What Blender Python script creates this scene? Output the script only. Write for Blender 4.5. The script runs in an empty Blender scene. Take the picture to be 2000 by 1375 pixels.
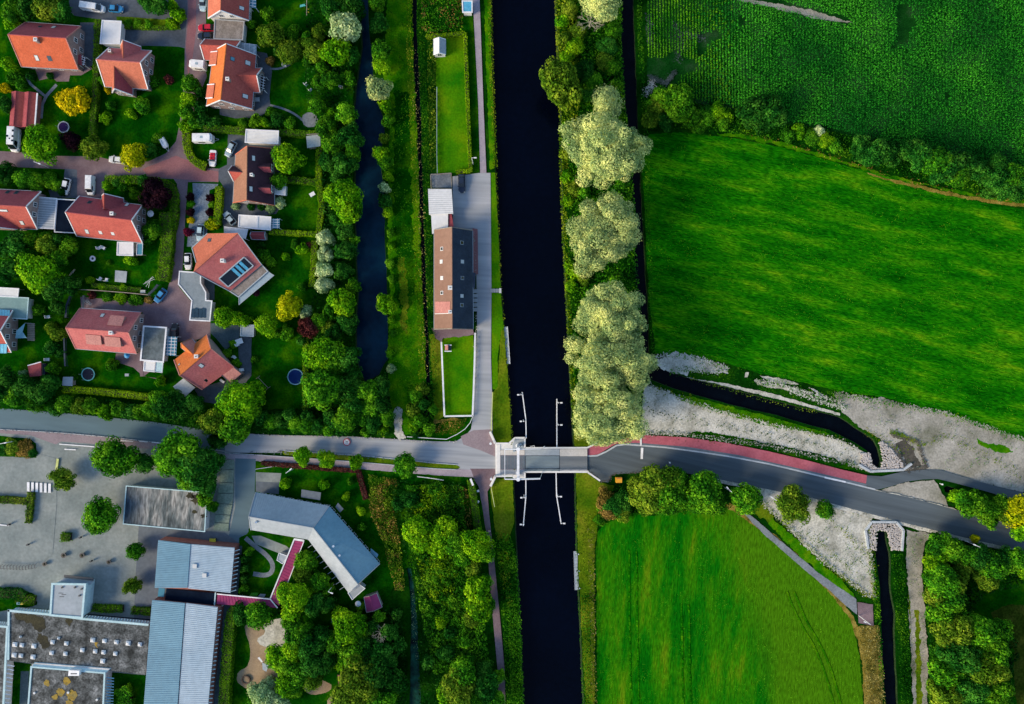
import bpy, math, random
import numpy as np
from mathutils import Vector, geometry
PI=math.pi
SC=bpy.context.scene
COL=SC.collection
# ---------------------------------------------------------------- camera, sky, sun, exposure
HC=180.0; S=0.135                      # drone height (m) and metres per photo pixel on the ground
def P(x,y,z=0.0):
    k=S*(HC-z)/HC
    return Vector(((x-1000)*k,(687.5-y)*k,z))
cam=bpy.data.objects.new('camera',bpy.data.cameras.new('camera')); COL.objects.link(cam)
cam.location=(0,0,HC); cam.rotation_euler=(0,0,0)
cam.data.sensor_width=36; cam.data.lens=36*HC/270.0; cam.data.clip_start=1; cam.data.clip_end=2000
SC.camera=cam
SUN_EL=math.radians(27); SUN_AZ=math.atan2(-0.43,-0.90)   # low sun in the west-south-west of the picture
world=bpy.data.worlds.new('World'); SC.world=world; world.use_nodes=True
nt=world.node_tree; bg=nt.nodes['Background']; sky=nt.nodes.new('ShaderNodeTexSky')
sky.sky_type='NISHITA'; sky.sun_disc=False; sky.sun_elevation=SUN_EL
sky.sun_rotation=PI/2-SUN_AZ; sky.air_density=1.0; sky.dust_density=0.6; sky.ozone_density=1.5
nt.links.new(sky.outputs[0],bg.inputs[0]); bg.inputs[1].default_value=0.135
sl=bpy.data.lights.new('sun','SUN'); so=bpy.data.objects.new('sun',sl); COL.objects.link(so)
sl.energy=2.8; sl.angle=math.radians(22); sl.color=(1.0,0.80,0.55)
sd=Vector((math.cos(SUN_AZ)*math.cos(SUN_EL),math.sin(SUN_AZ)*math.cos(SUN_EL),math.sin(SUN_EL)))
so.rotation_euler=sd.to_track_quat('Z','Y').to_euler()
SC.view_settings.view_transform='Standard'; SC.view_settings.look='None'
SC.view_settings.exposure=0.8; SC.view_settings.gamma=1; SC.view_settings.use_curve_mapping=False
# ---------------------------------------------------------------- helpers
MATS={}
def mat(name,cols,s=0.3,fine=3.0,kf=0.25,rough=0.9,bump=0.0,stretch=None,spec=0.25,metal=0.0,det=4,grad=None,stripe=None,jit=0.0,nr=0.6):
    """noise-mottled material: cols = list of colours over a ramp; stretch=(angle,sx,sy) makes streaks"""
    m=bpy.data.materials.new(name); m.use_nodes=True; t=m.node_tree; n=t.nodes; L=t.links
    b=n['Principled BSDF']; b.inputs['Roughness'].default_value=rough
    b.inputs['Specular IOR Level'].default_value=spec; b.inputs['Metallic'].default_value=metal
    tc=n.new('ShaderNodeTexCoord'); src=tc.outputs['Object']
    if stretch:
        mp=n.new('ShaderNodeMapping'); mp.vector_type='TEXTURE'
        mp.inputs['Rotation'].default_value=(0,0,math.radians(stretch[0])); mp.inputs['Scale'].default_value=(1/stretch[1],1/stretch[2],1)
        L.new(src,mp.inputs[0]); src2=mp.outputs[0]
    else: src2=src
    if len(cols)==1: cols=[tuple(c*0.85 for c in cols[0]),tuple(min(1,c*1.15) for c in cols[0])]
    nz=n.new('ShaderNodeTexNoise'); nz.inputs['Scale'].default_value=s; nz.inputs['Detail'].default_value=det; nz.inputs['Roughness'].default_value=nr
    L.new(src2,nz.inputs['Vector'])
    rp=n.new('ShaderNodeValToRGB'); e=rp.color_ramp.elements
    k=len(cols)
    for i,c in enumerate(cols):
        pos=0.32+0.36*i/max(1,k-1)
        if i<2: el=e[i]; el.position=pos
        else: el=e.new(pos)
        el.color=(c[0],c[1],c[2],1)
    L.new(nz.outputs['Fac'],rp.inputs[0]); out=rp.outputs[0]
    if grad:                                  # grad=((x,y),(dx,dy),width,colour): second ground cover beyond a wavy line
        (gx,gy),(dx,dy),gw,gc=grad
        vm=n.new('ShaderNodeVectorMath'); vm.operation='DOT_PRODUCT'; vm.inputs[1].default_value=(dx,dy,0); L.new(src,vm.inputs[0])
        a=n.new('ShaderNodeMath'); a.operation='MULTIPLY_ADD'; a.inputs[1].default_value=10.0; L.new(nz.outputs['Fac'],a.inputs[0]); L.new(vm.outputs['Value'],a.inputs[2])
        mr=n.new('ShaderNodeMapRange'); o=gx*dx+gy*dy+5
        mr.inputs['From Min'].default_value=o-gw; mr.inputs['From Max'].default_value=o+gw; L.new(a.outputs[0],mr.inputs['Value'])
        mx=n.new('ShaderNodeMix'); mx.data_type='RGBA'; mx.blend_type='MIX'; mx.inputs[7].default_value=(*gc,1)
        L.new(mr.outputs[0],mx.inputs[0]); L.new(out,mx.inputs[6]); out=mx.outputs[2]
    nf=n.new('ShaderNodeTexNoise'); nf.inputs['Scale'].default_value=fine; nf.inputs['Detail'].default_value=3; L.new(src2 if stretch else src,nf.inputs['Vector'])
    mr=n.new('ShaderNodeMapRange'); mr.inputs['From Min'].default_value=0.3; mr.inputs['From Max'].default_value=0.7
    mr.inputs['To Min'].default_value=1-kf; mr.inputs['To Max'].default_value=1+kf; L.new(nf.outputs['Fac'],mr.inputs['Value'])
    val=mr.outputs[0]
    if stripe:                                # stripe=(angle,period,strength)
        sm=n.new('ShaderNodeMapping'); sm.inputs['Rotation'].default_value=(0,0,math.radians(stripe[0])); L.new(src,sm.inputs[0])
        w=n.new('ShaderNodeTexWave'); w.inputs['Scale'].default_value=0.314/stripe[1]; w.inputs['Distortion'].default_value=0.3; L.new(sm.outputs[0],w.inputs['Vector'])
        m3=n.new('ShaderNodeMapRange'); m3.inputs['To Min'].default_value=1-stripe[2]; m3.inputs['To Max'].default_value=1+stripe[2]; L.new(w.outputs['Fac'],m3.inputs['Value'])
        mm=n.new('ShaderNodeMath'); mm.operation='MULTIPLY'; L.new(val,mm.inputs[0]); L.new(m3.outputs[0],mm.inputs[1]); val=mm.outputs[0]
    if jit:
        oi=n.new('ShaderNodeObjectInfo'); m4=n.new('ShaderNodeMapRange'); m4.inputs['To Min'].default_value=1-jit; m4.inputs['To Max'].default_value=1+jit
        L.new(oi.outputs['Random'],m4.inputs['Value']); mm=n.new('ShaderNodeMath'); mm.operation='MULTIPLY'; L.new(val,mm.inputs[0]); L.new(m4.outputs[0],mm.inputs[1]); val=mm.outputs[0]
    vm=n.new('ShaderNodeVectorMath'); vm.operation='SCALE'; L.new(out,vm.inputs[0]); L.new(val,vm.inputs['Scale'])
    L.new(vm.outputs[0],b.inputs['Base Color'])
    if bump:
        bp=n.new('ShaderNodeBump'); bp.inputs['Strength'].default_value=bump; bp.inputs['Distance'].default_value=0.15; L.new(nf.outputs['Fac'],bp.inputs['Height']); L.new(bp.outputs[0],b.inputs['Normal'])
    MATS[name]=m; return m
def leafmat(name,cols,s=0.25,jit=0.25,pl=0.4,trans=0.28):
    """foliage: colour varies over the crown, from plant to plant and from leaf to leaf"""
    m=bpy.data.materials.new(name); m.use_nodes=True; t=m.node_tree; n=t.nodes; L=t.links
    b=n['Principled BSDF']; b.inputs['Roughness'].default_value=0.75; b.inputs['Specular IOR Level'].default_value=0.03
    tc=n.new('ShaderNodeTexCoord'); g=n.new('ShaderNodeNewGeometry'); oi=n.new('ShaderNodeObjectInfo')
    nz=n.new('ShaderNodeTexNoise'); nz.inputs['Scale'].default_value=s; nz.inputs['Detail'].default_value=3
    L.new(g.outputs['Position'],nz.inputs['Vector'])
    a=n.new('ShaderNodeMath'); a.operation='MULTIPLY_ADD'; a.inputs[1].default_value=0.24; L.new(g.outputs['Random Per Island'],a.inputs[0]); L.new(nz.outputs['Fac'],a.inputs[2])
    rp=n.new('ShaderNodeValToRGB'); e=rp.color_ramp.elements; k=len(cols)
    for i,c in enumerate(cols):
        pos=0.46+0.36*i/max(1,k-1)
        if i<2: el=e[i]; el.position=pos
        else: el=e.new(pos)
        el.color=(c[0],c[1],c[2],1)
    L.new(a.outputs[0],rp.inputs[0])
    m1=n.new('ShaderNodeMapRange'); m1.inputs['To Min'].default_value=1-pl; m1.inputs['To Max'].default_value=1+pl; L.new(g.outputs['Random Per Island'],m1.inputs['Value'])
    m2=n.new('ShaderNodeMapRange'); m2.inputs['To Min'].default_value=1-jit; m2.inputs['To Max'].default_value=1+jit; L.new(oi.outputs['Random'],m2.inputs['Value'])
    mm=n.new('ShaderNodeMath'); mm.operation='MULTIPLY'; L.new(m1.outputs[0],mm.inputs[0]); L.new(m2.outputs[0],mm.inputs[1])
    vm=n.new('ShaderNodeVectorMath'); vm.operation='SCALE'; L.new(rp.outputs[0],vm.inputs[0]); L.new(mm.outputs[0],vm.inputs['Scale'])
    L.new(vm.outputs[0],b.inputs['Base Color'])
    tr=n.new('ShaderNodeBsdfTranslucent'); L.new(vm.outputs[0],tr.inputs['Color']); mx=n.new('ShaderNodeMixShader'); mx.inputs[0].default_value=trans
    L.new(b.outputs[0],mx.inputs[1]); L.new(tr.outputs[0],mx.inputs[2]); L.new(mx.outputs[0],n['Material Output'].inputs[0])
    MATS[name]=m; return m
def glassmat(name,c,rough=0.08):
    m=bpy.data.materials.new(name); m.use_nodes=True; b=m.node_tree.nodes['Principled BSDF']
    b.inputs['Base Color'].default_value=(*c,1); b.inputs['Roughness'].default_value=rough; b.inputs['Specular IOR Level'].default_value=0.6
    MATS[name]=m; return m
def root_of(o):
    while o.parent: o=o.parent
    return o
def tag(o,label=None,cat=None,group=None,kind=None):
    if label: o['label']=label
    if cat: o['category']=cat
    if group: o['group']=group
    if kind: o['kind']=kind
    return o
def thing(name,label,cat,loc,group=None,rz=0.0):
    o=bpy.data.objects.new(name,None); COL.objects.link(o); o.location=loc; o.rotation_euler=(0,0,rz); o.empty_display_size=0.3
    return tag(o,label,cat,group)
class MB:
    """collects solids; build() links them as one mesh object"""
    def __init__(s): s.v=[]; s.f=[]
    def add(s,vs,fs):
        o=len(s.v); s.v+= [tuple(v) for v in vs]; s.f+=[tuple(i+o for i in f) for f in fs]; return s
    def prism(s,bot,top):
        n=len(bot); return s.add(list(bot)+list(top),[tuple(range(n-1,-1,-1)),tuple(range(n,2*n))]+[(i,(i+1)%n,n+(i+1)%n,n+i) for i in range(n)])
    def box(s,c,d,rz=0.0):
        c=Vector(c); hx,hy,hz=d[0]/2,d[1]/2,d[2]/2; cr,sr=math.cos(rz),math.sin(rz)
        q=[(c.x+x*cr-y*sr,c.y+x*sr+y*cr) for x,y in ((-hx,-hy),(hx,-hy),(hx,hy),(-hx,hy))]
        return s.prism([(x,y,c.z-hz) for x,y in q],[(x,y,c.z+hz) for x,y in q])
    def slab(s,quad,th):                       # quad of 3D points, thickness downwards along normal
        quad=[Vector(q) for q in quad]; nn=(quad[1]-quad[0]).cross(quad[-1]-quad[0])
        if nn.z<0: quad=quad[::-1]; nn=-nn
        nn.normalize(); return s.prism([q-nn*th for q in quad],quad)
    def bar(s,a,b,w,h):                        # rectangular bar from a to b
        a=Vector(a); b=Vector(b); d=(b-a)
        if d.length<1e-4: return s
        d.normalize(); up=Vector((0,0,1)) if abs(d.z)<0.95 else Vector((1,0,0))
        x=d.cross(up).normalized(); y=x.cross(d).normalized()
        r=[x*(w/2)*i+y*(h/2)*j for i,j in ((-1,-1),(1,-1),(1,1),(-1,1))]
        return s.prism([a+q for q in r],[b+q for q in r])
    def tube(s,a,b,r,r2=None,n=8):
        a=Vector(a); b=Vector(b); d=(b-a).normalized(); r2=r if r2 is None else r2
        up=Vector((0,0,1)) if abs(d.z)<0.95 else Vector((1,0,0)); x=d.cross(up).normalized(); y=x.cross(d).normalized()
        c=[(math.cos(2*PI*i/n),math.sin(2*PI*i/n)) for i in range(n)]
        return s.prism([a+(x*p+y*q)*r for p,q in c],[b+(x*p+y*q)*r2 for p,q in c])
    def ring(s,c,r0,r1,z0,z1,n=32):
        c=Vector(c)
        for i in range(n):
            a,b=2*PI*i/n,2*PI*(i+1)/n
            p=[(c.x+r*math.cos(t),c.y+r*math.sin(t)) for r,t in ((r0,a),(r1,a),(r1,b),(r0,b))]
            s.prism([(x,y,c.z+z0) for x,y in p],[(x,y,c.z+z1) for x,y in p])
        return s
    def build(s,name,m,parent=None,local=False,**kw):
        off=Vector((0,0,0))
        if parent is not None and not local: off=root_of(parent).location
        me=bpy.data.meshes.new(name); me.from_pydata([(a-off.x,b-off.y,c-off.z) for a,b,c in s.v],[],s.f); me.materials.append(MATS[m]); me.update()
        o=bpy.data.objects.new(name,me); COL.objects.link(o)
        if parent is not None: o.parent=parent
        return tag(o,**kw)
def subdiv(pts,step,rough,rng,closed=True):
    out=[]; n=len(pts)
    for i in range(n if closed else n-1):
        a=pts[i]; b=pts[(i+1)%n]; L=math.hypot(b[0]-a[0],b[1]-a[1]); k=max(1,int(L/step))
        for j in range(k):
            t=j/k; q=(a[0]+(b[0]-a[0])*t+rng.uniform(-rough,rough),a[1]+(b[1]-a[1])*t+rng.uniform(-rough,rough)); out.append(q)
    if not closed: out.append(pts[-1])
    return out
def smooth(pts,it=2,closed=True):
    for _ in range(it):
        n=len(pts); out=[]
        for i in range(n if closed else n-1):
            a=pts[i]; b=pts[(i+1)%n]
            out+=[(a[0]*.75+b[0]*.25,a[1]*.75+b[1]*.25),(a[0]*.25+b[0]*.75,a[1]*.25+b[1]*.75)]
        if not closed: out=[pts[0]]+out+[pts[-1]]
        pts=out
    return pts
AZ=[0]
def area(name,m,pts,z=None,rough=0.0,sm=0,kind='structure'):
    """flat ground cover cut to a photo outline; rough gives ragged edges (pixels)"""
    if z is None: AZ[0]+=1; z=0.01+0.003*AZ[0]
    if sm: pts=smooth(pts,sm)
    if rough:
        r_=random.Random(len(pts)*7+int(pts[0][0])); pts=subdiv(pts,9,rough*1.1,r_); pts=subdiv(pts,4,rough*.7,r_); pts=subdiv(pts,1.9,min(.9,rough*.45),r_)
    q=[P(x,y,0) for x,y in pts]; tris=geometry.tessellate_polygon([q])
    me=bpy.data.meshes.new(name); me.from_pydata([(p.x,p.y,z) for p in q],[],[t if (q[t[1]]-q[t[0]]).cross(q[t[2]]-q[t[0]]).z>0 else t[::-1] for t in tris]); me.materials.append(MATS[m])
    o=bpy.data.objects.new(name,me); COL.objects.link(o); return tag(o,kind=kind)
def ribbon(pts,w):
    """closed outline of a strip of width w px along an open line"""
    l=[];r=[]
    for i,p in enumerate(pts):
        a=pts[max(0,i-1)]; b=pts[min(len(pts)-1,i+1)]; dx,dy=b[0]-a[0],b[1]-a[1]; L=math.hypot(dx,dy) or 1
        l.append((p[0]-dy/L*w/2,p[1]+dx/L*w/2)); r.append((p[0]+dy/L*w/2,p[1]-dx/L*w/2))
    return l+r[::-1]
# ---------------------------------------------------------------- foliage geometry
def np_mesh(name,V,k,m):
    """mesh of separate k-gons, V is (N*k,3)"""
    N=len(V)//k; me=bpy.data.meshes.new(name)
    me.vertices.add(len(V)); me.vertices.foreach_set('co',V.astype(np.float32).ravel())
    me.loops.add(len(V)); me.loops.foreach_set('vertex_index',np.arange(len(V),dtype=np.int32))
    me.polygons.add(N); me.polygons.foreach_set('loop_start',np.arange(0,len(V),k,dtype=np.int32)); me.polygons.foreach_set('loop_total',np.full(N,k,dtype=np.int32))
    me.update(calc_edges=True); me.materials.append(MATS[m]) if m else None
    return me
def leaves(c,nrm,size,rng,asp=0.6):
    """leaf-shaped quads at c facing nrm"""
    N=len(c); nrm=nrm/np.linalg.norm(nrm,axis=1,keepdims=True)
    t=rng.normal(size=(N,3)); u=np.cross(nrm,t); u/=np.linalg.norm(u,axis=1,keepdims=True); v=np.cross(nrm,u)
    s=size.reshape(-1,1); V=np.empty((N,4,3))
    V[:,0]=c-u*s; V[:,1]=c-v*s*asp; V[:,2]=c+u*s; V[:,3]=c+v*s*asp
    return V.reshape(-1,3)
def inpoly(X,Y,poly):
    r=np.zeros(len(X),bool); n=len(poly); j=n-1
    for i in range(n):
        xi,yi=poly[i]; xj,yj=poly[j]
        with np.errstate(divide='ignore',invalid='ignore'):
            c=((yi>Y)!=(yj>Y))&(X<(xj-xi)*(Y-yi)/((yj-yi) if yj!=yi else 1e-9)+xi)
        r^=c; j=i
    return r
def vnoise(X,Y,sc,seed):
    rng=np.random.default_rng(seed); G=rng.random((97,97)); x=(X*sc)%96; y=(Y*sc)%96
    i=np.floor(x).astype(int); j=np.floor(y).astype(int); fx=x-i; fy=y-j; fx=fx*fx*(3-2*fx); fy=fy*fy*(3-2*fy)
    return (G[i,j]*(1-fx)+G[i+1,j]*fx)*(1-fy)+(G[i,j+1]*(1-fx)+G[i+1,j+1]*fx)*fy
def crown_mesh(name,m,R,Hh,leaf,seed,flat=0.5,cl=None,spiky=0.0,dens=1.0,nf=4.4,rmin=.56):
    """crown of radius R from z=0 to Hh (ellipsoid centre flat*Hh) made of leaf clumps"""
    rng=np.random.default_rng(seed); cl=cl or R*0.30
    n=int(nf*(R/cl)**2)+5
    d=rng.normal(size=(n,3)); d[:,2]=np.abs(d[:,2])*0.9-0.25; d/=np.linalg.norm(d,axis=1,keepdims=True)
    ang=np.arctan2(d[:,1],d[:,0]); ph=rng.uniform(0,6.28,3)
    lump=1+0.13*np.sin(2*ang+ph[0])+0.11*np.sin(3*ang+ph[1])+0.08*np.sin(5*ang+ph[2])
    rad=(rng.uniform(rmin,1.04,n))*lump
    cc=d*rad[:,None]; cc[:,0]*=R-cl*0.7; cc[:,1]*=R-cl*0.7; cc[:,2]=Hh*flat+cc[:,2]*(Hh*(1-flat)-cl*0.3)
    cr=cl*rng.choice([0.6,0.9,1.15,1.4],n)*rng.uniform(.9,1.1,n)
    out=[]
    for i in range(n):
        k=int(dens*2.6*cr[i]**2*3.0/(leaf*leaf))+4
        e=rng.normal(size=(k,3)); e/=np.linalg.norm(e,axis=1,keepdims=True); e[:,2]=e[:,2]*0.8+0.25
        r=cr[i]*np.where(rng.random(k)<.75,rng.uniform(.88,1.06,k),rng.uniform(.4,1.28,k))
        p=cc[i]+e*r[:,None]*(1+spiky*rng.random((k,1)))
        nn=e*1.3+d[i]*0.2+rng.normal(size=(k,3))*0.34
        out.append(leaves(p,nn,leaf*rng.uniform(0.6,1.25,k),rng))
    # inner leaf mass so that no daylight shows straight through the middle
    k=int(1.6*R*R*3.1/(leaf*leaf)); a=rng.uniform(0,6.28,k); q=np.sqrt(rng.random(k))*0.72
    p=np.stack([R*q*np.cos(a),R*q*np.sin(a),Hh*flat+(Hh*(1-flat))*0.45*np.sqrt(1-q*q)*rng.uniform(0.3,1,k)],1)
    nn=rng.normal(size=(k,3))*0.4; nn[:,2]+=1
    out.append(leaves(p,nn,leaf*1.3*np.ones(k),rng))
    return np_mesh(name,np.concatenate(out),4,m)
# ---------------------------------------------------------------- materials
mat('grass_base',[(.0015,.020,.001),(.003,.042,.002),(.012,.07,.002)],s=.12,fine=1.6,kf=.35,bump=.6,spec=0.0)
mat('lawn_dark',[(.001,.034,.001),(.004,.062,.001),(.03,.115,.001)],s=.16,fine=2.4,kf=.35,bump=.5,spec=0.0)
mat('lawn_bright',[(.015,.14,.002),(.06,.20,.002),(.13,.24,.003)],s=.10,fine=2,kf=.2,bump=.4,spec=0.0)
mat('rough_dark',[(.012,.03,.002),(.035,.055,.005),(.07,.075,.01)],s=.2,fine=2,kf=.4,bump=.4,spec=0.0)
mat('lawn_olive',[(.04,.11,.003),(.10,.165,.005),(.18,.20,.012)],s=.12,fine=2,kf=.3,bump=.5,spec=0.0)
mat('verge',[(.008,.11,.001),(.035,.17,.001),(.11,.24,.003)],s=.25,fine=3,kf=.3,bump=.5,spec=0.0)
mat('meadow',[(.001,.055,.0005),(.003,.090,.001),(.008,.135,.001),(.035,.19,.002),(.11,.26,.003)],s=.20,fine=3.2,kf=.5,stretch=(-13,.22,1),bump=.4,det=6,spec=0.0,nr=.72)
g0=P(1432,1060)
mat('pasture',[(.001,.085,.002),(.004,.125,.002),(.03,.17,.002),(.11,.20,.004)],s=.16,fine=3,kf=.4,stretch=(86,.22,1),bump=.3,det=6,grad=((g0.x,g0.y),(.97,.26),4.0,(.05,.165,.003)),spec=0.0,nr=.70)
mat('soil_field',[(.002,.03,.004),(.005,.05,.006),(.02,.06,.02)],s=.15,fine=3,kf=.4,spec=0.0)
mat('bare_soil',[(.015,.03,.028),(.035,.055,.05),(.08,.10,.10)],s=.3,fine=3,kf=.3,bump=.4)
mat('sand_pale',[(.26,.26,.21),(.46,.455,.39),(.58,.57,.50)],s=.22,fine=2.2,kf=.25,bump=.4,det=8)
mat('sand_grey',[(.14,.145,.10),(.30,.29,.245),(.42,.405,.355)],s=.11,fine=2,kf=.22,bump=.4,det=8)
mat('play_sand',[(.28,.20,.12),(.38,.28,.17)],s=.2,fine=3,kf=.15)
mat('dry_grass',[(.07,.07,.01),(.22,.17,.03),(.32,.25,.06)],s=.4,fine=4,kf=.4,bump=.5,spec=0.0)
mat('brick_paving',[(.13,.085,.10),(.175,.125,.14),(.235,.17,.185)],s=.14,fine=3,kf=.12)
mat('brick_red',[(.24,.10,.11),(.30,.14,.14)],s=.15,fine=3,kf=.14)
mat('brick_mauve',[(.22,.17,.19),(.29,.24,.25)],s=.12,fine=3,kf=.12)
mat('asphalt_blue',[(.085,.145,.175),(.12,.19,.22)],s=.05,fine=.6,kf=.08,stretch=(-6,.15,1))
mat('concrete_road',[(.24,.265,.29),(.32,.34,.36),(.39,.40,.42)],s=.16,fine=1.2,kf=.12,stretch=(-3,.05,1))
mat('asphalt_dark',[(.065,.085,.10),(.095,.12,.135)],s=.09,fine=.9,kf=.18,stretch=(-13,.05,1))
mat('asphalt_drive',[(.055,.07,.085),(.10,.12,.145)],s=.15,fine=2,kf=.15)
mat('cobble',[(.11,.15,.19),(.20,.25,.30)],s=2.2,fine=6,kf=.35,det=2)
mat('yard',[(.165,.20,.195),(.215,.25,.24),(.27,.30,.285)],s=.14,fine=1.4,kf=.12,det=8)
mat('yard_dark',[(.10,.125,.15),(.14,.165,.19)],s=.1,fine=1.2,kf=.12)
mat('path_lilac',[(.27,.235,.27),(.36,.32,.36)],s=.1,fine=2,kf=.1)
mat('path_grey',[(.14,.16,.18),(.22,.25,.27)],s=.2,fine=2,kf=.2)
mat('cycle_red',[(.36,.085,.11),(.44,.12,.15)],s=.3,fine=2,kf=.12)
mat('slab_green',[(.15,.22,.17),(.22,.28,.22)],s=.5,fine=2,kf=.2)
mat('kerb',[(.42,.46,.48)],s=.4,fine=3,kf=.12)
mat('paint_white',[(.74,.75,.76)],s=.5,fine=4,kf=.08)
mat('paint_yellow',[(.55,.60,.22)],s=.5,fine=4,kf=.1)
mat('paint_red',[(.42,.08,.10)],s=.5,fine=4,kf=.1)
mat('white_conc',[(.62,.62,.60),(.74,.73,.70)],s=.3,fine=2,kf=.06)
mat('beige_deck',[(.50,.48,.44),(.60,.57,.52)],s=.4,fine=2.5,kf=.1)
mat('steel_deck',[(.16,.21,.235),(.20,.25,.27)],s=.2,fine=1.2,kf=.08,stretch=(0,.2,1))
mat('bridge_road',[(.13,.15,.165),(.18,.20,.21)],s=.2,fine=1.2,kf=.1,stretch=(0,.1,1))
mat('steel_white',[(.72,.74,.76)],s=.6,fine=3,kf=.06,rough=.5,spec=.5)
mat('steel_dark',[(.05,.06,.07)],s=.6,fine=3,kf=.1,rough=.5)
mat('galv',[(.28,.34,.38),(.36,.42,.45)],s=.8,fine=3,kf=.1,rough=.55,spec=.5)
mat('timber',[(.22,.19,.15),(.32,.28,.23)],s=.6,fine=5,kf=.25)
mat('timber_dark',[(.09,.06,.045),(.14,.10,.07)],s=.6,fine=5,kf=.25)
mat('deck_teal',[(.05,.085,.10),(.08,.12,.135)],s=.4,fine=3,kf=.2)
mat('stone',[(.36,.34,.32),(.47,.44,.415)],s=.8,fine=4,kf=.12,jit=.12)
mat('soil',[(.05,.05,.04),(.09,.08,.065)],s=.5,fine=3,kf=.3)
mat('bank',[(.006,.022,.004),(.015,.04,.008)],s=.5,fine=2,kf=.4)
# roofs and walls
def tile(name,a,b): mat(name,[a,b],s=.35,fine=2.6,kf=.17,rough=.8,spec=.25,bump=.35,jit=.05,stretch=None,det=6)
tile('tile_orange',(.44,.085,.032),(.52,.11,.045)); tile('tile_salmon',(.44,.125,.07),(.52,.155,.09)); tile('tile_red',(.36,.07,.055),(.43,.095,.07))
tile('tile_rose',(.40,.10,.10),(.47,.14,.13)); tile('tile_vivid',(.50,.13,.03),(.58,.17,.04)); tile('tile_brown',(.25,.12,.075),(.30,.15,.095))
tile('tile_pink',(.40,.17,.15),(.46,.21,.18)); tile('slate_navy',(.022,.035,.055),(.04,.058,.085)); tile('tile_plum',(.045,.018,.028),(.065,.026,.038)); tile('tile_maroon',(.26,.05,.06),(.33,.07,.08))  # maroon doubles as the painted shade of red and orange roofs' north slopes
mat('tile_tan',[(.21,.12,.085),(.25,.15,.11)],s=.12,fine=1.3,kf=.08)
mat('brick_wall',[(.22,.16,.15),(.30,.23,.21)],s=.8,fine=5,kf=.2)
mat('brick_wall_red',[(.26,.10,.08),(.33,.14,.11)],s=.8,fine=5,kf=.2)
mat('wall_white',[(.62,.62,.60)],s=.4,fine=3,kf=.06)
mat('white_roof',[(.62,.63,.62),(.74,.75,.74)],s=.25,fine=1.5,kf=.05)
mat('roof_felt',[(.17,.215,.24),(.23,.275,.30)],s=.3,fine=2,kf=.1)
mat('membrane',[(.29,.335,.36),(.36,.40,.43)],s=.25,fine=1.2,kf=.08)
mat('gravel_roof',[(.018,.022,.022),(.055,.062,.062),(.11,.12,.12),(.20,.21,.21)],s=.35,fine=2.2,kf=.6,det=8)
mat('gravel_ochre',[(.35,.22,.02),(.20,.17,.06)],s=.8,fine=3,kf=.3)
mat('moss_dark',[(.02,.02,.012),(.05,.045,.02)],s=.5,fine=3,kf=.4)
gs=Vector((-6.0,0,0)); mat('stained_roof',[(.02,.03,.035),(.10,.12,.12),(.27,.27,.25),(.38,.37,.34)],s=.35,fine=2.4,kf=.5,stretch=(86,.25,1),det=9,grad=((gs.x,gs.y),(-1,-.25),2.5,(.03,.05,.07)))
mat('gravel_brown',[(.17,.15,.13),(.27,.24,.22)],s=.5,fine=3,kf=.25)
mat('garage_dark',[(.03,.045,.05),(.10,.13,.14),(.15,.18,.19)],s=.22,fine=1.4,kf=.2,det=6)
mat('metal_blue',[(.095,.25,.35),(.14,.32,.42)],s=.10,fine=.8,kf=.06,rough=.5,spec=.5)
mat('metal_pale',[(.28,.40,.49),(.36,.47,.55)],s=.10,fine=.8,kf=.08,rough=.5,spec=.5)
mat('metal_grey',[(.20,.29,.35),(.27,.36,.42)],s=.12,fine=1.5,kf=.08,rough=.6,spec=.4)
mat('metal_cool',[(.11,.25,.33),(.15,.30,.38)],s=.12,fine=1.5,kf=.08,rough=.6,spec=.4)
mat('trim_teal',[(.38,.55,.58),(.50,.66,.68)],s=.5,fine=2,kf=.06)
mat('magenta_roof',[(.27,.035,.11),(.34,.05,.14)],s=.3,fine=2,kf=.08)
mat('navy_roof',[(.003,.007,.018),(.006,.013,.028)],s=.3,fine=2,kf=.2,spec=.03)
mat('tarp_grey',[(.38,.42,.40),(.50,.53,.50)],s=.3,fine=2,kf=.1)
mat('sail_blue',[(.17,.37,.44),(.22,.43,.50)],s=.4,fine=2,kf=.06)
mat('green_roof',[(.16,.27,.27),(.20,.32,.31)],s=.4,fine=2,kf=.08)
mat('solar',[(.05,.30,.48),(.12,.42,.58)],s=.8,fine=1,kf=.15,rough=.2,spec=.6)
mat('solar_dark',[(.01,.03,.05),(.02,.05,.075)],s=.8,fine=1,kf=.15,rough=.2,spec=.6)
glassmat('glass',(.03,.05,.065)); glassmat('glass_dark',(.006,.009,.014)); glassmat('glass_blue',(.06,.22,.30)); glassmat('glass_bright',(.55,.57,.56),.3)
for nme,c in dict(white=(.72,.74,.74),red=(.50,.01,.03),blue=(.03,.22,.45),navy=(.01,.02,.045),silver=(.30,.40,.45),dark=(.015,.02,.03),black=(.01,.01,.012),paleblue=(.40,.55,.60),rubber=(.012,.012,.012),lamp=(.6,.6,.55),tail=(.3,.01,.01),yellow=(.62,.52,.03),orange=(.75,.36,.02),purple=(.05,.02,.09),trampoline=(.01,.015,.03),poolblue=(.004,.02,.10),teal=(.05,.30,.33),pinkwhite=(.66,.58,.60),skin=(.45,.25,.18),green=(.05,.35,.02),concrete=(.30,.31,.31)).items():
    mat('p_'+nme,[c],s=1,fine=4,kf=.03,rough=.4,spec=.5 if nme not in('trampoline','poolblue','purple') else .05)
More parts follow.
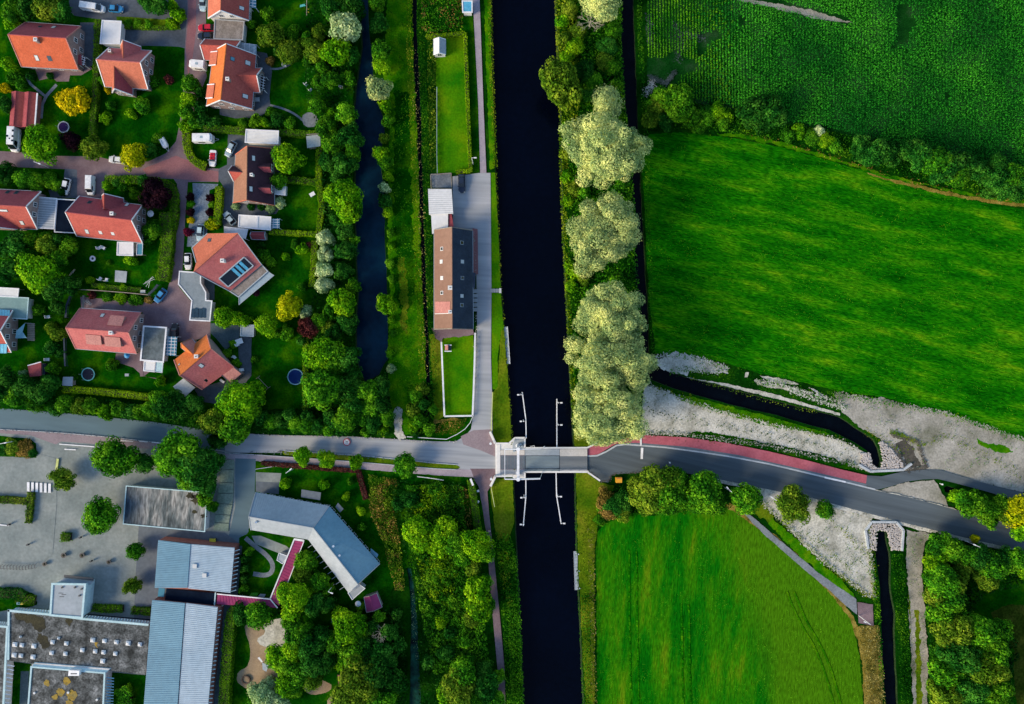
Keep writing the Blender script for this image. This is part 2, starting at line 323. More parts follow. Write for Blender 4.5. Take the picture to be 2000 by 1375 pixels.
# foliage
leafmat('f_willow',[(.17,.29,.11),(.46,.57,.19),(.78,.80,.28)],jit=.08,pl=.16)
leafmat('f_grey',[(.15,.30,.11),(.38,.54,.23),(.62,.72,.36)],jit=.12,pl=.35)
leafmat('f_lime',[(.03,.18,.003),(.11,.34,.004),(.28,.50,.008)],jit=.15)
leafmat('f_yellow',[(.24,.26,.002),(.55,.44,.003),(.78,.60,.006)],jit=.08,pl=.3)
leafmat('f_lush',[(.02,.15,.005),(.06,.26,.008),(.16,.40,.012)],s=.12,pl=.3)
leafmat('f_yelgreen',[(.14,.24,.002),(.38,.44,.003),(.58,.56,.006)],jit=.08,pl=.3)
leafmat('f_cornrow',[(.01,.13,.004),(.06,.28,.006),(.16,.42,.01)],s=.1,pl=.35)
leafmat('f_green',[(.012,.10,.005),(.05,.23,.006),(.17,.40,.012)],jit=.2)
leafmat('f_dark',[(.004,.060,.006),(.018,.13,.010),(.07,.24,.02)],jit=.25)
leafmat('f_olive',[(.035,.11,.005),(.10,.21,.010),(.24,.33,.02)],jit=.2)
leafmat('f_purple',[(.004,.002,.005),(.014,.004,.010),(.035,.010,.014)],jit=.1)
leafmat('f_rust',[(.08,.08,.01),(.22,.15,.03),(.38,.24,.06)],jit=.15)
leafmat('f_maroon',[(.05,.012,.012),(.12,.03,.03),(.18,.06,.04)],jit=.15)
leafmat('f_crimson',[(.12,.01,.03),(.24,.02,.06)],jit=.1)
leafmat('f_hedge',[(.035,.14,.004),(.09,.24,.005),(.16,.34,.010)],jit=.15,pl=.22)
leafmat('f_hedge_lime',[(.10,.25,.003),(.19,.36,.004),(.28,.46,.008)],jit=.1,pl=.2)
leafmat('f_corn',[(.005,.11,.010),(.02,.23,.012),(.06,.37,.018)],s=.06,pl=.5)
leafmat('f_reed',[(.04,.13,.003),(.15,.25,.006),(.32,.38,.02)],s=.3,pl=.3)
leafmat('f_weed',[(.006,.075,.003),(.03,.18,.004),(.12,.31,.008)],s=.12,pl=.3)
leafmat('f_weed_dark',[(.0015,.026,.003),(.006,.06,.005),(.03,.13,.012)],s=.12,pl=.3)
leafmat('f_straw',[(.10,.12,.02),(.30,.27,.07),(.46,.40,.14)],s=.3,pl=.4)
mat('bark',[(.06,.045,.03),(.11,.085,.06)],s=1,fine=6,kf=.3)
mat('bark_pale',[(.32,.30,.22),(.42,.40,.30)],s=1,fine=6,kf=.2)
# water
def water(name,c1,c2,sc=.08,rough=.12):
    m=mat(name,[c1,c2],s=sc,fine=.8,kf=.15,rough=rough,spec=.15,det=5)
    t=m.node_tree; n=t.nodes; b=n['Principled BSDF']; b.inputs['IOR'].default_value=1.33; w=n.new('ShaderNodeTexNoise'); w.inputs['Scale'].default_value=1.1
    bp=n.new('ShaderNodeBump'); bp.inputs['Strength'].default_value=.12; bp.inputs['Distance'].default_value=.08; t.links.new(w.outputs['Fac'],bp.inputs['Height']); t.links.new(bp.outputs[0],b.inputs['Normal'])
water('canal_water',(.0003,.0010,.004),(.0005,.0018,.008),.03)
water('pond_water',(.001,.010,.026),(.004,.034,.062),.07)
water('ditch_water',(.0006,.0012,.003),(.0012,.003,.006),.2)
water('duckweed_water',(.002,.008,.010),(.012,.10,.06),.4,.5)
# ---------------------------------------------------------------- ground with the water bodies cut out
CL=[(953,-150),(957,0),(961,150),(967,330),(977,560),(984,640),(993,760),(999,860),(1002,930),(1006,1020),(1013,1200),(1021,1375),(1028,1530)]
CR=[(1082,-150),(1086,0),(1090,100),(1096,200),(1098,330),(1101,450),(1106,560),(1113,700),(1119,830),(1121,870),(1124,930),(1127,1060),(1133,1200),(1141,1375),(1149,1530)]
HOLES={
'canal':(CL+CR[::-1],'canal_water',1.0,1.3),
'pond':([(716,-60),(718,0),(722,60),(727,110),(731,160),(738,200),(752,235),(750,270),(742,300),(748,350),(752,400),(752,460),(755,520),(757,580),(758,640),(758,700),(740,732),(714,750),(704,730),(694,690),(694,640),(698,570),(694,500),(693,440),(692,360),(694,270),(690,210),(697,150),(706,90),(703,30),(702,-60)],'pond_water',.8,1.0),
'ditch':([(806,-40),(813,-40),(814,60),(818,130),(822,220),(824,330),(828,440),(832,560),(836,640),(840,760),(838,815),(824,818),(832,760),(830,640),(824,560),(821,440),(817,330),(812,220),(808,130),(806,60)],'ditch_water',.6,.5),
'field_ditch':([(1212,-60),(1213,0),(1213,100),(1217,200),(1229,270),(1236,400),(1240,520),(1246,600),(1252,690),(1264,738),(1300,754),(1360,772),(1440,794),(1520,812),(1580,830),(1620,840),(1650,854),(1676,868),(1696,882),(1704,906),(1710,913),(1718,912),(1721,900),(1716,876),(1706,858),(1670,834),(1640,814),(1600,804),(1560,794),(1480,774),(1410,754),(1340,736),(1286,718),(1268,700),(1266,600),(1260,520),(1254,400),(1247,270),(1245,200),(1241,100),(1237,0),(1237,-60)],'ditch_water',.6,.7),
'south_ditch':([(1715,1038),(1730,1038),(1732,1057),(1739,1081),(1739,1141),(1748,1201),(1748,1262),(1754,1375),(1758,1470),(1733,1470),(1730,1375),(1724,1292),(1721,1216),(1718,1141),(1712,1096),(1709,1063),(1714,1055)],'ditch_water',.6,.7),
'small_ditch':([(1843,952),(1850,948),(1885,960),(1940,980),(1965,993),(1955,996),(1900,976),(1846,962)],'ditch_water',.5,.4),
'kindergarten_ditch':([(783,1060),(791,1060),(802,1110),(809,1150),(814,1200),(819,1300),(822,1375),(823,1460),(798,1460),(800,1375),(801,1300),(803,1200),(800,1150),(794,1110)],'duckweed_water',.5,.5)}
def cdt_ground():
    pts=[];edges=[];hol=[]
    def loop(pl):
        s=len(pts); pts.extend(Vector((p.x,p.y)) for p in pl); n=len(pl); edges.extend((s+i,s+(i+1)%n) for i in range(n))
    loop([Vector((-600,-600)),Vector((600,-600)),Vector((600,600)),Vector((-600,600))])
    for nm,(pl,wm,dp,ins) in HOLES.items():
        r=subdiv(pl,14,.8,random.Random(5)); q=[P(x,y) for x,y in r]; HOLES[nm]=(r,wm,dp,ins); loop(q); hol.append([(p.x,p.y) for p in q])
    v,e,f,_,_,_=geometry.delaunay_2d_cdt(pts,edges,[],1,1e-5)
    C=np.array([[sum(v[i].x for i in t)/3,sum(v[i].y for i in t)/3] for t in f]); keep=np.ones(len(f),bool)
    for h in hol: keep&=~inpoly(C[:,0],C[:,1],h)
    me=bpy.data.meshes.new('ground'); me.from_pydata([(p.x,p.y,0) for p in v],[],[t for t,k in zip(f,keep) if k]); me.materials.append(MATS['grass_base'])
    o=bpy.data.objects.new('ground',me); COL.objects.link(o); tag(o,kind='structure')
    names={'canal':'canal_water','pond':'pond_water','ditch':'ditch_water','field_ditch':'ditch_water','south_ditch':'ditch_water','small_ditch':'ditch_water','kindergarten_ditch':'ditch_water'}
    for nm,(r,wm,dp,ins) in HOLES.items():
        q=[P(x,y) for x,y in r]; n=len(q); ar=sum(q[i].x*q[(i+1)%n].y-q[(i+1)%n].x*q[i].y for i in range(n)); sg=1 if ar>0 else -1
        inn=[]
        for i in range(n):
            d=(q[(i+1)%n]-q[i-1]).normalized(); inn.append(q[i]+Vector((-d.y,d.x,0))*ins*.35*sg+Vector((0,0,-dp-.5)))
        me=bpy.data.meshes.new('bank'); me.from_pydata([tuple(p) for p in q+inn],[],[(i,(i+1)%n,n+(i+1)%n,n+i) for i in range(n)]); me.materials.append(MATS['bank'])
        b=bpy.data.objects.new('bank',me); COL.objects.link(b); tag(b,kind='structure')
        xs=[p.x for p in q]; ys=[p.y for p in q]; tris=geometry.tessellate_polygon([q])
        me=bpy.data.meshes.new('water'); me.from_pydata([(p.x,p.y,-dp) for p in q],[],[t if (q[t[1]]-q[t[0]]).cross(q[t[2]]-q[t[0]]).z>0 else t[::-1] for t in tris]); me.materials.append(MATS[wm])
        w=bpy.data.objects.new(names[nm],me); COL.objects.link(w); tag(w,kind='structure')
cdt_ground()
# ---- ground covers, in drawing order (later lies a few mm higher)
EF=2200
area('field','meadow',[(1268,262),(1330,258),(1420,268),(1540,290),(1640,320),(1760,352),(1880,385),(2000,410),(EF,440),(EF,905),(2000,860),(1900,826),(1800,797),(1724,775),(1640,765),(1560,745),(1480,728),(1400,705),(1320,690),(1280,690),(1270,600),(1264,520),(1258,400),(1252,290)],rough=.8)
area('field','soil_field',[(1262,-80),(EF,-80),(EF,400),(2000,350),(1900,325),(1800,292),(1700,275),(1600,250),(1540,243),(1440,214),(1380,205),(1280,182),(1264,170)],rough=1)
pass
area('track','sand_grey',[(1425,-3),(1470,0),(1530,10),(1590,20),(1640,37),(1668,46),(1640,44),(1590,36),(1540,22),(1480,9)],rough=1.6)
area('field','pasture',[(1168,1460),(1164,1100),(1166,1040),(1190,1014),(1230,1000),(1265,1008),(1330,1000),(1400,986),(1432,994),(1500,1040),(1560,1090),(1620,1150),(1664,1210),(1680,1290),(1686,1375),(1690,1460)],rough=1)
area('grass','dry_grass',[(1405,985),(1425,982),(1470,1012),(1520,1050),(1570,1094),(1630,1156),(1668,1204),(1680,1240),(1674,1250),(1660,1208),(1620,1158),(1560,1098),(1500,1046),(1440,1004)],rough=1.2)
area('grass','verge',[(1400,262),(1450,262),(1530,278),(1640,312),(1760,348),(1880,375),(2000,392),(2050,400),(2050,408),(2000,402),(1880,380),(1760,352),(1640,318),(1520,284)],rough=2)
area('grass','dry_grass',[(1690,338),(1760,354),(1880,381),(2000,398),(2050,406),(2050,412),(2000,406),(1880,388),(1760,360)],rough=1.5)
area('grass','dry_grass',[(1672,1222),(1716,1222),(1722,1290),(1728,1460),(1690,1460),(1684,1300)],rough=1.5)
# pond side meadow and canal banks
area('grass','verge',[(762,-60),(800,-60),(806,60),(808,130),(812,220),(817,330),(821,440),(824,560),(830,640),(832,760),(815,850),(770,850),(758,720),(760,640),(762,560),(758,460),(756,400),(760,300),(760,240),(752,190),(750,100)],rough=2)
area('grass','lawn_dark',[(770,180),(800,180),(805,400),(810,560),(790,640),(772,560),(768,380)],rough=4)
area('grass','lawn_olive',[(778,500),(790,500),(798,570),(796,650),(784,640),(780,560)],rough=4)
area('lawn','lawn_bright',[(852,66),(906,64),(916,336),(892,338),(852,338)],rough=.6)
area('grass','lawn_dark',[(902,26),(923,24),(934,200),(937,336),(915,337),(911,200),(905,66)],rough=.6)
area('lawn','lawn_bright',[(866,660),(924,655),(927,700),(924,812),(868,812),(862,670)])
area('grass','lawn_olive',[(838,650),(862,655),(866,812),(850,830),(845,740)],rough=1)
area('grass','dry_grass',[(848,820),(912,816),(906,830),(890,845),(850,850),(845,840)],rough=1.5)
area('verge','verge',[(944,-60),(956,-60),(961,150),(967,330),(957,332),(950,150)],rough=1)
area('verge','lawn_bright',[(956,337),(967,337),(974,470),(978,565),(960,565)],rough=.3)
area('verge','lawn_bright',[(960,572),(978,572),(984,640),(978,650),(972,700),(972,760),(961,760),(959,660)],rough=.6)
area('verge','lawn_olive',[(978,645),(985,645),(993,760),(999,862),(972,866),(962,848),(962,765),(972,755)],rough=.8)
area('verge','lawn_olive',[(962,935),(1001,935),(1005,1020),(1000,1035),(990,1060),(968,1040),(958,960)],rough=.8)
area('verge','lawn_olive',[(1122,830),(1150,845),(1160,865),(1148,876),(1121,872)],rough=.8)
area('verge','lawn_olive',[(1125,922),(1147,922),(1172,942),(1200,950),(1185,990),(1166,1030),(1160,1110),(1162,1460),(1150,1460),(1136,1240),(1130,1100)],rough=1.2)
area('verge','lawn_dark',[(840,830),(925,814),(905,850),(890,862),(850,860),(800,858),(800,840)],rough=1)
# sandy ground beside the new road
area('bare_ground','sand_pale',[(1258,750),(1316,772),(1380,796),(1440,813),(1520,832),(1580,846),(1640,860),(1672,876),(1690,884),(1700,905),(1704,922),(1680,914),(1640,905),(1540,885),(1420,862),(1332,850),(1252,846)],rough=1.2)
area('grass','lawn_dark',[(1335,845),(1380,843),(1420,850),(1500,866),(1545,875),(1620,893),(1660,905),(1672,918),(1640,914),(1580,898),(1500,879),(1420,863),(1340,852)],rough=1.6)
area('grass','verge',[(1316,770),(1350,774),(1440,798),(1520,818),(1580,836),(1620,846),(1618,850),(1560,842),(1500,832),(1440,816),(1380,798),(1330,782)],rough=1)
area('bare_ground','sand_pale',[(1272,698),(1284,704),(1308,692),(1320,687),(1350,696),(1380,704),(1420,718),(1422,729),(1400,728),(1346,720),(1344,735),(1310,726),(1286,716)],rough=1.6)
for pl in ([(1475,742),(1500,748),(1530,756),(1560,764),(1580,772),(1540,762),(1500,756),(1478,750)],[(1484,733),(1520,738),(1560,750),(1530,750),(1500,743)],[(1455,727),(1462,728),(1460,738),(1454,736)],[(1578,757),(1600,765),(1618,775),(1600,772)]):
    area('bare_ground','sand_pale',pl,rough=1.3)
area('bare_ground','sand_pale',[(1340,737),(1410,752),(1480,770),(1560,790),(1640,812),(1640,808),(1560,783),(1480,762),(1410,748)],rough=.8)
area('bare_ground','sand_grey',[(1628,768),(1670,775),(1700,781),(1724,774),(1752,790),(1800,797),(1850,808),(1900,828),(1940,840),(2000,860),(EF,900),(EF,980),(2000,962),(1940,949),(1880,932),(1836,919),(1800,918),(1762,922),(1745,900),(1732,878),(1720,858),(1690,840),(1665,824),(1640,798)],rough=1.8)
area('bare_ground','soil',[(1752,868),(1765,862),(1782,872),(1792,890),(1798,908),(1774,914),(1760,890)],rough=2.5)
area('grass','verge',[(1908,858),(1930,866),(1960,872),(1978,882),(1965,884),(1930,878),(1912,868)],rough=2)
area('bare_ground','sand_grey',[(1712,960),(1740,950),(1770,942),(1800,938),(1825,938),(1835,955),(1845,975),(1850,990),(1820,982),(1780,972)],rough=1.6)
area('bare_ground','sand_pale',[(1475,955),(1530,965),(1590,975),(1660,995),(1705,1006),(1696,1030),(1698,1075),(1704,1120),(1707,1165),(1690,1160),(1655,1128),(1610,1098),(1580,1075),(1540,1030),(1490,985),(1470,970)],rough=2)
pass
area('grass','verge',[(1480,1000),(1500,1005),(1550,1050),(1600,1095),(1650,1140),(1668,1165),(1655,1165),(1600,1118),(1545,1070)],rough=2.5)
area('grass','lawn_olive',[(1450,965),(1475,955),(1480,975),(1510,1010),(1500,1020),(1460,995)],rough=2)
area('track','sand_grey',[(1770,1034),(1822,1042),(1806,1062),(1800,1100),(1803,1160),(1808,1215),(1812,1300),(1810,1375),(1812,1460),(1776,1460),(1783,1375),(1780,1290),(1776,1220),(1772,1120),(1770,1076)],rough=1.5)
area('grass','lawn_olive',[(1787,1190),(1794,1190),(1799,1300),(1800,1375),(1800,1460),(1790,1460),(1788,1300)],rough=2)
area('grass','lawn_olive',[(1775,1150),(1779,1180),(1781,1250),(1779,1250),(1775,1190)],rough=2)
area('path','path_grey',[(1452,1002),(1465,1005),(1500,1036),(1552,1080),(1600,1120),(1640,1148),(1672,1170),(1674,1200),(1655,1185),(1622,1155),(1580,1120),(1540,1086),(1490,1042)],rough=.5)
area('paving','brick_paving',[(1674,1176),(1704,1180),(1706,1222),(1676,1216)],rough=.4)
area('grass','lawn_dark',[(1890,1115),(1960,1125),(2010,1135),(2010,1420),(1975,1420),(1975,1250),(1900,1210)],rough=1.5)
area('grass','rough_dark',[(1935,1195),(1965,1180),(2010,1185),(2010,1420),(1985,1420),(1978,1270)],rough=2)
# field tracks pressed into the pasture
for a,b in (((1548,1150),10),((1562,1150),10)):
    area('track','verge',ribbon(smooth([(a[0]-12,a[1]+5),(a[0]+10,a[1]+60),(a[0]+50,a[1]+125),(a[0]+82,a[1]+225),(a[0]+90,a[1]+300)],2,False),3.4),rough=.5)
for x in (1228,1243,1330,1344): area('track','meadow',ribbon([(x,1075 if x<1300 else 1180),(x+1,1200),(x+3,1300),(x+6,1460)],2.6),rough=.8)
# ---- roads on the west side
area('pavement','yard',[(-120,832),(120,842),(200,850),(330,862),(445,875),(445,900),(498,900),(500,1020),(480,1160),(460,1200),(440,1460),(-120,1460)])
area('road','asphalt_blue',[(-150,790),(0,797),(130,807),(300,824),(400,839),(470,846),(470,890),(330,866),(200,852),(120,845),(0,838),(-150,832)])
area('pavement','brick_mauve',[(0,838),(120,845),(200,852),(330,866),(440,882),(330,880),(200,868),(120,862),(110,868),(60,850),(0,846)])
area('road','concrete_road',[(440,842),(500,848),(560,850),(680,852),(780,858),(850,862),(890,862),(910,850),(920,838),(924,812),(928,700),(932,640),(930,500),(925,446),(885,446),(884,345),(937,338),(958,338),(960,565),(959,700),(961,765),(962,848),(968,866),(968,930),(905,917),(850,904),(700,890),(560,884),(440,884)])
area('path','path_lilac',[(920,-60),(934,-60),(938,30),(944,200),(950,338),(938,338),(934,200),(925,30)])
area('paving','brick_mauve',[(900,852),(925,840),(961,838),(962,850),(968,866),(968,892),(940,880),(905,868)])
area('paving','brick_paving',[(918,915),(967,915),(968,930),(958,950),(952,960),(955,1000),(964,1080),(976,1200),(986,1310),(988,1460),(974,1460),(972,1310),(962,1200),(954,1100),(945,1010),(935,950),(925,935)])
area('pavement','path_lilac',[(440,886),(560,892),(700,902),(850,914),(920,917),(925,932),(850,928),(700,916),(560,904),(440,900)])
area('verge','lawn_olive',[(548,881),(620,885),(700,890),(850,905),(892,908),(900,913),(892,916),(850,914),(700,901),(600,892),(556,888)],rough=.5)
area('grass','lawn_dark',[(498,900),(560,905),(700,916),(850,928),(924,932),(935,955),(945,1010),(952,1060),(950,1100),(780,1110),(760,1170),(700,1180),(640,1180),(560,1180),(460,1190),(460,1060),(490,1030),(488,1010),(498,960)],rough=.6)
area('path','sand_pale',[(770,800),(776,794),(784,800),(784,830),(790,848),(796,855),(778,858),(772,848),(768,820)],rough=1.6)
area('pavement','asphalt_blue',[(460,895),(500,896),(498,960),(486,1010),(486,1038),(468,1060),(455,1060),(447,1048),(460,990)])
area('paving','yard',[(500,922),(550,924),(546,948),(500,946)])
area('paving','yard_dark',[(500,940),(546,942),(545,965),(500,960)])
# school yard details
area('pavement','yard_dark',[(272,1025),(440,1040),(470,1062),(462,1180),(300,1180),(292,1215),(262,1212),(266,1120)])
area('road','yard',[(-60,870),(20,870),(110,895),(112,980),(104,1080),(84,1100),(40,1110),(-60,1106)])
area('grass','lawn_dark',[(-60,852),(0,851),(60,857),(72,866),(72,894),(40,893),(-60,888)],rough=.4)
area('grass','lawn_dark',[(-60,1150),(0,1148),(40,1150),(70,1160),(74,1180),(50,1188),(-60,1200)],rough=1)
area('grass','lawn_dark',[(468,1050),(500,1035),(575,1055),(530,1170),(470,1160)],rough=.6)
area('path','yard',[(492,1046),(510,1046),(560,1066),(570,1075),(562,1085),(540,1078),(500,1062)])
area('path','path_grey',ribbon(smooth([(480,1050),(498,1066),(520,1082),(534,1100),(532,1118),(518,1124),(495,1120)],2,False),9))
area('play_area','lawn_dark',[(440,1185),(560,1190),(700,1180),(760,1180),(775,1250),(780,1460),(430,1460)],rough=1)
area('play_area','play_sand',smooth([(478,1216),(510,1220),(520,1235),(508,1250),(535,1262),(560,1280),(570,1310),(545,1340),(510,1345),(480,1345),(462,1330),(464,1312),(488,1300),(490,1262),(480,1235)],2),rough=.5)
area('play_area','sand_pale',smooth([(512,1218),(545,1206),(562,1212),(562,1250),(545,1268),(512,1262),(500,1248),(522,1236)],1),rough=.8)
area('play_area','play_sand',smooth([(590,1330),(620,1325),(650,1335),(645,1352),(600,1358)],2),rough=.8)
area('play_area','play_sand',smooth([(640,1360),(660,1356),(675,1375),(668,1400),(636,1400)],2),rough=.8)
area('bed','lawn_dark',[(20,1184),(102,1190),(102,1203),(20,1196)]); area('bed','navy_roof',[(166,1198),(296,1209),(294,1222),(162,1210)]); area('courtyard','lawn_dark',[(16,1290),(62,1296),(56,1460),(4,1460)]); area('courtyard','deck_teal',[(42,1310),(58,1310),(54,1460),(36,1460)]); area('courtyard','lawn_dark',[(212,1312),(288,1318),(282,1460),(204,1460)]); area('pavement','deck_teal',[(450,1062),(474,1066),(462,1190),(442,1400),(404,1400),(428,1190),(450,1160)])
# ---- residential streets
area('garden','lawn_dark',[(-120,-60),(650,-60),(690,100),(690,800),(500,800),(400,820),(-120,790)],rough=1)
area('drive','asphalt_drive',[(136,-40),(366,-40),(368,22),(362,95),(350,92),(292,90),(262,92),(234,90),(234,44),(136,30)],rough=.3)
area('street','brick_paving',[(366,-60),(405,-60),(403,60),(398,120),(405,150),(385,200),(373,240),(366,262),(372,300),(386,320),(402,328),(428,330),(428,356),(368,356),(363,420),(360,480),(357,530),(350,560),(375,590),(372,625),(412,628),(412,660),(345,668),(326,700),(282,735),(275,735),(270,700),(275,640),(280,610),(160,603),(158,580),(280,590),(305,590),(325,576),(334,545),(344,480),(347,360),(340,350),(205,347),(204,388),(150,388),(150,332),(60,328),(-100,322),(-100,290),(45,298),(110,305),(190,306),(240,318),(290,316),(325,300),(345,276),(352,240),(357,200),(361,150),(362,92),(367,22)])
area('street','brick_red',[(366,-60),(384,-60),(384,60),(376,120),(368,150),(364,100),(369,20)],rough=.3)
area('street','brick_red',[(280,330),(345,305),(372,315),(405,332),(427,336),(427,356),(345,350),(290,345)],rough=.6)
area('drive','asphalt_drive',[(128,330),(152,332),(152,388),(100,386),(96,372),(124,366)],rough=.3)
area('drive','cobble',[(377,358),(427,360),(425,366),(410,372),(408,430),(402,482),(366,482),(370,440),(379,400)])
area('drive','asphalt_drive',[(446,262),(545,264),(548,405),(540,418),(500,424),(470,430),(470,456),(438,448),(434,430),(436,362),(428,352),(428,330),(444,322)],rough=.3)
area('garden','lawn_dark',[(380,262),(446,262),(446,300),(430,322),(404,326),(384,312),(376,290)],rough=.5)
area('bed','lawn_olive',[(228,33),(280,36),(350,40),(352,54),(300,56),(232,54)],rough=.8)
area('patio','brick_paving',[(70,135),(152,138),(175,128),(182,135),(160,148),(138,148),(136,160),(112,160),(104,152),(78,158)])
area('patio','asphalt_drive',[(158,45),(190,45),(188,128),(165,132),(158,110)])
area('path','path_grey',ribbon([(52,150),(62,166),(84,184),(92,190)],5)); area('path','path_grey',ribbon([(112,166),(92,188),(84,205),(82,232)],6))
area('patio','asphalt_drive',[(495,100),(522,105),(532,140),(527,190),(530,215),(505,230),(460,232),(430,225),(430,205),(495,205)])
area('path','path_grey',ribbon(smooth([(528,135),(545,136),(565,128),(572,122)],2,False),4)); area('path','path_grey',ribbon(smooth([(528,206),(555,213),(578,224),(592,236)],2,False),4))
area('paving','path_grey',smooth([(588,228),(605,218),(622,228),(620,248),(596,250)],1))
area('paving','path_grey',[(262-2,473),(280,474),(280,498),(262,500)])
area('patio','brick_paving',[(228,690),(275,690),(282,735),(318,740),(318,730),(316,742),(280,734),(262,718),(226,706)])
area('patio','deck_teal',[(412,631),(470,636),(468,660),(442,684),(424,662),(412,650)])
area('patio','asphalt_drive',[(465,660),(492,655),(492,735),(465,765),(430,790),(395,785),(380,760),(470,735)],rough=.5)
area('patio','deck_teal',[(392,535),(420,550),(420,586),(402,588),(402,571),(392,553)])
area('patio','path_grey',[(842,340),(880,339),(882,367),(845,367)])
area('paving','brick_paving',[(842,640),(925,643),(925,655),(866,660),(862,668),(850,660)],rough=1)
area('yard','concrete_road',[(884,345),(925,340),(925,640),(884,446)],z=.05)
area('yard','brick_red',[(923,446),(933,448),(934,536),(923,536)])
# ---- new road east of the bridge
RT=[(1147,892),(1166,891),(1184,883),(1204,871),(1220,869),(1248,871),(1300,875),(1360,883),(1420,892),(1500,907),(1560,921),(1610,933),(1660,945),(1708,957),(1780,972),(1840,988),(1886,1001),(2000,1032),(EF,1090)]
RB=[(EF,1135),(2000,1076),(1902,1054),(1812,1032),(1751,1017),(1661,993),(1585,972),(1527,961),(1472,950),(1395,934),(1340,924),(1270,922),(1225,924),(1195,926),(1188,942),(1172,940),(1147,918)]
area('road_shoulder','sand_pale',[(x,y-1) for x,y in RT[12:]]+[(x,y+7) for x,y in RB[:11]],rough=.8)
area('road','asphalt_dark',RT+RB)
area('path','asphalt_dark',[(1690,928),(1720,930),(1760,921),(1800,917),(1836,918),(1880,931),(1940,948),(2000,962),(EF,1000),(EF,1012),(2000,974),(1976,975),(1920,958),(1860,942),(1830,935),(1800,936),(1770,940),(1740,949),(1712,956),(1690,948)])
area('cycle_path','cycle_red',[(1147,876),(1165,866),(1200,862),(1252,849),(1340,854),(1420,865),(1500,881),(1580,900),(1640,916),(1692,928),(1690,944),(1640,933),(1540,910),(1440,888),(1340,872),(1252,865),(1222,864),(1204,866),(1186,876),(1168,887),(1147,890)])
area('pavement','yard_dark',[(1222,864),(1252,865),(1340,872),(1440,888),(1540,910),(1640,933),(1692,945),(1690,950),(1610,930),(1500,904),(1420,889),(1360,880),(1300,872),(1248,868),(1222,867)])

def speckle(name,m,pts,n,spread,smin,smax,seed,z,closed=True):
    """many small flat patches of one ground cover strewn along an edge, so that covers fade into each other"""
    r=random.Random(seed); segs=[(pts[i],pts[(i+1)%len(pts)]) for i in range(len(pts) if closed else len(pts)-1)]; Ls=[math.hypot(b[0]-a[0],b[1]-a[1]) for a,b in segs]; T=sum(Ls); V=[];F=[]
    for _ in range(n):
        u=r.uniform(0,T); i=0
        while u>Ls[i] and i<len(Ls)-1: u-=Ls[i]; i+=1
        a,b=segs[i]; t=u/max(Ls[i],1e-6); x=a[0]+(b[0]-a[0])*t+r.gauss(0,spread); y=a[1]+(b[1]-a[1])*t+r.gauss(0,spread); p=P(x,y,0); s=r.uniform(smin,smax)*(.5+r.random()); k=6; o=len(V); e=r.uniform(.4,1)
        th=r.uniform(0,3.1)
        for j in range(k):
            q=j*2*PI/k; rr=s*r.uniform(.55,1.1); X,Y=rr*math.cos(q),rr*e*math.sin(q); V.append((p.x+X*math.cos(th)-Y*math.sin(th),p.y+X*math.sin(th)+Y*math.cos(th),z+_*2e-6))
        F.append(tuple(range(o,o+k)))
    me=bpy.data.meshes.new(name); me.from_pydata(V,[],F); me.materials.append(MATS[m]); o=bpy.data.objects.new(name,me); COL.objects.link(o); tag(o,kind='structure')
E1=[(1258,750),(1316,772),(1380,796),(1440,813),(1520,832),(1580,846),(1640,860),(1672,876)]; E2=[(1252,846),(1332,848),(1420,858),(1500,870),(1640,902),(1690,914)]
E3=[(1272,698),(1308,692),(1350,696),(1420,718),(1400,728),(1346,722),(1310,726)]; E4=[(1475,742),(1530,754),(1580,768),(1640,785),(1645,798),(1540,762)]
E5=[(1628,768),(1700,781),(1752,790),(1850,808),(1940,840),(2010,862)]; E6=[(1475,955),(1490,985),(1540,1030),(1610,1098),(1690,1160),(1707,1165),(1698,1075),(1696,1030)]
for k,(e,m,n) in enumerate(((E1,'sand_pale',900),(E2,'sand_pale',900),(E3,'sand_pale',900),(E4,'sand_pale',1100),(E5,'sand_grey',1300),(E6,'sand_pale',1100),([(1742,850),(1790,862),(1808,912),(1770,918),(1744,870)],'soil',900),([(1738,842),(1760,850),(1785,862)],'lawn_olive',450),([(1266,30),(1272,90)],'bare_soil',260),([(1268,150),(1300,165),(1318,140)],'bare_soil',700),([(1320,50),(1330,90),(1322,120)],'bare_soil',260),([(1330,65),(1375,78)],'bare_soil',200),([(1262,185),(1275,160)],'sand_grey',300))): speckle('bare_ground',m,e,n,2.4 if n>400 else 4,.06,.24,k,.43,False)
for k,(e,m,n) in enumerate(((E1,'lawn_olive',350),(E2,'lawn_dark',700),(E3,'verge',300),(E4,'verge',300),(E5,'verge',600),(E6,'lawn_olive',900),([(1690,840),(1760,880),(1850,850),(1950,900),(1990,930)],'lawn_olive',350),([(1260,800),(1400,830),(1520,850),(1640,885)],'lawn_dark',260),([(1560,1030),(1600,1060),(1660,1110),(1690,1080),(1620,1010)],'lawn_olive',300))): speckle('grass',m,e,int(n*1.7),5 if n<500 else 4,.05,.2,20+k,.44,False)
for k,(e,m,n) in enumerate((([(x,y+2) for x,y in RB[:11]],'sand_grey',500),([(x,y-1) for x,y in RB[11:]],'soil',200),([(440,846),(560,852),(700,854),(850,864),(895,862)],'sand_pale',260),([(440,884),(560,884),(700,890),(850,904)],'yard_dark',260),([(0,838),(120,845),(200,852),(330,866)],'yard_dark',240),([(0,797),(130,807),(300,824),(400,839)],'lawn_dark',260),([(926,450),(931,640),(928,760)],'sand_grey',160))): speckle('road_dirt',m,e,n,1.6,.04,.2,60+k,.445,False)
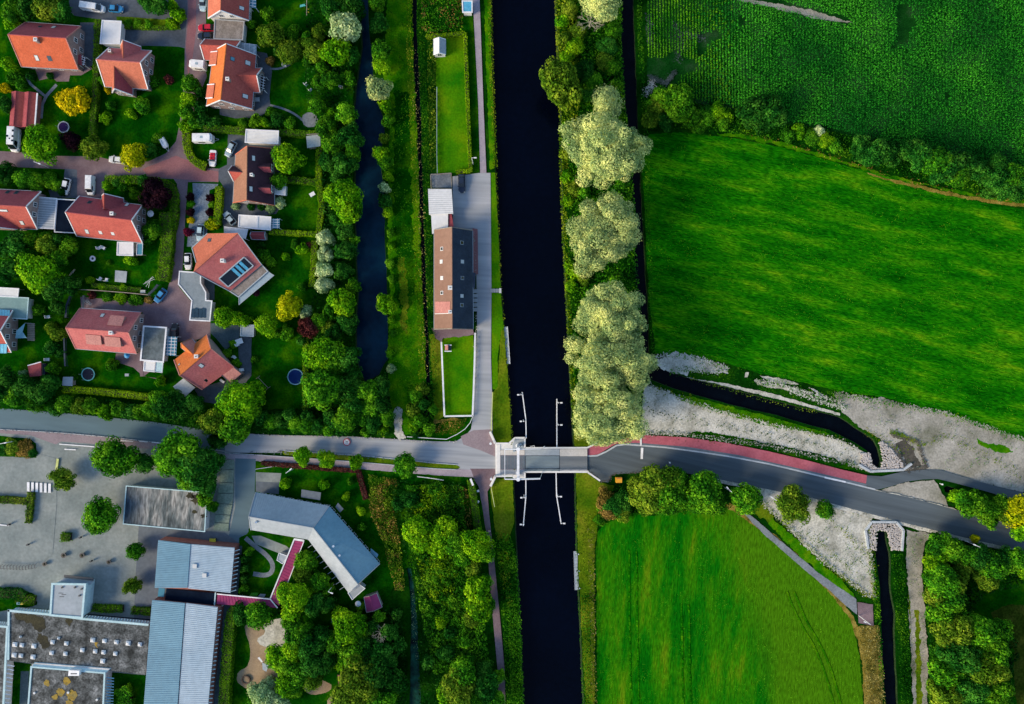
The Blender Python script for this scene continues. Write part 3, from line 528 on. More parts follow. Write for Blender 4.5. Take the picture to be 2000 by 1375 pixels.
# ---------------------------------------------------------------- kerbs and painted marks
def line3(mb,pts,w,z0,z1,z=0.0):
    l=ribbon(pts,w/S); n=len(pts)
    for i in range(n-1):
        q=[P(*l[i]),P(*l[i+1]),P(*l[2*n-2-i]),P(*l[2*n-1-i])]
        ar=sum(q[k].x*q[(k+1)%4].y-q[(k+1)%4].x*q[k].y for k in range(4))
        if ar<0: q=q[::-1]
        mb.prism([(p.x,p.y,z0) for p in q],[(p.x,p.y,z1) for p in q])
    return mb
def kerb(name,m,pts,w,h=.12,z0=.0): return line3(MB(),pts,w,z0,h+.42,).build(name,m,kind='structure')
kerb('kerb','kerb',[(x,y-1.5) for x,y in RT[:14]],.40,.0); 
for pts in ([(500,916),(560,907),(700,918),(700,918)],[(440,884),(560,892),(620,896),(700,902),(850,915),(892,917)],[(556,880),(620,884),(700,889),(850,904),(892,907)],[(0,838),(120,845),(200,852),(330,866),(440,881)]):
    line3(MB(),pts,.16,0,.42).build('kerb','kerb',kind='structure')
def mark(name,polys,m,label,cat,z=.46,group=None,part=None):
    c=P(*polys[0][0]); t=thing(name,label,cat,(c.x,c.y,z),group)
    for pl in polys:
        q=[P(*p) for p in pl]; ar=sum(q[k].x*q[(k+1)%len(q)].y-q[(k+1)%len(q)].x*q[k].y for k in range(len(q)))
        if ar<0: q=q[::-1]
        MB().prism([(p.x,p.y,z-.01) for p in q],[(p.x,p.y,z) for p in q]).build(part or 'stripe',m,t)
    return t
ZB=.0
mark('zebra_crossing',[[(55+8.3*i,941+.6*i),(60+8.3*i,941+.6*i),(60+8.3*i,959+.6*i),(55+8.3*i,959+.6*i)] for i in range(6)],'paint_white','six white crosswalk bars on the school parking lane','crosswalk')
mark('lane_marking',[[(1609,930),(1650,939),(1650,942.5),(1609,933.5)],[(1249,849),(1252.5,849),(1253,870),(1249.5,870)],[(1251,874),(1256,874),(1255,896),(1250.5,896)]],'paint_white','white cross bars and edge dash on the new road and red cycle path','road marking')
mark('lane_marking',[[(128,876),(150,877),(150,879),(128,878)],[(0,1023),(20,1025),(20,1027),(0,1025)],[(118,866),(186,871),(186,873),(118,868)],[(236,859),(262,861),(262,862.5),(236,860.5)],[(274,861),(290,862),(290,863.5),(274,862.5)],[(298,863),(320,864.5),(320,866),(298,864.5)]],'paint_white','thin white dashes along the edge of the blue grey street','road marking')
c0=P(678,863)
sg=thing('speed_marking','round 30 speed limit sign painted on the grey road','road marking',(c0.x,c0.y,.5))
MB().ring((c0.x,c0.y,.46),.72,.98,0,.01).build('ring','paint_red',sg)
MB().tube((c0.x,c0.y,.455),(c0.x,c0.y,.468),.72,n=32).build('disc','paint_white',sg)
tcu=bpy.data.curves.new('digits','FONT'); tcu.body='30'; tcu.size=1.15; tcu.align_x='CENTER'; tcu.align_y='CENTER'; tcu.extrude=.004
tob=bpy.data.objects.new('digits_tmp',tcu); COL.objects.link(tob); dg=bpy.context.evaluated_depsgraph_get(); me=bpy.data.meshes.new_from_object(tob.evaluated_get(dg)); bpy.data.objects.remove(tob)
me.materials.clear(); me.materials.append(MATS['steel_dark']); o=bpy.data.objects.new('digits',me); COL.objects.link(o); o.parent=sg; o.location=(0,0,-.024); o.rotation_euler=(0,0,-PI/2); tag(o)
# painted bicycle symbol
c=P(547,882); bk=thing('bicycle_symbol','dark bicycle pictogram painted where the footpath meets the road','road marking',(c.x,c.y,.46))
m=MB()
for dx in (-.42,.42): m.ring((c.x+dx,c.y-.1,.455),.2,.28,0,.01,16)
for a,b in (((-.42,-.1),(-.1,.25)),((-.1,.25),(.3,.25)),((.3,.25),(.42,-.1)),((-.1,.25),(0,-.1)),((0,-.1),(.3,.25))): m.bar((c.x+a[0],c.y+a[1],.46),(c.x+b[0],c.y+b[1],.46),.08,.01)
m.build('pictogram','steel_dark',bk)
# parking bay slabs
pk=thing('parking_bays','row of pale green paved parking bays beside the blue grey drive','parking bays',P(440,960))
bx=[(432,895,458,897),(432,915,458,916),(430,941,457,942),(426,962,457,963),(424,982,455,984),(422,1003,451,1005),(420,1019,448,1021),(418,1035,447,1037)]
for a,b in zip(bx,bx[1:]):
    q=[P(a[0],a[1]+1),P(a[2],a[3]+1),P(b[2],b[3]-.3),P(b[0],b[1]-.3)][::-1]
    MB().prism([(p.x,p.y,0) for p in q],[(p.x,p.y,.43) for p in q]).build('paving_slab','slab_green',pk)
# ---------------------------------------------------------------- buildings
SIDES={}
def plane_hit(px,py,q):                       # ray from the drone through a photo point onto the plane of quad q
    n=(q[1]-q[0]).cross(q[3]-q[0]).normalized(); o=Vector((0,0,HC)); d=(P(px,py,0)-o)
    t=(q[0]-o).dot(n)/d.dot(n); return o+d*t,n
def rooflight(root,px,py,q,w=.8,h=1.1,pane='glass_bright',fr='steel_dark'):
    p,n=plane_hit(px,py,q); u=(q[1]-q[0]).normalized(); v=n.cross(u).normalized()
    if n.z<0: n=-n
    def bx(w,h,a,b): r=[p+u*(w/2)*i+v*(h/2)*j for i,j in ((-1,-1),(1,-1),(1,1),(-1,1))]; return MB().prism([x+n*a for x in r],[x+n*b for x in r])
    f=bx(w+.22,h+.22,-.05,.07).build('roof_window',fr,root); bx(w,h,.0,.09).build('pane',pane,f)
def chimney(root,px,py,z,w=.75,h=1.5,m='brick_wall',cap='white_conc'):
    p=P(px,py,z); c=MB().box((p.x,p.y,z-h/2),(w,w,h)).build('chimney',m,root)
    MB().box((p.x,p.y,z+.06),(w+.18,w+.18,.14)).build('cap',cap,c); MB().tube((p.x,p.y,z+.1),(p.x,p.y,z+.32),.14).build('flue','steel_dark',c)
def window(root,c,u,n,w=1.1,h=1.3,fr='steel_white',pane='glass',bars=1):
    """window on a wall: centre c, u along the wall, n outwards"""
    f=MB(); up=Vector((0,0,1))
    def bb(a,b,hw,hh,d0,d1): r=[c+u*(a+hw*i)+up*(b+hh*j) for i,j in ((-1,-1),(1,-1),(1,1),(-1,1))]; return [x+n*d0 for x in r],[x+n*d1 for x in r]
    for a,b,hw,hh in ((0,h/2,w/2+.06,.06),(0,-h/2,w/2+.06,.06),(-w/2,0,.06,h/2),(w/2,0,.06,h/2))+(((0,0,.035,h/2),) if bars else ()): f.prism(*bb(a,b,hw,hh,-.03,.07))
    o=f.build('window',fr,root); MB().prism(*bb(0,0,w/2,h/2,-.02,.035)).build('pane',pane,o)
def gable(root,c,ze,zr,rm=('tile_red','tile_red'),wall='brick_wall',trim='steel_white',ov=.4,wins=(0,0),side=True,caps=(1,1),gut=True,door=None):
    """c: photo corners of the eaves, c0-c1 one eave, c3-c2 the other; ridge runs from the c0/c3 end to the c1/c2 end"""
    A0,A1,B1,B0=[P(x,y,ze) for x,y in c]; R0=(A0+B0)/2; R0.z=zr; R1=(A1+B1)/2; R1.z=zr
    qa=[A0,A1,R1,R0]; qb=[B0,B1,R1,R0]
    for q,mm in ((qa,rm[0]),(qb,rm[1])):
        MB().slab(q,.16).build('roof_slope',mm,root)
    d=(R1-R0).normalized(); lat=(A0-B0); lat.z=0; lat.normalize(); wd=(A0-B0).length/2
    zi=ze+ov*(zr-ze)/wd-.17
    a0=A0+d*ov-lat*ov; a1=A1-d*ov-lat*ov; b1=B1-d*ov+lat*ov; b0=B0+d*ov+lat*ov
    r0=R0+d*ov; r1=R1-d*ov; zt=zr-.17
    def at(p,z): return (p.x,p.y,z)
    vs=[at(a0,0),at(a1,0),at(b1,0),at(b0,0),at(a0,zi),at(a1,zi),at(b1,zi),at(b0,zi),at(r0,zt),at(r1,zt)]
    MB().add(vs,[(0,1,5,4),(1,2,6,9,5),(2,3,7,6),(3,0,4,8,7),(4,5,9,8),(6,7,8,9)]).build('wall',wall,root)
    tm=MB(); 
    MB().tube(R0+Vector((0,0,.02)),R1+Vector((0,0,.02)),.13,n=6).build('ridge_cap',rm[0] if rm[0]!=trim else trim,root)
    for k,(X,Y,R) in enumerate(((A0,B0,R0),(A1,B1,R1))):
        if caps[k]:
            for E in (X,Y): MB().bar(E+Vector((0,0,-.04)),R+Vector((0,0,-.04)),.20,.26).build('barge_board',trim,root)
    if gut:
        for E,F,s in ((A0,A1,1),(B0,B1,-1)): MB().bar(E+lat*s*.06+Vector((0,0,-.08)),F+lat*s*.06+Vector((0,0,-.08)),.13,.10).build('gutter','galv',root)
    for k,nw in enumerate(wins):
        if not nw: continue
        X,Y,n=(a0,b0,-d) if k==0 else (a1,b1,d)
        L=(Y-X).length; u=(Y-X)/L
        rows=[(1.5,nw)]+([(zi+.9,2)] if zr-ze>3 else [])
        for z,kk in rows:
            for i in range(kk):
                t=(i+.5)/kk if z<2 else (.36,.64)[i]
                p=X+u*L*t; window(root,Vector((p.x,p.y,z)),u,n)
    if side:
        for X,Y,n in ((a0,a1,lat),(b0,b1,-lat)):
            L=(Y-X).length; u=(Y-X)/L; k=max(1,int(L/3.2))
            for i in range(k): 
                p=X+u*L*(i+.5)/k; window(root,Vector((p.x,p.y,1.5)),u,n)
    return [qa,qb]
def sheddormer(root,q,px,py,w,L,h,top,cheek='brick_wall',trim=None):
    """lean-to dormer on slope q, centre at photo point"""
    p,n=plane_hit(px,py,q); u=(q[1]-q[0]).normalized(); v=n.cross(u).normalized()
    if v.z>0: v=-v                                # v runs down the slope
    up=Vector((0,0,1)); T=[p-v*L/2+u*w/2*s for s in (-1,1)]; B=[p+v*L/2+u*w/2*s for s in (-1,1)]
    Bt=[b+up*h for b in B]; Tt=[t+up*.06 for t in T]
    MB().add([*T,*B,*Tt,*Bt],[(0,1,3,2),(4,6,7,5),(0,4,5,1),(2,3,7,6),(0,2,6,4),(1,5,7,3)]).build('dormer',cheek,root)
    ov=.15; q4=[Tt[0]-u*ov,Tt[1]+u*ov,Bt[1]+u*ov+(Bt[1]-Tt[1]).normalized()*.25,Bt[0]-u*ov+(Bt[0]-Tt[0]).normalized()*.25]
    q4=[x+up*.10 for x in q4]; MB().slab(q4,.12).build('dormer_roof',top,root)
    if trim:
        for a,b in ((q4[0],q4[3]),(q4[1],q4[2])): MB().bar(a,b,.22,.2).build('barge_board',trim,root)
    f=Vector((v.x,v.y,0)).normalized(); c=(B[0]+B[1]+Bt[0]+Bt[1])/4; window(root,c+f*.03,Vector((u.x,u.y,0)).normalized(),f,w*.7,max(.4,h*.55))
def prismpx(pts,z0,z1,inset=0.0,zp=None):
    q=[P(x,y,zp if zp is not None else z1) for x,y in pts]
    if sum(q[k].x*q[(k+1)%len(q)].y-q[(k+1)%len(q)].x*q[k].y for k in range(len(q)))<0: q=q[::-1]
    if inset:
        n=len(q); r=[]
        for i in range(n):
            a=(q[i]-q[i-1]).normalized(); b=(q[(i+1)%n]-q[i]).normalized(); na=Vector((-a.y,a.x,0)); nb=Vector((-b.y,b.x,0)); m=(na+nb); m/=max(.3,m.length_squared/2)
            r.append(q[i]+m*inset)
        q=r
    return MB().prism([(p.x,p.y,z0) for p in q],[(p.x,p.y,z1) for p in q])
def edges(root,pts,z,w,h,m,name='parapet',op=False):
    q=[P(x,y,z) for x,y in pts]
    for i in range(len(q)-(1 if op else 0)):
        a,b=q[i],q[(i+1)%len(q)]; e=(b-a).normalized()*w*.5
        MB().bar(a-e+Vector((0,0,h/2)),b-e+Vector((0,0,h/2)),w,h).build(name,m,root)
def flat(root,pts,z,roof,wall='brick_wall',trim='steel_white',w=.25,h=.12,posts=False,name='roof'):
    prismpx(pts,z-.22,z).build(name,roof,root)
    if trim: edges(root,pts,z,w,h,trim,'roof_edge')
    if posts:
        for x,y in pts: 
            cx=sum(p[0] for p in pts)/len(pts); cy=sum(p[1] for p in pts)/len(pts)
            p=P(x+(cx-x)*.08,y+(cy-y)*.08,z); MB().box((p.x,p.y,(z-.22)/2),(.14,.14,z-.22)).build('post','timber',root)
    elif wall: prismpx(pts,0,z-.23,inset=.18,zp=z).build('wall',wall,root)
def lerp(a,b,t): return a+(b-a)*t
def ribsq(root,q,n,m,name='roof_seam',w=.09,h=.07,across=True):
    """n raised seams on quad q (photo corners with z) from edge 0-3 to edge 1-2"""
    q=[P(*p) for p in q]
    for i in range(n):
        t=(i+.5)/n; a=lerp(q[0],q[3],t); b=lerp(q[1],q[2],t); MB().bar(a+Vector((0,0,h/2)),b+Vector((0,0,h/2)),w,h).build(name,m,root)
def pergola(root,q,n,z,m='steel_white',g='glass_blue',m2=3,w=.13):
    """glazed canopy: glass sheet, bars across and along"""
    if g: prismpx(q,z-.10,z-.04,zp=z).build('glass_sheet',g,root)
    ribsq(root,[(x,y,z) for x,y in q],n,m,'bar',w,.12)
    if m2: ribsq(root,[(x,y,z-.03) for x,y in (q[1],q[2],q[3],q[0])],m2,m,'crossbar',w*.8,.1)
    for x,y in q: p=P(x,y,z); MB().box((p.x,p.y,(z-.1)/2),(.12,.12,z-.1)).build('post',m,root)
def H(name,label,cat,px,py,group=None): return thing(name,label,cat,P(px,py,0),group)
# --- 1 orange house, north-west
h=H('house','big orange tiled house left of the white flat carport','house',105,92)
qa,qb=gable(h,[(50,43),(158,51),(153,136),(42,130)],2.8,8.3,('tile_maroon','tile_orange'),wins=(3,3),trim='tile_pink')  # north slope maroon: its shade is put into the tile colour
rooflight(h,105,53,qa); rooflight(h,78,52,qa,.6,.7,'glass'); rooflight(h,72,113,qb,.8,1.3); rooflight(h,97,114,qb,.9,1.1,'glass'); chimney(h,69,77,8.6)
flat(h,[(147,108),(158,106),(160,128),(150,124)],2.6,'tile_maroon',trim=None); pergola(h,[(160,108),(168,112),(166,128),(154,127)],4,2.4,g='glass_dark',m2=2)
# --- 2
h=H('house','salmon tiled house with front and back cross gables beside a wide lawn','house',245,135)
qa,qb=gable(h,[(213,93),(296,99),(289,174),(205,169)],2.8,7.4,('tile_rose','tile_salmon'),wins=(2,3))  # rose and maroon on main roof and wings: salmon tile painted in shade
gable(h,[(236,140),(235,89),(275,91),(275,140)],2.7,6.2,('tile_salmon','tile_rose'),ov=.3,caps=(0,1),side=False)
gable(h,[(219,140),(219,181),(259,186),(259,140)],2.7,6.4,('tile_salmon','tile_maroon'),ov=.3,caps=(0,1),wins=(0,2),side=False)
chimney(h,214,99,6.0,.6)
h=H('carport','square white flat carport above the salmon tiled house','carport',217,62); flat(h,[(200,40),(237,42),(234,86),(196,85)],2.6,'white_roof',wall='wall_white',trim='steel_white')
h=H('outbuilding','long dark red double ridged outbuilding with white right gutter','outbuilding',45,215)
for a,b in (((23,180),(48,181)),((48,181),(72,182))): gable(h,[a,(a[0]-5,a[1]+66),(b[0]-5,b[1]+67),b],2.4,3.1,('tile_maroon','tile_red'),wall='brick_wall_red',trim='tile_maroon',ov=.15,side=False,gut=False)
MB().bar(P(73,182,2.5),P(68,250,2.5),.35,.2).build('gutter','steel_white',h)
# --- 4, 5
h=H('house','white gabled house with orange and red roof, cut by the top edge of the photo','house',446,0)
qa,qb=gable(h,[(407,-60),(406,36),(486,40),(488,-60)],2.9,7.6,('tile_salmon','tile_red'),wall='wall_white',wins=(2,2))  # red right slope is the orange roof painted as shaded
rooflight(h,472,16,qb); pergola(h,[(489,-20),(500,-20),(500,16),(488,14)],6,2.5,m2=1)
h=H('garage','grey gravel roofed double garage with white side wall','garage',447,60); flat(h,[(420,38),(477,42),(474,78),(418,76)],2.8,'gravel_brown',wall='wall_white',trim='concrete_road')
h=H('garage','low red gabled garage joined to the large orange house','garage',434,97); gable(h,[(400,76),(470,80),(470,119),(399,117)],2.6,5.2,('tile_red','tile_red'),side=False)
h=H('glass_canopy','teal glass canopy with white bars between garage and patio','canopy',483,94); pergola(h,[(465,82),(501,87),(501,106),(463,96)],7,2.5,m2=4)
h=H('house','large orange and rust house with two pale left dormers and a right cross gable','house',450,150)
qa,qb=gable(h,[(417,99),(403,207),(492,213),(500,107)],3.0,8.2,('tile_vivid','tile_red'),wins=(3,3))  # right slope's red paints shade onto the same orange roof
gable(h,[(465,133),(512,133),(508,180),(465,180)],2.9,6.0,('tile_red','tile_red'),caps=(0,1),ov=.3,wins=(0,2),side=False)
sheddormer(h,qa,419,116,3.2,2.9,1.0,'tile_salmon',trim='steel_white'); sheddormer(h,qa,413,180,3.2,2.9,1.0,'tile_salmon',trim='steel_white')
rooflight(h,454,115,qb,.8,.9,'glass_blue'); rooflight(h,484,123,qb,1,1.2); rooflight(h,479,188,qb,.9,1.3); chimney(h,444,154,8.3)
pergola(h,[(506,145),(519,150),(516,176),(505,172)],5,2.6,g='glass_dark',m2=2)
# --- 6, 7
h=H('house','dark red house cut by the left edge, with a ribbed white canopy on its right','house',10,405)
qa,qb=gable(h,[(-70,366),(80,374),(73,448),(-75,440)],2.9,7.7,('tile_maroon','tile_red'),wins=(0,3))  # maroon north slope is the red roof coloured as in shade
gable(h,[(-18,425),(-18,447),(41,449),(41,425)],2.8,5.8,('tile_maroon','tile_maroon'),caps=(0,1),ov=.2,side=False)
rooflight(h,15,375,qa,.7,1.1,'glass'); rooflight(h,32,376,qa,.7,1.1,'glass'); rooflight(h,43,435,qb); rooflight(h,7,411,qb,1.9,.5)
h=H('canopy','white ribbed canopy joining the two dark red houses','canopy',91,415); q=[(75,385),(111,388),(106,447),(72,445)]; flat(h,q,2.7,'membrane',wall=None,trim='steel_white',posts=True); ribsq(h,[(75,385,2.7),(111,388,2.7),(106,447,2.7),(72,445,2.7)],13,'steel_white')
h=H('garage','flat black roofed garage with white edge next to the ribbed canopy','garage',128,420); flat(h,[(112,389),(150,391),(146,455),(107,453)],2.6,'navy_roof',wall='wall_white')
h=H('house','long dark red house with three south roof windows and a north dormer','house',205,430)
qa,qb=gable(h,[(155,383),(278,401),(278,474),(150,461)],2.9,8.0,('tile_maroon','tile_red'),wins=(2,4))  # maroon on north slope and dormer wing is painted shade over red tile
gable(h,[(199,412),(199,382),(241,387),(241,414)],2.9,6.6,('tile_red','tile_maroon'),caps=(0,1),ov=.25,side=False)
rooflight(h,175,395,qa,.7,1,'glass'); rooflight(h,248,400,qa,.7,1.1)
for x,y in ((170,452),(196,453),(220,455)): rooflight(h,x,y,qb,.8,1.2)
chimney(h,218,417,8.2)
h=H('awning','white terrace awning below the long dark red house','awning',244,485); flat(h,[(230,473),(260,474),(260,499),(229,498)],2.5,'white_roof',wall=None,posts=True); flat(h,[(268,476),(279,476),(278,498),(267,498)],2.3,'glass_blue',wall=None,trim='steel_white',w=.1,posts=True)
# --- 8
h=H('house','rose tiled house with three flat dormers beside the round trampoline lawn','house',210,645)
qa,qb=gable(h,[(156,602),(275,610),(267,691),(148,681)],2.9,7.7,('tile_rose','tile_rose'),wins=(2,3),trim='tile_pink')
sheddormer(h,qa,229,627,3.4,3.2,1.1,'tile_pink'); sheddormer(h,qb,186,663,3.6,3.0,1.3,'tile_pink'); sheddormer(h,qb,223,667,3.8,3.0,1.3,'tile_pink')
rooflight(h,200,616,qa); chimney(h,216,650,8.1,.8,1.4,'wall_white')
h=H('garage','dark flat garage with white edge right of the rose tiled house','garage',300,672); flat(h,[(281,637),(325,640),(319,707),(275,703)],2.8,'garage_dark',wall='wall_white',w=.4)
h=H('glass_canopy','blue glass canopy leaning against the dark flat garage','canopy',335,676); pergola(h,[(325,657),(346,658),(344,695),(323,694)],6,2.3,m2=3)
h=H('awning','pale pink and mint awning below the dark flat garage','awning',300,717); flat(h,[(282,706),(304,706),(302,726),(281,724)],2.4,'white_roof',wall=None,posts=True); flat(h,[(304,706),(319,707),(317,728),(302,726)],2.4,'trim_teal',wall=None,trim='steel_white',w=.08)
# --- 12 plum roof house
h=H('house','plum and brown roofed house with white dormer windows, between two white garages','house',492,343)
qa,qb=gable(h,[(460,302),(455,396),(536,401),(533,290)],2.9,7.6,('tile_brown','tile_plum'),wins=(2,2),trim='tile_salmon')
gable(h,[(485,328),(453,324),(456,354),(485,356)],2.9,5.8,('tile_plum','tile_red'),caps=(0,1),ov=.25,side=False)
for y0 in (328,369):
    gable(h,[(498,y0-10),(531,y0-9),(530,y0+9),(498,y0+8)],4.6,5.9,('tile_plum','tile_maroon'),caps=(0,0),ov=.15,side=False,gut=False)
    p=P(531,y0,4.6); window(h,Vector((p.x+.02,p.y,4.4)),Vector((0,1,0)),Vector((1,0,0)),1.7,1.0)
rooflight(h,495,309,qb,1.2,.7); rooflight(h,490,369,qb,1.2,.7); chimney(h,491,341,7.8,.6,1.2,'wall_white')
h=H('garage','long white garage roof above the plum roofed house','garage',511,267); flat(h,[(481,253),(544,256),(543,281),(479,278)],2.7,'white_roof',wall='wall_white'); ribsq(h,[(481,253,2.7),(544,256,2.7),(543,281,2.7),(479,278,2.7)],9,'white_roof')
h=H('garage','white garage below the plum house, split by a dark joint','garage',497,434); flat(h,[(467,420),(502,422),(501,447),(466,443)],2.7,'white_roof',wall='wall_white'); flat(h,[(504,422),(529,424),(528,449),(503,447)],2.7,'white_roof',wall='wall_white')
h=H('glass_canopy','small blue glass roof at the end of the split white garage','canopy',536,436); pergola(h,[(530,427),(546,427),(546,446),(529,446)],4,2.2,m2=2)
h=H('shed','white flat shed right of the plum roofed house','shed',547,370); flat(h,[(537,366),(558,360),(557,381),(536,379)],2.3,'white_roof',wall='wall_white')
h=H('shed','small maroon garden shed below the split white garage','shed',505,461); gable(h,[(490,453),(518,453),(519,468),(491,467)],2,2.7,('tile_maroon','tile_maroon'),wall='timber',trim='galv',ov=.1,side=False)
h=H('shed','crooked pale shed roof in the corner of the hedged garden','shed',611,273); flat(h,[(598,266),(625,262),(626,285),(600,289)],2.3,'tarp_grey',wall='timber',trim=None); edges(h,[(600,263),(626,261)],2.4,.25,.1,'timber',op=True)
# --- 9 diagonal house with glass roof
def roofpoly(root,pts,m,th=.18,name='roof_slope'):
    q=[P(*p) for p in pts]; n=(q[1]-q[0]).cross(q[2]-q[0])
    if n.z<0: q=q[::-1]; n=-n
    n.normalize(); MB().prism([p-n*th for p in q],q).build(name,m,root); return [P(*p) for p in pts]
h=H('house','angled salmon house with a large blue glazed roof opening','house',445,520)
q1=roofpoly(h,[(405,456,4.4),(465,455,8.2),(378,531,8.0),(383,513,5.5),(375,484,4.0)],'tile_salmon')
q2=roofpoly(h,[(378,531,8.0),(465,455,8.2),(511,517,3.8),(449,569,3.8)],'tile_rose')  # rose slope: salmon tile coloured as turned from the sun
roofpoly(h,[(465,455,8.2),(483,488,5.5),(490,497,4.8)],'tile_rose')
base=[(378,486),(405,462),(460,462),(505,516),(446,563),(390,530)]; prismpx(base,0,3.7,inset=.3,zp=3.8).build('wall','brick_wall',h)
for a,b in ((q2[0],q2[3]),(q2[1],q2[2]),(q1[3],q1[4]),(q1[4],q1[0])): MB().bar(a,b,.2,.26).build('barge_board','galv',h)
MB().tube(q2[0],q2[1],.13,n=6).build('ridge_cap','tile_salmon',h)
cp,n=plane_hit(462,531,q2); n=n if n.z>0 else -n
W4=[plane_hit(x,y,q2)[0] for x,y in ((428,544),(477,502),(495,519),(446,560))]
f=MB(); 
for i in range(4): f.bar(W4[i]+n*.12,W4[(i+1)%4]+n*.12,.28,.3)
f=f.build('roof_window','galv',h); MB().slab([w+n*.08 for w in W4],.1).build('pane','glass_dark',f)
for t in (.45,.6,.75): 
    a=lerp(W4[0],W4[1],t); b=lerp(W4[3],W4[2],t); MB().slab([a+n*.14,lerp(W4[0],W4[1],t+.09)+n*.14,lerp(W4[3],W4[2],t+.09)+n*.14,b+n*.14],.04).build('blind','solar',f)
rooflight(h,409,469,q1,.9,.7,'glass'); chimney(h,434,509,8.0,.8,1.6,'wall_white')
flat(h,[(449,569),(511,517),(523,530),(466,580)],3.2,'gravel_brown',wall='brick_wall',trim='galv')
flat(h,[(467,581),(524,531),(535,538),(467,595)],2.9,'metal_grey',wall=None,trim='galv',w=.15)
h=H('pergola','blue and white striped pergola above the angled salmon house','pergola',462,455); pergola(h,[(438,443),(485,447),(480,467),(438,455)],8,2.6,g='glass_blue',m2=0,w=.3)
h=H('garage','zigzag shaped grey flat garage along the brick street','garage',385,580); flat(h,[(351,530),(392,533),(392,553),(402,571),(402,587),(414,588),(410,627),(371,625),(375,587),(349,555)],2.8,'roof_felt',wall='wall_white',w=.3)
for i in range(4): prismpx([(374+7*i,603-(2 if i%2 else 0)),(380.4+7*i,603),(380+7*i,621),(374+7*i,620)],2.85,2.95).build('solar_panel','solar_dark',h)
# --- 10
h=H('house','vivid orange house standing diagonally with a front gable','house',410,705)
qa=roofpoly(h,[(340,703,3.2),(404,653,3.2),(412,681,8.0),(351,733,8.0)],'tile_vivid'); qb=roofpoly(h,[(351,733,8.0),(412,681,8.0),(457,717,3.2),(395,761,3.2)],'tile_rose')  # one roof: vivid slope painted as sunlit, rose slope as shaded
prismpx([(343,705),(404,659),(452,716),(396,757)],0,3.2,inset=.3,zp=3.2).build('wall','brick_wall',h)
A,B,R=qa[1],qb[2],qa[2]; MB().add([lerp(A,B,.04),lerp(B,A,.04),R-Vector((0,0,.2)),lerp(A,B,.04)+Vector((-.3,-.1,0)),lerp(B,A,.04)+Vector((-.3,-.1,0)),R+Vector((-.3,-.1,-.2))],[(0,1,2),(3,5,4),(0,3,4,1),(1,4,5,2),(2,5,3,0)]).build('gable_wall','brick_wall',h)
A,B,R=qa[0],qb[3],qa[3]; MB().add([lerp(A,B,.04),lerp(B,A,.04),R-Vector((0,0,.2)),lerp(A,B,.04)+Vector((.3,.1,0)),lerp(B,A,.04)+Vector((.3,.1,0)),R+Vector((.3,.1,-.2))],[(0,1,2),(3,5,4),(0,3,4,1),(1,4,5,2),(2,5,3,0)]).build('gable_wall','brick_wall',h)
for a,b in ((qa[0],qa[3]),(qa[3],qb[3]),(qa[1],qa[2]),(qa[2],qb[2])): MB().bar(a,b,.2,.26).build('barge_board','tile_pink',h)
MB().tube(qa[2],qa[3],.13,n=6).build('ridge_cap','tile_vivid',h)
gable(h,[(374,661),(394,684),(378,699),(354,679)][::-1],3.0,5.8,('tile_vivid','tile_pink'),ov=.25,side=False,caps=(1,0),trim='tile_vivid') if 0 else gable(h,[(354,679),(378,699),(394,684),(374,661)],3.0,5.8,('tile_vivid','tile_pink'),ov=.25,side=False,caps=(1,0),trim='tile_brown')
flat(h,[(427,727),(449,711),(472,730),(450,749)],3.2,'tile_pink',trim='steel_dark',w=.12)
chimney(h,383,696,8.2,.8,1.6,'wall_white'); rooflight(h,393,714,qb); rooflight(h,415,731,qb,.8,.8); rooflight(h,429,720,qb,.5,.8,'glass_dark'); rooflight(h,403,743,qb,.5,.8,'glass_dark'); rooflight(h,350,712,qa,.4,.4)
h=H('canopy','pale grey square canopy left of the vivid orange house','canopy',358,757); flat(h,[(338,755),(358,739),(381,757),(358,778)],2.4,'tarp_grey',wall=None,trim=None,posts=True)
h=H('shed','grey flat shed at the end of the teal deck','shed',483,646); flat(h,[(471,636),(496,635),(495,657),(470,656)],2.3,'membrane',wall='timber',trim='galv')
# --- 11 left edge
h=H('house','red house with solar panels cut by the left edge','house',0,646)
qa,qb=gable(h,[(-70,603),(25,606),(22,688),(-72,686)],2.9,7.0,('tile_maroon','tile_red'),wins=(0,3))  # north slope darkened to maroon as painted shade
for sl,pp in ((qa,[(0,604),(21,606),(20,617),(0,616)]),(qb,[(-10,672),(15,672),(14,690),(-10,690)])):
    w4=[plane_hit(x,y,sl)[0] for x,y in pp]
    for i in range(4):
        a=lerp(w4[0],w4[1],i/4+.01); b=lerp(w4[0],w4[1],(i+1)/4-.01); c=lerp(w4[3],w4[2],(i+1)/4-.01); d=lerp(w4[3],w4[2],i/4+.01)
        MB().slab([v+Vector((0,0,.22)) for v in (a,b,c,d)],.05).build('solar_panel','solar',h)
h=H('garage','grey green flat roofed garage at the left edge','garage',25,601); flat(h,[(-30,578),(56,582),(53,623),(20,621),(24,607),(-30,604)],2.5,'green_roof',wall='wall_white',trim='trim_teal')
h=H('carport','white flat carport at the left edge above the grey green roof','carport',18,571); flat(h,[(-30,560),(37,564),(35,580),(-30,577)],2.7,'white_roof',wall=None,posts=True)
h=H('shade_sail','pale blue triangular shade sail beside the red house','shade sail',45,647)
sv=[P(49,631,2.7),P(44,648,2.3),P(52,660,2.7),P(30,661,2.6),P(32,646,2.9)]; MB().prism([v-Vector((0,0,.04)) for v in sv[::-1]],sv[::-1]).build('sail','sail_blue',h)
for v in (sv[0],sv[2]): MB().tube((v.x,v.y,0),v,.06).build('mast','galv',h)
h=H('deck','weathered plank deck beside the pale blue shade sail','deck',61,647)
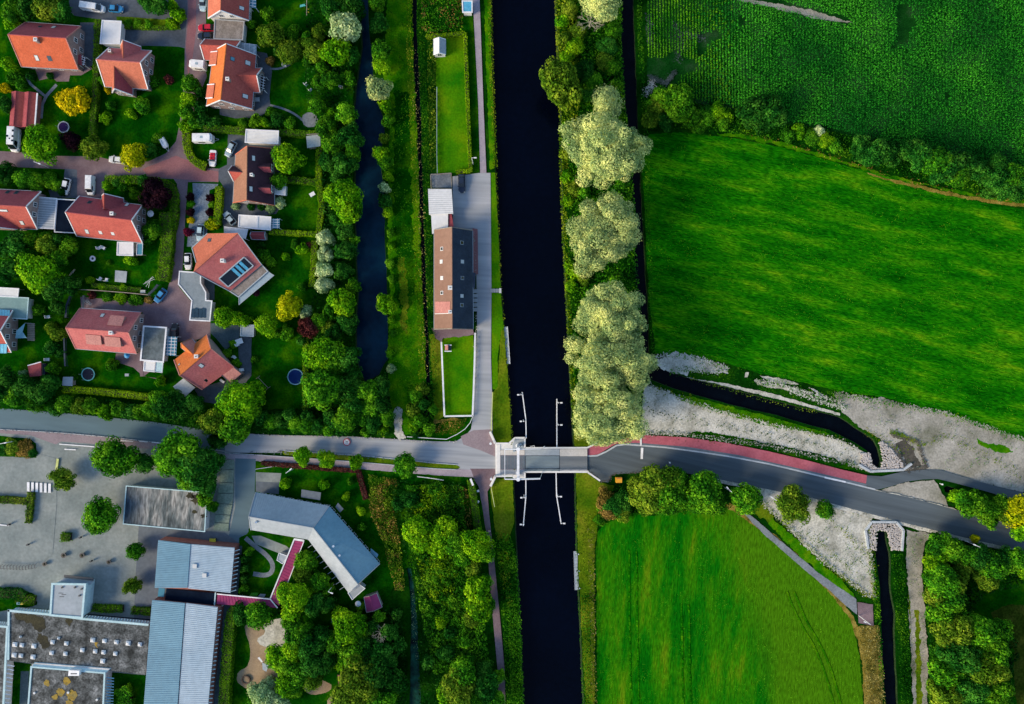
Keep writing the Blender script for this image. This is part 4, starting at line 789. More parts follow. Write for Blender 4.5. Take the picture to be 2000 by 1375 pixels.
for i in range(10): prismpx([(54,630.5+3.5*i),(68,631.5+3.5*i),(67,634.4+3.5*i),(53,633.4+3.5*i)],.3,.42).build('plank','timber',h)
h=H('shed','leaning maroon shed with a white front edge near the street hedge','shed',69,722); flat(h,[(54,715),(80,708),(81,734),(58,736)],2.4,'tile_maroon',wall='timber',trim=None); MB().bar(P(54,714,2.45),P(80,707,2.45),.25,.15).build('roof_edge','steel_white',h)
prismpx([(81,712),(88,711),(88,733),(82,733)],0,1.6).build('side_bin','slate_navy',h)
h=H('tool_shed','blue grey tool shed in the bottom left garden corner','shed',131,745); flat(h,[(123,736),(142,736),(141,754),(121,753)],2,'membrane',wall='timber',trim=None)
h=H('white_table','square pale blue garden table on the lawn','table',235,540); p0=[(225,528),(248,530),(246,552),(224,550)]; prismpx(p0,.72,.80).build('table_top','membrane',h)
for x,y in p0: p=P(x+(236-x)*.15,y+(540-y)*.15,.4); MB().box((p.x,p.y,.36),(.08,.08,.72)).build('leg','steel_white',h)
# --- farmhouse
h=H('farmhouse','long canal side farmhouse, roof brown on the left and dark slate on the right','farmhouse',887,545)
qa,qb=gable(h,[(848,449),(848,643),(924,643),(923,450)],3.0,7.2,('tile_tan','slate_navy'),wins=(2,2),trim='timber')  # slope colours carry the light: left one sunlit, slate right one shaded
for x,y,pn in ((863,486,'glass_dark'),(862,511,'glass_bright'),(863,543,'glass_bright'),(863,572,'glass_dark')): rooflight(h,x,y,qa,.75,.75,pn,'steel_white')
for x,y,pn in ((902,474,'glass_dark'),(903,511,'glass_bright'),(903,543,'glass_dark'),(902,578,'glass_bright'),(902,596,'glass_dark')): rooflight(h,x,y,qb,.75,.8,pn,'galv')
chimney(h,879,562,7.9,.9,1.5,'wall_white'); chimney(h,879,609,7.9,.7,1.5,'wall_white')
w4=[plane_hit(x,y,qa)[0] for x,y in ((850,589),(879,589),(879,612),(850,613))]; MB().slab([v+Vector((0,0,.08)) for v in w4],.05).build('roof_patch','tile_pink',h); MB().bar(w4[3]+Vector((0,0,.12)),w4[2]+Vector((0,0,.12)),.15,.2).build('roof_ledge','white_conc',h)
flat(h,[(923,532),(929,533),(928,562),(924,562)],3.0,'slate_navy',trim=None)
for i in range(5): prismpx([(925,565+9*i),(933,565+9*i),(933,572+9*i),(925,572+9*i)],.0,.45+.05*(i%2)).build('paving_slab','membrane',h)
h=H('barn','pale corrugated barn roof north of the farmhouse','barn',861,393); flat(h,[(836,369),(882,369),(885,417),(838,419)],3.2,'white_roof',wall='wall_white',trim=None); ribsq(h,[(836,369,3.2),(882,369,3.2),(885,417,3.2),(838,419,3.2)],12,'membrane',w=.06,h=.04)
h=H('barn','narrow white annex between the pale barn and the farmhouse','annex',859,436); flat(h,[(842,419),(875,417),(875,444),(861,449),(844,457)],2.9,'white_roof',wall='wall_white',trim=None); flat(h,[(876,418),(882,418),(886,444),(876,444)],2.6,'tile_maroon',wall='brick_wall_red',trim=None)
h=H('playhouse','small white gabled playhouse in the hedged canal garden','playhouse',858,92); gable(h,[(847,77),(847,107),(870,106),(870,77)],2.1,3.2,('pinkwhite_roof','membrane') if 0 else ('white_roof','membrane'),wall='wall_white',ov=.2,side=False,wins=(0,1))
h=H('doghouse','tiny open shelter with white end boards on the long lawn','shelter',875,679); MB().box(P(874,679,.6),(.9,1.0,.7)).build('body','timber_dark',h)
p=P(875,679,1); gable(h,[(869,674),(869,684),(881,684),(881,674)],1.0,1.4,('tile_pink','slate_navy'),ov=.05,side=False,caps=(0,0),gut=False)
for y in (674,686): MB().bar(P(868,y,1.1),P(882,y,1.1),.25,.15).build('end_board','steel_white',h)
h=H('boat_cabin','small blue roofed hut with a white rim beside the canal path','hut',913,13); flat(h,[(903,2),(922,2),(922,24),(904,24)],2.3,'solar',wall='wall_white',w=.3)
# ---------------------------------------------------------------- school
h=H('bus_shelter','streaky weathered flat roof building on the school yard','shelter building',324,990)
flat(h,[(247,949),(404,962),(400,1038),(241,1023)],3.0,'stained_roof',wall='wall_white',trim='trim_teal',w=.25)
for cx,cy,r in ((385,975,14),(372,968,9),(398,1008,7),(380,1000,6),(396,985,8)):
    q=[P(cx+r*math.cos(t)*random.Random(cx+i).uniform(.5,1.1),cy-r*.8*math.sin(t)*random.Random(cy+i).uniform(.5,1.1),3.0) for i,t in enumerate(np.linspace(0,2*PI,25)[:-1])]; MB().prism([(p.x,p.y,2.99) for p in q],[(p.x,p.y,3.03) for p in q]).build('moss_patch','moss_dark',h)
h=H('school_wing','blue and pale ribbed metal school roof north of the dark gap','school building',380,1105)
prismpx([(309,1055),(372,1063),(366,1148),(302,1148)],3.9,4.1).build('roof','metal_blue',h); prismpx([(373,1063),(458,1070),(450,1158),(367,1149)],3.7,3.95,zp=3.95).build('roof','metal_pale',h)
prismpx([(309,1052),(460,1066),(452,1158),(304,1150)],0,3.6,inset=.3,zp=3.6).build('wall','brick_wall_red',h)
ribsq(h,[(309,1055,4.1),(372,1063,4.1),(366,1148,4.1),(302,1148,4.1)],26,'metal_blue'); ribsq(h,[(373,1063,3.95),(458,1070,3.95),(450,1158,3.95),(367,1149,3.95)],26,'metal_pale')
for x,y in ((380,1106),(399,1124)): prismpx([(x-4,y-4),(x+4,y-4),(x+4,y+4),(x-4,y+4)],3.95,4.3).build('dome','glass_bright',h)
ribsq(h,[(459,1072,3.3),(469,1069,3.0),(461,1156,3.0),(451,1159,3.3)],11,'trim_teal','slat',.16,.2)
h=H('link_roof','navy flat link roof between the two metal school wings','link building',373,1165); prismpx([(325,1149),(422,1159),(420,1184),(322,1172)],2.6,2.8).build('roof','navy_roof',h); prismpx([(325,1149),(422,1159),(420,1184),(322,1172)],0,2.6,inset=.2,zp=2.8).build('wall','brick_wall',h); edges(h,[(421,1158),(419,1184)],2.8,.3,.15,'trim_teal','roof_edge',op=True); prismpx([(310,1148),(322,1149),(320,1166),(308,1165)],2.4,2.6).build('glass_roof','glass_blue',h)
h=H('school_wing','long ribbed blue and pale school roof running off the bottom edge','school building',350,1290)
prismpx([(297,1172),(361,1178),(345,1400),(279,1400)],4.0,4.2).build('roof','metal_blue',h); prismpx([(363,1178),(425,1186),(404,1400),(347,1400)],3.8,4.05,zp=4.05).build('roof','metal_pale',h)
prismpx([(297,1170),(430,1184),(406,1400),(280,1400)],0,3.7,inset=.3,zp=3.7).build('wall','brick_wall_red',h)
ribsq(h,[(297,1172,4.2),(361,1178,4.2),(345,1400,4.2),(279,1400,4.2)],62,'metal_blue'); ribsq(h,[(363,1178,4.05),(425,1186,4.05),(404,1400,4.05),(347,1400,4.05)],58,'metal_pale')
ribsq(h,[(426,1190,3.3),(433,1188,3.0),(412,1400,3.0),(405,1400,3.3)],26,'trim_teal','slat',.2,.2)
h=H('school_hall','gravel roofed school block dotted with white square skylight domes','school building',155,1255)
rp4=[(18,1192),(101,1200),(161,1208),(293,1220),(284,1318),(216,1310),(60,1295),(17,1290)]
prismpx(rp4,0,3.1,inset=.2,zp=3.1).build('wall','wall_white',h); prismpx(rp4,3.1,3.3).build('roof','gravel_roof',h); edges(h,rp4[:4],3.3,.55,.25,'trim_teal',op=True); edges(h,[rp4[0],rp4[7]],3.3,.5,.25,'trim_teal',op=True)
for x,y,s in ((155,738,9),(230,745,8),(360,755,9),(147,852,9),(220,858,8),(350,872,9),(560,713,8),(708,727,8),(550,828,8),(698,838,8),(880,798,8),(1018,812,8),(1108,822,8),(1235,837,8),(993,690,9),(1118,700,8),(1247,713,8),(1373,725,9),(1500,737,8),(1100,917,9),(215,655,4),(625,670,5)):
    a,b=x/5.5,1125+y/5.5; r=s/2; p=P(a,b,3.6); w=s*S*.92
    m=MB(); m.box((p.x,p.y,3.42),(w,w,.26),-.1); e=[(p.x+w*.5*i*.9,p.y+w*.5*j*.9) for i,j in ((-1,-1),(1,-1),(1,1),(-1,1))]; t=[(p.x+w*.25*i,p.y+w*.25*j) for i,j in ((-1,-1),(1,-1),(1,1),(-1,1))]
    m.prism([(u,v,3.55) for u,v in e],[(u,v,3.8) for u,v in t]); m.build('skylight_dome','white_roof',h)
for pl in ([(185,1253),(191,1256),(190,1266),(185,1262)],[(128,1207),(142,1210),(136,1222),(128,1216)],[(28,1198),(60,1200),(84,1204),(90,1224),(76,1236),(60,1218),(30,1208)],[(75,1236),(92,1244),(98,1262),(84,1266),(72,1250)]):
    q=subdiv(pl,3,1.8,random.Random(3)); q=[P(x,y,3.3) for x,y in q]; q=q if sum(q[k].x*q[(k+1)%len(q)].y-q[(k+1)%len(q)].x*q[k].y for k in range(len(q)))>0 else q[::-1]; MB().prism([(p.x,p.y,3.29) for p in q],[(p.x,p.y,3.33) for p in q]).build('moss_patch','gravel_ochre' if pl[0][0]==185 else 'moss_dark',h)
ribsq(h,[(168,1201,2.9),(160,1209,3.2),(291,1221,3.2),(293,1213,2.9)],22,'trim_teal','slat',.20,.15); ribsq(h,[(30,1187,2.9),(22,1192,3.2),(98,1199,3.2),(98,1191,2.9)],13,'trim_teal','slat',.20,.15)
h=H('entrance_block','taller pale blue entrance block of the school with a dark canopy bar','school entrance',132,1170)
rp5=[(103,1140),(167,1141),(161,1206),(99,1201)]; prismpx(rp5,0,4.3,inset=.15,zp=4.4).build('wall','trim_teal',h); prismpx(rp5,4.3,4.5).build('roof','membrane',h); edges(h,rp5,4.5,.5,.2,'trim_teal')
prismpx([(125,1123),(182,1129),(182,1134),(125,1128)],3.2,3.4).build('canopy_bar','steel_dark',h); prismpx([(112,1135),(125,1129),(182,1135),(176,1142)],2.6,3.0).build('canopy','membrane',h)
for x,y in ((147,1147),(160,1150),(156,1163),(122,1147)): MB().tube(P(x,y,4.5),P(x,y,4.5)+Vector((0,0,.3)),.25).build('vent','steel_dark',h)
for x,y in ((118,1159),(124,1162),(120,1166)): prismpx([(x-4,y-1),(x+5,y-1),(x+5,y),(x-4,y)],4.5,4.54).build('batten','steel_dark',h)
h=H('school_court_block','lower left gravel roof block with ochre moss and a white air unit','school building',130,1350)
rp6=[(60,1298),(68,1294),(217,1306),(205,1315),(201,1400),(53,1400)]; prismpx(rp6,0,3.6,inset=.2,zp=3.8).build('wall','wall_white',h); prismpx([(62,1302),(205,1314),(201,1400),(54,1400)],3.6,3.8).build('roof','gravel_roof',h); edges(h,[(62,1302),(205,1314),(201,1400),(54,1400)],3.8,.4,.2,'trim_teal'); roofpoly(h,[(68,1293,3.3),(217,1305,3.3),(205,1314,4.0),(62,1302,4.0)],'trim_teal')
a=prismpx([(134,1309),(155,1310),(154,1320),(133,1320)],3.8,4.8).build('air_unit','steel_white',h); prismpx([(138,1315),(150,1315),(150,1317),(138,1317)],4.8,4.83).build('grille','steel_dark',a)
for cx,cy,r in ((91,1334,7),(130,1330,9),(118,1352,9),(140,1358,12),(108,1362,7),(136,1372,8)):
    q=[P(cx+r*math.cos(t)*random.Random(cx+i).uniform(.6,1.1),cy-r*math.sin(t)*random.Random(cy+i).uniform(.6,1.1),3.8) for i,t in enumerate(np.linspace(0,2*PI,17)[:-1])]; MB().prism([(p.x,p.y,3.79) for p in q],[(p.x,p.y,3.84) for p in q]).build('moss_patch','gravel_ochre',h)
for x,y in ((68,1353),(190,1366),(134,1352)): MB().tube(P(x,y,3.8),P(x,y,3.8)+Vector((0,0,.3)),.3).build('vent','white_roof',h)
ribsq(h,[(209,1320,3.4),(223,1322,2.8),(221,1400,2.8),(205,1400,3.4)],14,'metal_blue','slat',.25,.12)
h=H('school_west_block','gravel roof block with teal parapet at the left photo edge','school building',-20,1300)
rp7=[(-80,1216),(15,1224),(6,1400),(-80,1400)]; prismpx(rp7,0,3.2,inset=.2,zp=3.4).build('wall','wall_white',h); prismpx(rp7,3.2,3.4).build('roof','gravel_roof',h); edges(h,rp7,3.4,.5,.2,'trim_teal')
ribsq(h,[(15,1294,3.2),(29,1297,2.6),(15,1400,2.6),(8,1400,3.2)],13,'steel_white','slat',.22,.15); ribsq(h,[(-8,1213,3.0),(-12,1220,3.2),(14,1222,3.2),(16,1215,3.0)],6,'trim_teal','slat',.1,.15)
# kindergarten
h=H('kindergarten','L shaped building with blue grey metal roof and a pale inner slope','kindergarten',620,1040)
R=[(486,1009,6.0),(612,1031,6.0),(699,1141,6.0)]; O=[(499,961,3.1),(643,988,3.1),(742,1101,3.1)]; I=[(490,1035,3.6),(602,1054,3.6),(680,1157,3.6)]
roofpoly(h,[O[0],O[1],R[1],R[0]],'metal_grey'); roofpoly(h,[O[1],O[2],R[2],R[1]],'metal_cool'); roofpoly(h,[R[0],R[1],I[1],I[0]],'membrane'); roofpoly(h,[R[1],R[2],I[2],I[1]],'membrane')  # one metal: inner slopes painted pale as sunlit, outer ones bluish as skylit
for q,n in (((O[0],R[0],R[1],O[1]),34),((O[1],R[1],R[2],O[2]),34)): ribsq(h,q,n,'metal_grey' if q[0]==O[0] else 'metal_cool',w=.06,h=.05)
for a,b in ((R[0],R[1]),(R[1],R[2]),(O[1],R[1]),(O[0],R[0]),(R[0],I[0]),(O[2],R[2]),(R[2],I[2])): MB().bar(P(*a),P(*b),.18,.2).build('ridge_trim','membrane',h)
prismpx([(494,965),(640,991),(737,1100),(684,1153),(604,1050),(490,1031)],0,3.0,inset=.5,zp=3.1).build('wall','brick_wall',h)
for (a,b,n) in ((O[0],O[1],8),(O[1],O[2],9)):
    A=P(*a);B=P(*b); u=(B-A).normalized(); nn=Vector((-u.y,u.x,0)); 
    for i in range(n): c=lerp(A,B,(i+.6)/n)-nn*.45; window(h,Vector((c.x,c.y,1.6)),u,nn,1.4,1.5,pane='glass_dark')
for x,y in ((500,1020),(651,1067),(663,1085)): MB().tube(P(x,y,5.2),P(x,y,5.9),.3).build('vent','steel_white',h)
prismpx([(589,956),(627,962),(625,977),(588,971)],2.2,2.3).build('awning','yard_dark',h); prismpx([(660,982),(671,994),(664,1001),(655,990)],2.2,2.3).build('awning','yard_dark',h); prismpx([(724,1071),(739,1083),(736,1090),(724,1082)],2.2,2.3).build('awning','metal_blue',h)
flat(h,[(680,1158),(688,1171),(713,1149),(702,1141)],2.8,'membrane',wall='wall_white',trim='steel_white',w=.15)
for i in range(9): 
    a=lerp(P(*I[1]),P(*I[2]),(i+1)/10); MB().bar(Vector((a.x,a.y,3)),Vector((a.x-1.4,a.y-1.0,2.6)),.12,.12).build('slat','membrane',h)
prismpx([(604,1057),(680,1160),(674,1164),(598,1060)],0,.1).build('step','path_grey',h)
h=H('covered_walkway','magenta roofed covered walkway bending between school and kindergarten','walkway',535,1120)
for pl in ([(575,1053),(594,1056),(545,1183),(528,1170)],[(425,1160),(527,1169),(543,1187),(423,1180)]): 
    prismpx(pl,2.7,2.85).build('roof','magenta_roof',h)
edges(h,[(575,1053),(528,1169)],2.85,.3,.14,'steel_white','roof_edge',op=True); edges(h,[(425,1160),(528,1170),(543,1188)],2.86,.28,.12,'steel_white','roof_edge',op=True)
MB().bar(P(575,1053,2.95),P(594,1056,2.95),.5,.14).build('roof_edge','steel_white',h); MB().bar(P(594,1056,2.9),P(560,1143,2.9),.2,.14).build('roof_edge','steel_white',h)
for x,y in ((578,1058),(590,1062),(562,1092),(575,1098),(546,1130),(560,1140),(500,1169),(470,1166),(500,1181),(470,1180),(438,1163),(438,1180)): p=P(x,y,1.3); MB().box((p.x,p.y,1.35),(.12,.12,2.7)).build('post','steel_white',h)
ribsq(h,[(575,1053,2.86),(594,1056,2.86),(545,1183,2.86),(528,1170,2.86)],22,'magenta_roof',w=.06,h=.04); ribsq(h,[(427,1180,2.86),(427,1160,2.86),(524,1169,2.86),(540,1187,2.86)],18,'magenta_roof',w=.06,h=.04)
h=H('bay_room','small pale bay annex on the courtyard side of the magenta walkway','annex',550,1090); flat(h,[(545,1080),(562,1086),(552,1101),(541,1094)],2.5,'membrane',wall='wall_white',trim='steel_white',w=.15)
h=H('shed','magenta and tan shed at the lower right of the kindergarten','shed',730,1176); gable(h,[(711,1166),(716,1196),(746,1186),(735,1158)],2.2,3.0,('magenta_roof','magenta_roof'),wall='timber',trim='timber',ov=.1,side=False); 
h=H('shed','dark red shed half under trees at the playground edge','shed',665,1335); flat(h,[(659,1318),(672,1320),(673,1350),(662,1348)],2.2,'magenta_roof',wall='timber_dark',trim=None)
# ---------------------------------------------------------------- drawbridge in the middle
br=thing('drawbridge','white Dutch style drawbridge with lifting deck, portal and balance beams over the canal','bridge',P(1056,900))
def pz(pts,z0,z1,name,m,parent=br): return prismpx(pts,z0,z1,zp=z1).build(name,m,parent)
ZD=.75
pz([(967,867),(994,867),(1006,856),(1025,856),(1025,935),(1007,935),(1001,929),(968,929)],-1.4,ZD-.06,'abutment','white_conc')
pz([(977,889),(1024.5,889),(1024.5,917),(977,917)],ZD-.06,ZD+.0,'carriageway','brick_mauve'); 
for i in range(7): pz([(978+6.7*i,889.8),(984.2+6.7*i,889.8),(984.2+6.7*i,916.2),(978+6.7*i,916.2)],ZD,ZD+.02,'paving_strip','yard_dark')
pz([(977,879),(1024.5,879),(1024.5,888.5),(977,888.5)],ZD-.06,ZD+.05,'footway','beige_deck'); pz([(977,917.5),(1024.5,917.5),(1024.5,927),(977,927)],ZD-.06,ZD+.05,'footway','concrete_road')
pz([(1001,868),(1006,858),(1023.5,858),(1023.5,878),(1001,878)],ZD-.06,ZD+.06,'machine_platform','membrane')
pz([(1025.6,877),(1093,877),(1093,890),(1025.6,890)],ZD-.3,ZD+.02,'deck_footway','membrane'); pz([(1025.6,890.3),(1093,890.3),(1093,920),(1025.6,920)],ZD-.3,ZD-.02,'lifting_deck','steel_deck')
pz([(1025.6,889.7),(1093,889.7),(1093,890.6),(1025.6,890.6)],ZD,ZD+.06,'deck_joint','steel_dark'); pz([(1025.6,915.2),(1093,915.2),(1093,916.2),(1025.6,916.2)],ZD-.02,ZD+.02,'deck_joint','steel_dark')
for x in (1026,1092.3): pz([(x,890.6),(x+.9,890.6),(x+.9,915.2),(x,915.2)],ZD-.02,ZD+.01,'deck_joint','steel_dark')
for x,y in ((1030,915.5),(1090,915.5)): pz([(x-2,y-.7),(x+2,y-.7),(x+2,y+.7),(x-2,y+.7)],ZD,ZD+.12,'hinge','steel_dark')
pz([(1093.6,877),(1147,877),(1147,891),(1093.6,891)],ZD-.5,ZD+.04,'footway','beige_deck'); pz([(1093.6,891.3),(1147,891.3),(1147,920),(1093.6,920)],ZD-.5,ZD-.01,'carriageway','bridge_road'); pz([(1093.6,917),(1147,917),(1147,920),(1093.6,920)],ZD,ZD+.05,'footway','concrete_road')
pz([(1118,875),(1150,875),(1150,922),(1118,922)],-1.4,ZD-.52,'abutment','white_conc')
def rail(pts,z=ZD,h=1.1,w=.22,parent=br,m='white_conc',name='railing',step=2.2):
    q=[P(x,y,z+h) for x,y in pts]
    mb=MB(); ps=MB()
    for a,b in zip(q,q[1:]):
        mb.bar(a,b,w,.12); mb.bar(a-Vector((0,0,.5)),b-Vector((0,0,.5)),.06,.06)
        n=max(1,int((b-a).length/step))
        for i in range(n+1): c=lerp(a,b,i/n); ps.box((c.x,c.y,c.z-h/2),(.08,.08,h))
    o=mb.build(name,m,parent); ps.build('railing_posts',m,parent); return o
for pts in ([(957,843),(967,866),(994,866),(1006,855),(1025,855),(1025,875)],[(1025,875),(1147,874.5),(1166,865)],[(958,950),(968,930),(1001,930),(1007,935.5),(1025,935.5),(1025,922)],[(1025,921.7),(1147,921.7),(1172,939)]): rail(pts,w=.42)
for pts in ([(957,844),(967,866)],[(958,950),(968,930)]):
    a,b=P(*pts[0],1.4),P(*pts[1],1.4); MB().bar(a-Vector((0,0,.7)),b-Vector((0,0,.7)),.6,1.5).build('wing_wall','white_conc',br)
pz([(970,868),(977,868),(977,928),(970,928)],ZD-.06,ZD+.08,'threshold','white_conc')
# portal and balance beams
ZP=8.0
for x,y in ((1011.5,870),(1011.5,924)):
    b=P(x,y,ZD); MB().bar((b.x,b.y,ZD),(b.x,b.y,ZP),.55,.55).build('portal_post','steel_white',br); MB().tube((b.x,b.y,ZD),(b.x,b.y,ZD+.5),.6).build('post_foot','steel_white',br)
a=P(1011.5,869,ZD);b=P(1011.5,925,ZD); MB().bar((a.x,a.y,ZP),(b.x,b.y,ZP),.62,.7).build('crossbeam','steel_white',br)
for yy in (a.y,b.y):
    xs0,xs1=P(986,0,ZP).x,P(1055,0,ZP).x
    m=MB(); m.bar((xs0,yy,ZP+.5),(P(1012,0,ZP).x,yy,ZP+.6),.22,.5); m.bar((P(1012,0,ZP).x,yy,ZP+.6),(xs1,yy,ZP-.2),.34 if yy==b.y else .22,.45); m.build('balance_beam','steel_white',br)
    e=P(1060,876 if yy==a.y else 920,ZD); MB().bar((xs1,yy,ZP-.2),(e.x,e.y,ZD+.1),.09,.09).build('lift_rod','steel_white',br)
    MB().tube((P(1012,0,ZP).x,yy,ZP+.2),(P(1012,0,ZP).x,yy,ZP+.95),.5,n=12).build('bearing','steel_white',br)
m=MB(); m.bar((P(986,0,ZP).x,a.y,ZP+.5),(P(986,0,ZP).x,b.y,ZP+.5),.14,.3); m.build('counter_frame','steel_white',br)
for x,y in ((1017,868),(1019,872),(1004,881)): p=P(x,y,ZD+1); MB().box((p.x,p.y,ZD+.6),(.5,.4,1.1)).build('control_cabinet','galv',br)
for pts in ([(1036,872),(1044,870.6),(1044,873.5)],[(1062,873),(1064,872)]): rail(pts,w=.1,h=1.3)
# bollards at the bridge foot
for i,(x,y,d) in enumerate(((959,863,'upper'),(960,931,'lower'))):
    p=P(x,y,0); t=thing('signal_post',f'white round signal post at the {d} left foot of the drawbridge','signal post',(p.x,p.y,.3),'signal posts at the bridge'); MB().tube((p.x,p.y,.3),(p.x,p.y,3.3),.09).build('pole','steel_white',t); MB().tube((p.x,p.y,3.1),(p.x,p.y,3.7),.32,n=12).build('head','steel_white',t)
# fender lines with lamp posts
FE=[('upper left',[(1020,766),(1027,820),(1027.6,856)],[(1017,770.5),(1022,822)],-1),('upper right',[(1087.5,779),(1087.6,873)],[(1091,786),(1091,829)],1),('lower left',[(1027,936),(1027,970),(1022,1027)],[(1023,970),(1022,1022)],-1),('lower right',[(1086,922),(1087,968),(1096,1023)],[(1090,968),(1096.5,1020)],1)]
for nm,pts,lp,sg in FE:
    t=thing('guide_fender',f'thin white boat guide fender running {nm} of the drawbridge','guide fender',P(*pts[0]),'boat guide fenders')
    for a,b in zip(pts,pts[1:]):
        A,B=P(*a,1.2),P(*b,1.2); MB().bar(A,B,.24,.3).build('fender_beam','steel_white',t)
        n=max(2,int((B-A).length/3)); m=MB()
        for i in range(n): c=lerp(A,B,(i+.5)/n); m.tube((c.x,c.y,-2),(c.x,c.y,1.1),.13)
        m.build('piles','timber_dark',t)
    for x,y in lp:
        b=P(x+.8*(-sg),y,1.3); k=MB(); k.tube((b.x,b.y,-1.5),(b.x,b.y,2.6),.14); k.bar((b.x,b.y,2.4),(b.x+sg*.9,b.y,2.4),.10,.1); o=k.build('light_post','steel_white',t); MB().box((b.x+sg*.75,b.y,2.52),(.55,.35,.22)).build('lamp','paint_white',o)
# ---------------------------------------------------------------- canal furniture
def jetty(label,x0,y0,x1,y1,w):
    t=thing('floating_jetty',label,'jetty',P((x0+x1)/2,(y0+y1)/2),'grey floating jetties'); A,B=P(x0,y0,0),P(x1,y1,0); d=(B-A); L=d.length; d.normalize(); n=Vector((-d.y,d.x,0)); k=int(L/.8)
    for i in range(k):
        c=A+d*(i+.5)*L/k; MB().bar(c-n*w/2+Vector((0,0,-.3)),c+n*w/2+Vector((0,0,-.3)),L/k-.05,.08).build('plank','galv',t)
    for s in (-1,1): MB().bar(A+n*s*w/2+Vector((0,0,-.35)),B+n*s*w/2+Vector((0,0,-.35)),.12,.25).build('side_beam','steel_white' if s>0 else 'galv',t)
    for f in (.06,.5,.94): c=A+d*L*f+n*(w/2-.1); MB().tube(c+Vector((0,0,-2)),c+Vector((0,0,.5)),.14).build('mooring_pile','steel_white',t)
jetty('grey floating jetty on the left canal bank above the bridge',987,638,992,711,1.15); jetty('grey floating jetty on the right canal bank below the bridge',1125.5,1077,1128,1153,1.25)
t=H('landing','short concrete landing step crossing the grass bank beside the farmhouse','landing',967,567)
for i in range(4): prismpx([(958+5*i,564),(962.6+5*i,564),(962.6+5*i,571),(958+5*i,571)],0,.5).build('slab','concrete_road',t)
prismpx([(975,563),(979,563),(979,572),(975,572)],-.8,.75).build('edge_block','white_conc',t)
def fence(name,label,pts,m='steel_white',h=1.0,w=.16,cat='fence',boards=0):
    t=thing(name,label,cat,P(*pts[0])); 
    for a,b in zip(pts,pts[1:]):
        A,B=P(*a,h),P(*b,h); MB().bar(A,B,w,.10).build('top_rail',m,t)
        MB().bar(A-Vector((0,0,h*.5)),B-Vector((0,0,h*.5)),.05,.12).build('rail',m,t)
        n=max(1,int((B-A).length/2.4))
        for i in range(n+1): c=lerp(A,B,i/n); MB().box((c.x,c.y,h/2),(.11,.11,h)).build('post',m,t)
    return t
fence('garden_fence','white fence round the yellow green garden beside the canal road',[(862,668),(868,813),(923,812),(925,760),(927,700),(928,650)],w=.42)
fence('garden_fence','white fence curve round the corner of the dry grass verge',[(923,814),(918,826),(908,838),(893,848),(872,858),(840,856),(795,853)],w=.14)
fence('road_rail','yellowish rail between lane and canal verge above the bridge',[(962,766),(959.5,843)],m='paint_yellow',w=.2)
fence('road_rail','yellowish rail running down from the lower bridge wing',[(959,952),(966,990)],m='paint_yellow',w=.18)
fence('garden_fence','low wire fence between ditch strip and the long canal garden',[(853,170),(853,300),(854,338)],m='galv',w=.1)
fence('garden_fence','timber fence round the grey terrace behind the barn',[(842,367),(841,341),(881,338),(882,366)],m='timber',h=1.6)
fence('garden_fence','blue grey board fence at the left side of the rose house garden',[(137,578),(130,596),(128,620)],m='slate_navy',h=1.7,w=.5)
fence('garden_fence','short blue board fence beside the parked bicycles',[(163,577),(162,602)],m='slate_navy',h=1.7,w=.5)
fence('garden_fence','lower blue board fence beside the trampoline lawn',[(125,660),(126,690),(127,715)],m='slate_navy',h=1.7,w=.4)
fence('garden_fence','wooden fence along the back of the square table lawn',[(152,565),(200,568),(250,572),(290,576)],m='timber',h=1.6,w=.2)
fence('garden_fence','blue board fence closing the corner near the parked blue car',[(289,576),(300,566),(308,556)],m='slate_navy',h=1.7,w=.55)
fence('garden_fence','thin fence left of the pasture edge near the bridge sign',[(815,931),(840,934),(866,938)],m='steel_white',h=1,w=.1)
# stone lined culvert heads
def culvert(label,stones,wall,hole,name='culvert_head'):
    t=thing(name,label,'culvert',P(*stones[0]))
    for a,b in zip(wall,wall[1:]): A,B=P(*a,.7),P(*b,.7); MB().bar(A-Vector((0,0,.5)),B-Vector((0,0,.5)),.55,1.1).build('head_wall','kerb',t)
    q=np.array([(p.x,p.y) for p in [P(*s) for s in stones]]); hq=[(p.x,p.y) for p in [P(*s) for s in hole]]; rng=np.random.default_rng(4)
    x0,y0=q.min(0);x1,y1=q.max(0); n=int((x1-x0)*(y1-y0)*14); X=rng.uniform(x0,x1,n);Y=rng.uniform(y0,y1,n); k=inpoly(X,Y,[tuple(a) for a in q])&~inpoly(X,Y,hq); X=X[k];Y=Y[k]
    m=MB(); r=random.Random(2); cnt=0; meshes=[]
    for j in range(6):
        mb=MB(); a=[(math.cos(i*PI/3+r.uniform(-.3,.3)),math.sin(i*PI/3+r.uniform(-.3,.3))) for i in range(6)]; s=r.uniform(.8,1.1)
        mb.prism([(.24*s*x,.2*s*y,-.15) for x,y in a],[(.18*s*x,.15*s*y,.08) for x,y in a]); o=mb.build('stone','stone',t,local=True); o.location=(0,0,-9); meshes.append(o)
    for i,(x,y) in enumerate(zip(X,Y)):
        if i<294:
            o=meshes[i%6] if i<6 else meshes[i%6].copy()
            if i>=6: COL.objects.link(o)
            o.location=(x-t.location.x,y-t.location.y,.38+r.uniform(-.05,.08)); o.rotation_euler=(r.uniform(-.3,.3),r.uniform(-.3,.3),r.uniform(0,6)); 
        else:
            a=[(math.cos(k*PI/3+r.uniform(-.3,.3)),math.sin(k*PI/3+r.uniform(-.3,.3))) for k in range(6)]; z=.36+r.uniform(0,.1); m.prism([(x+.25*u,y+.22*v,z-.2) for u,v in a],[(x+.18*u,y+.16*v,z+.12) for u,v in a])
    if m.v: m.build('stones','stone',t,kind='stuff')
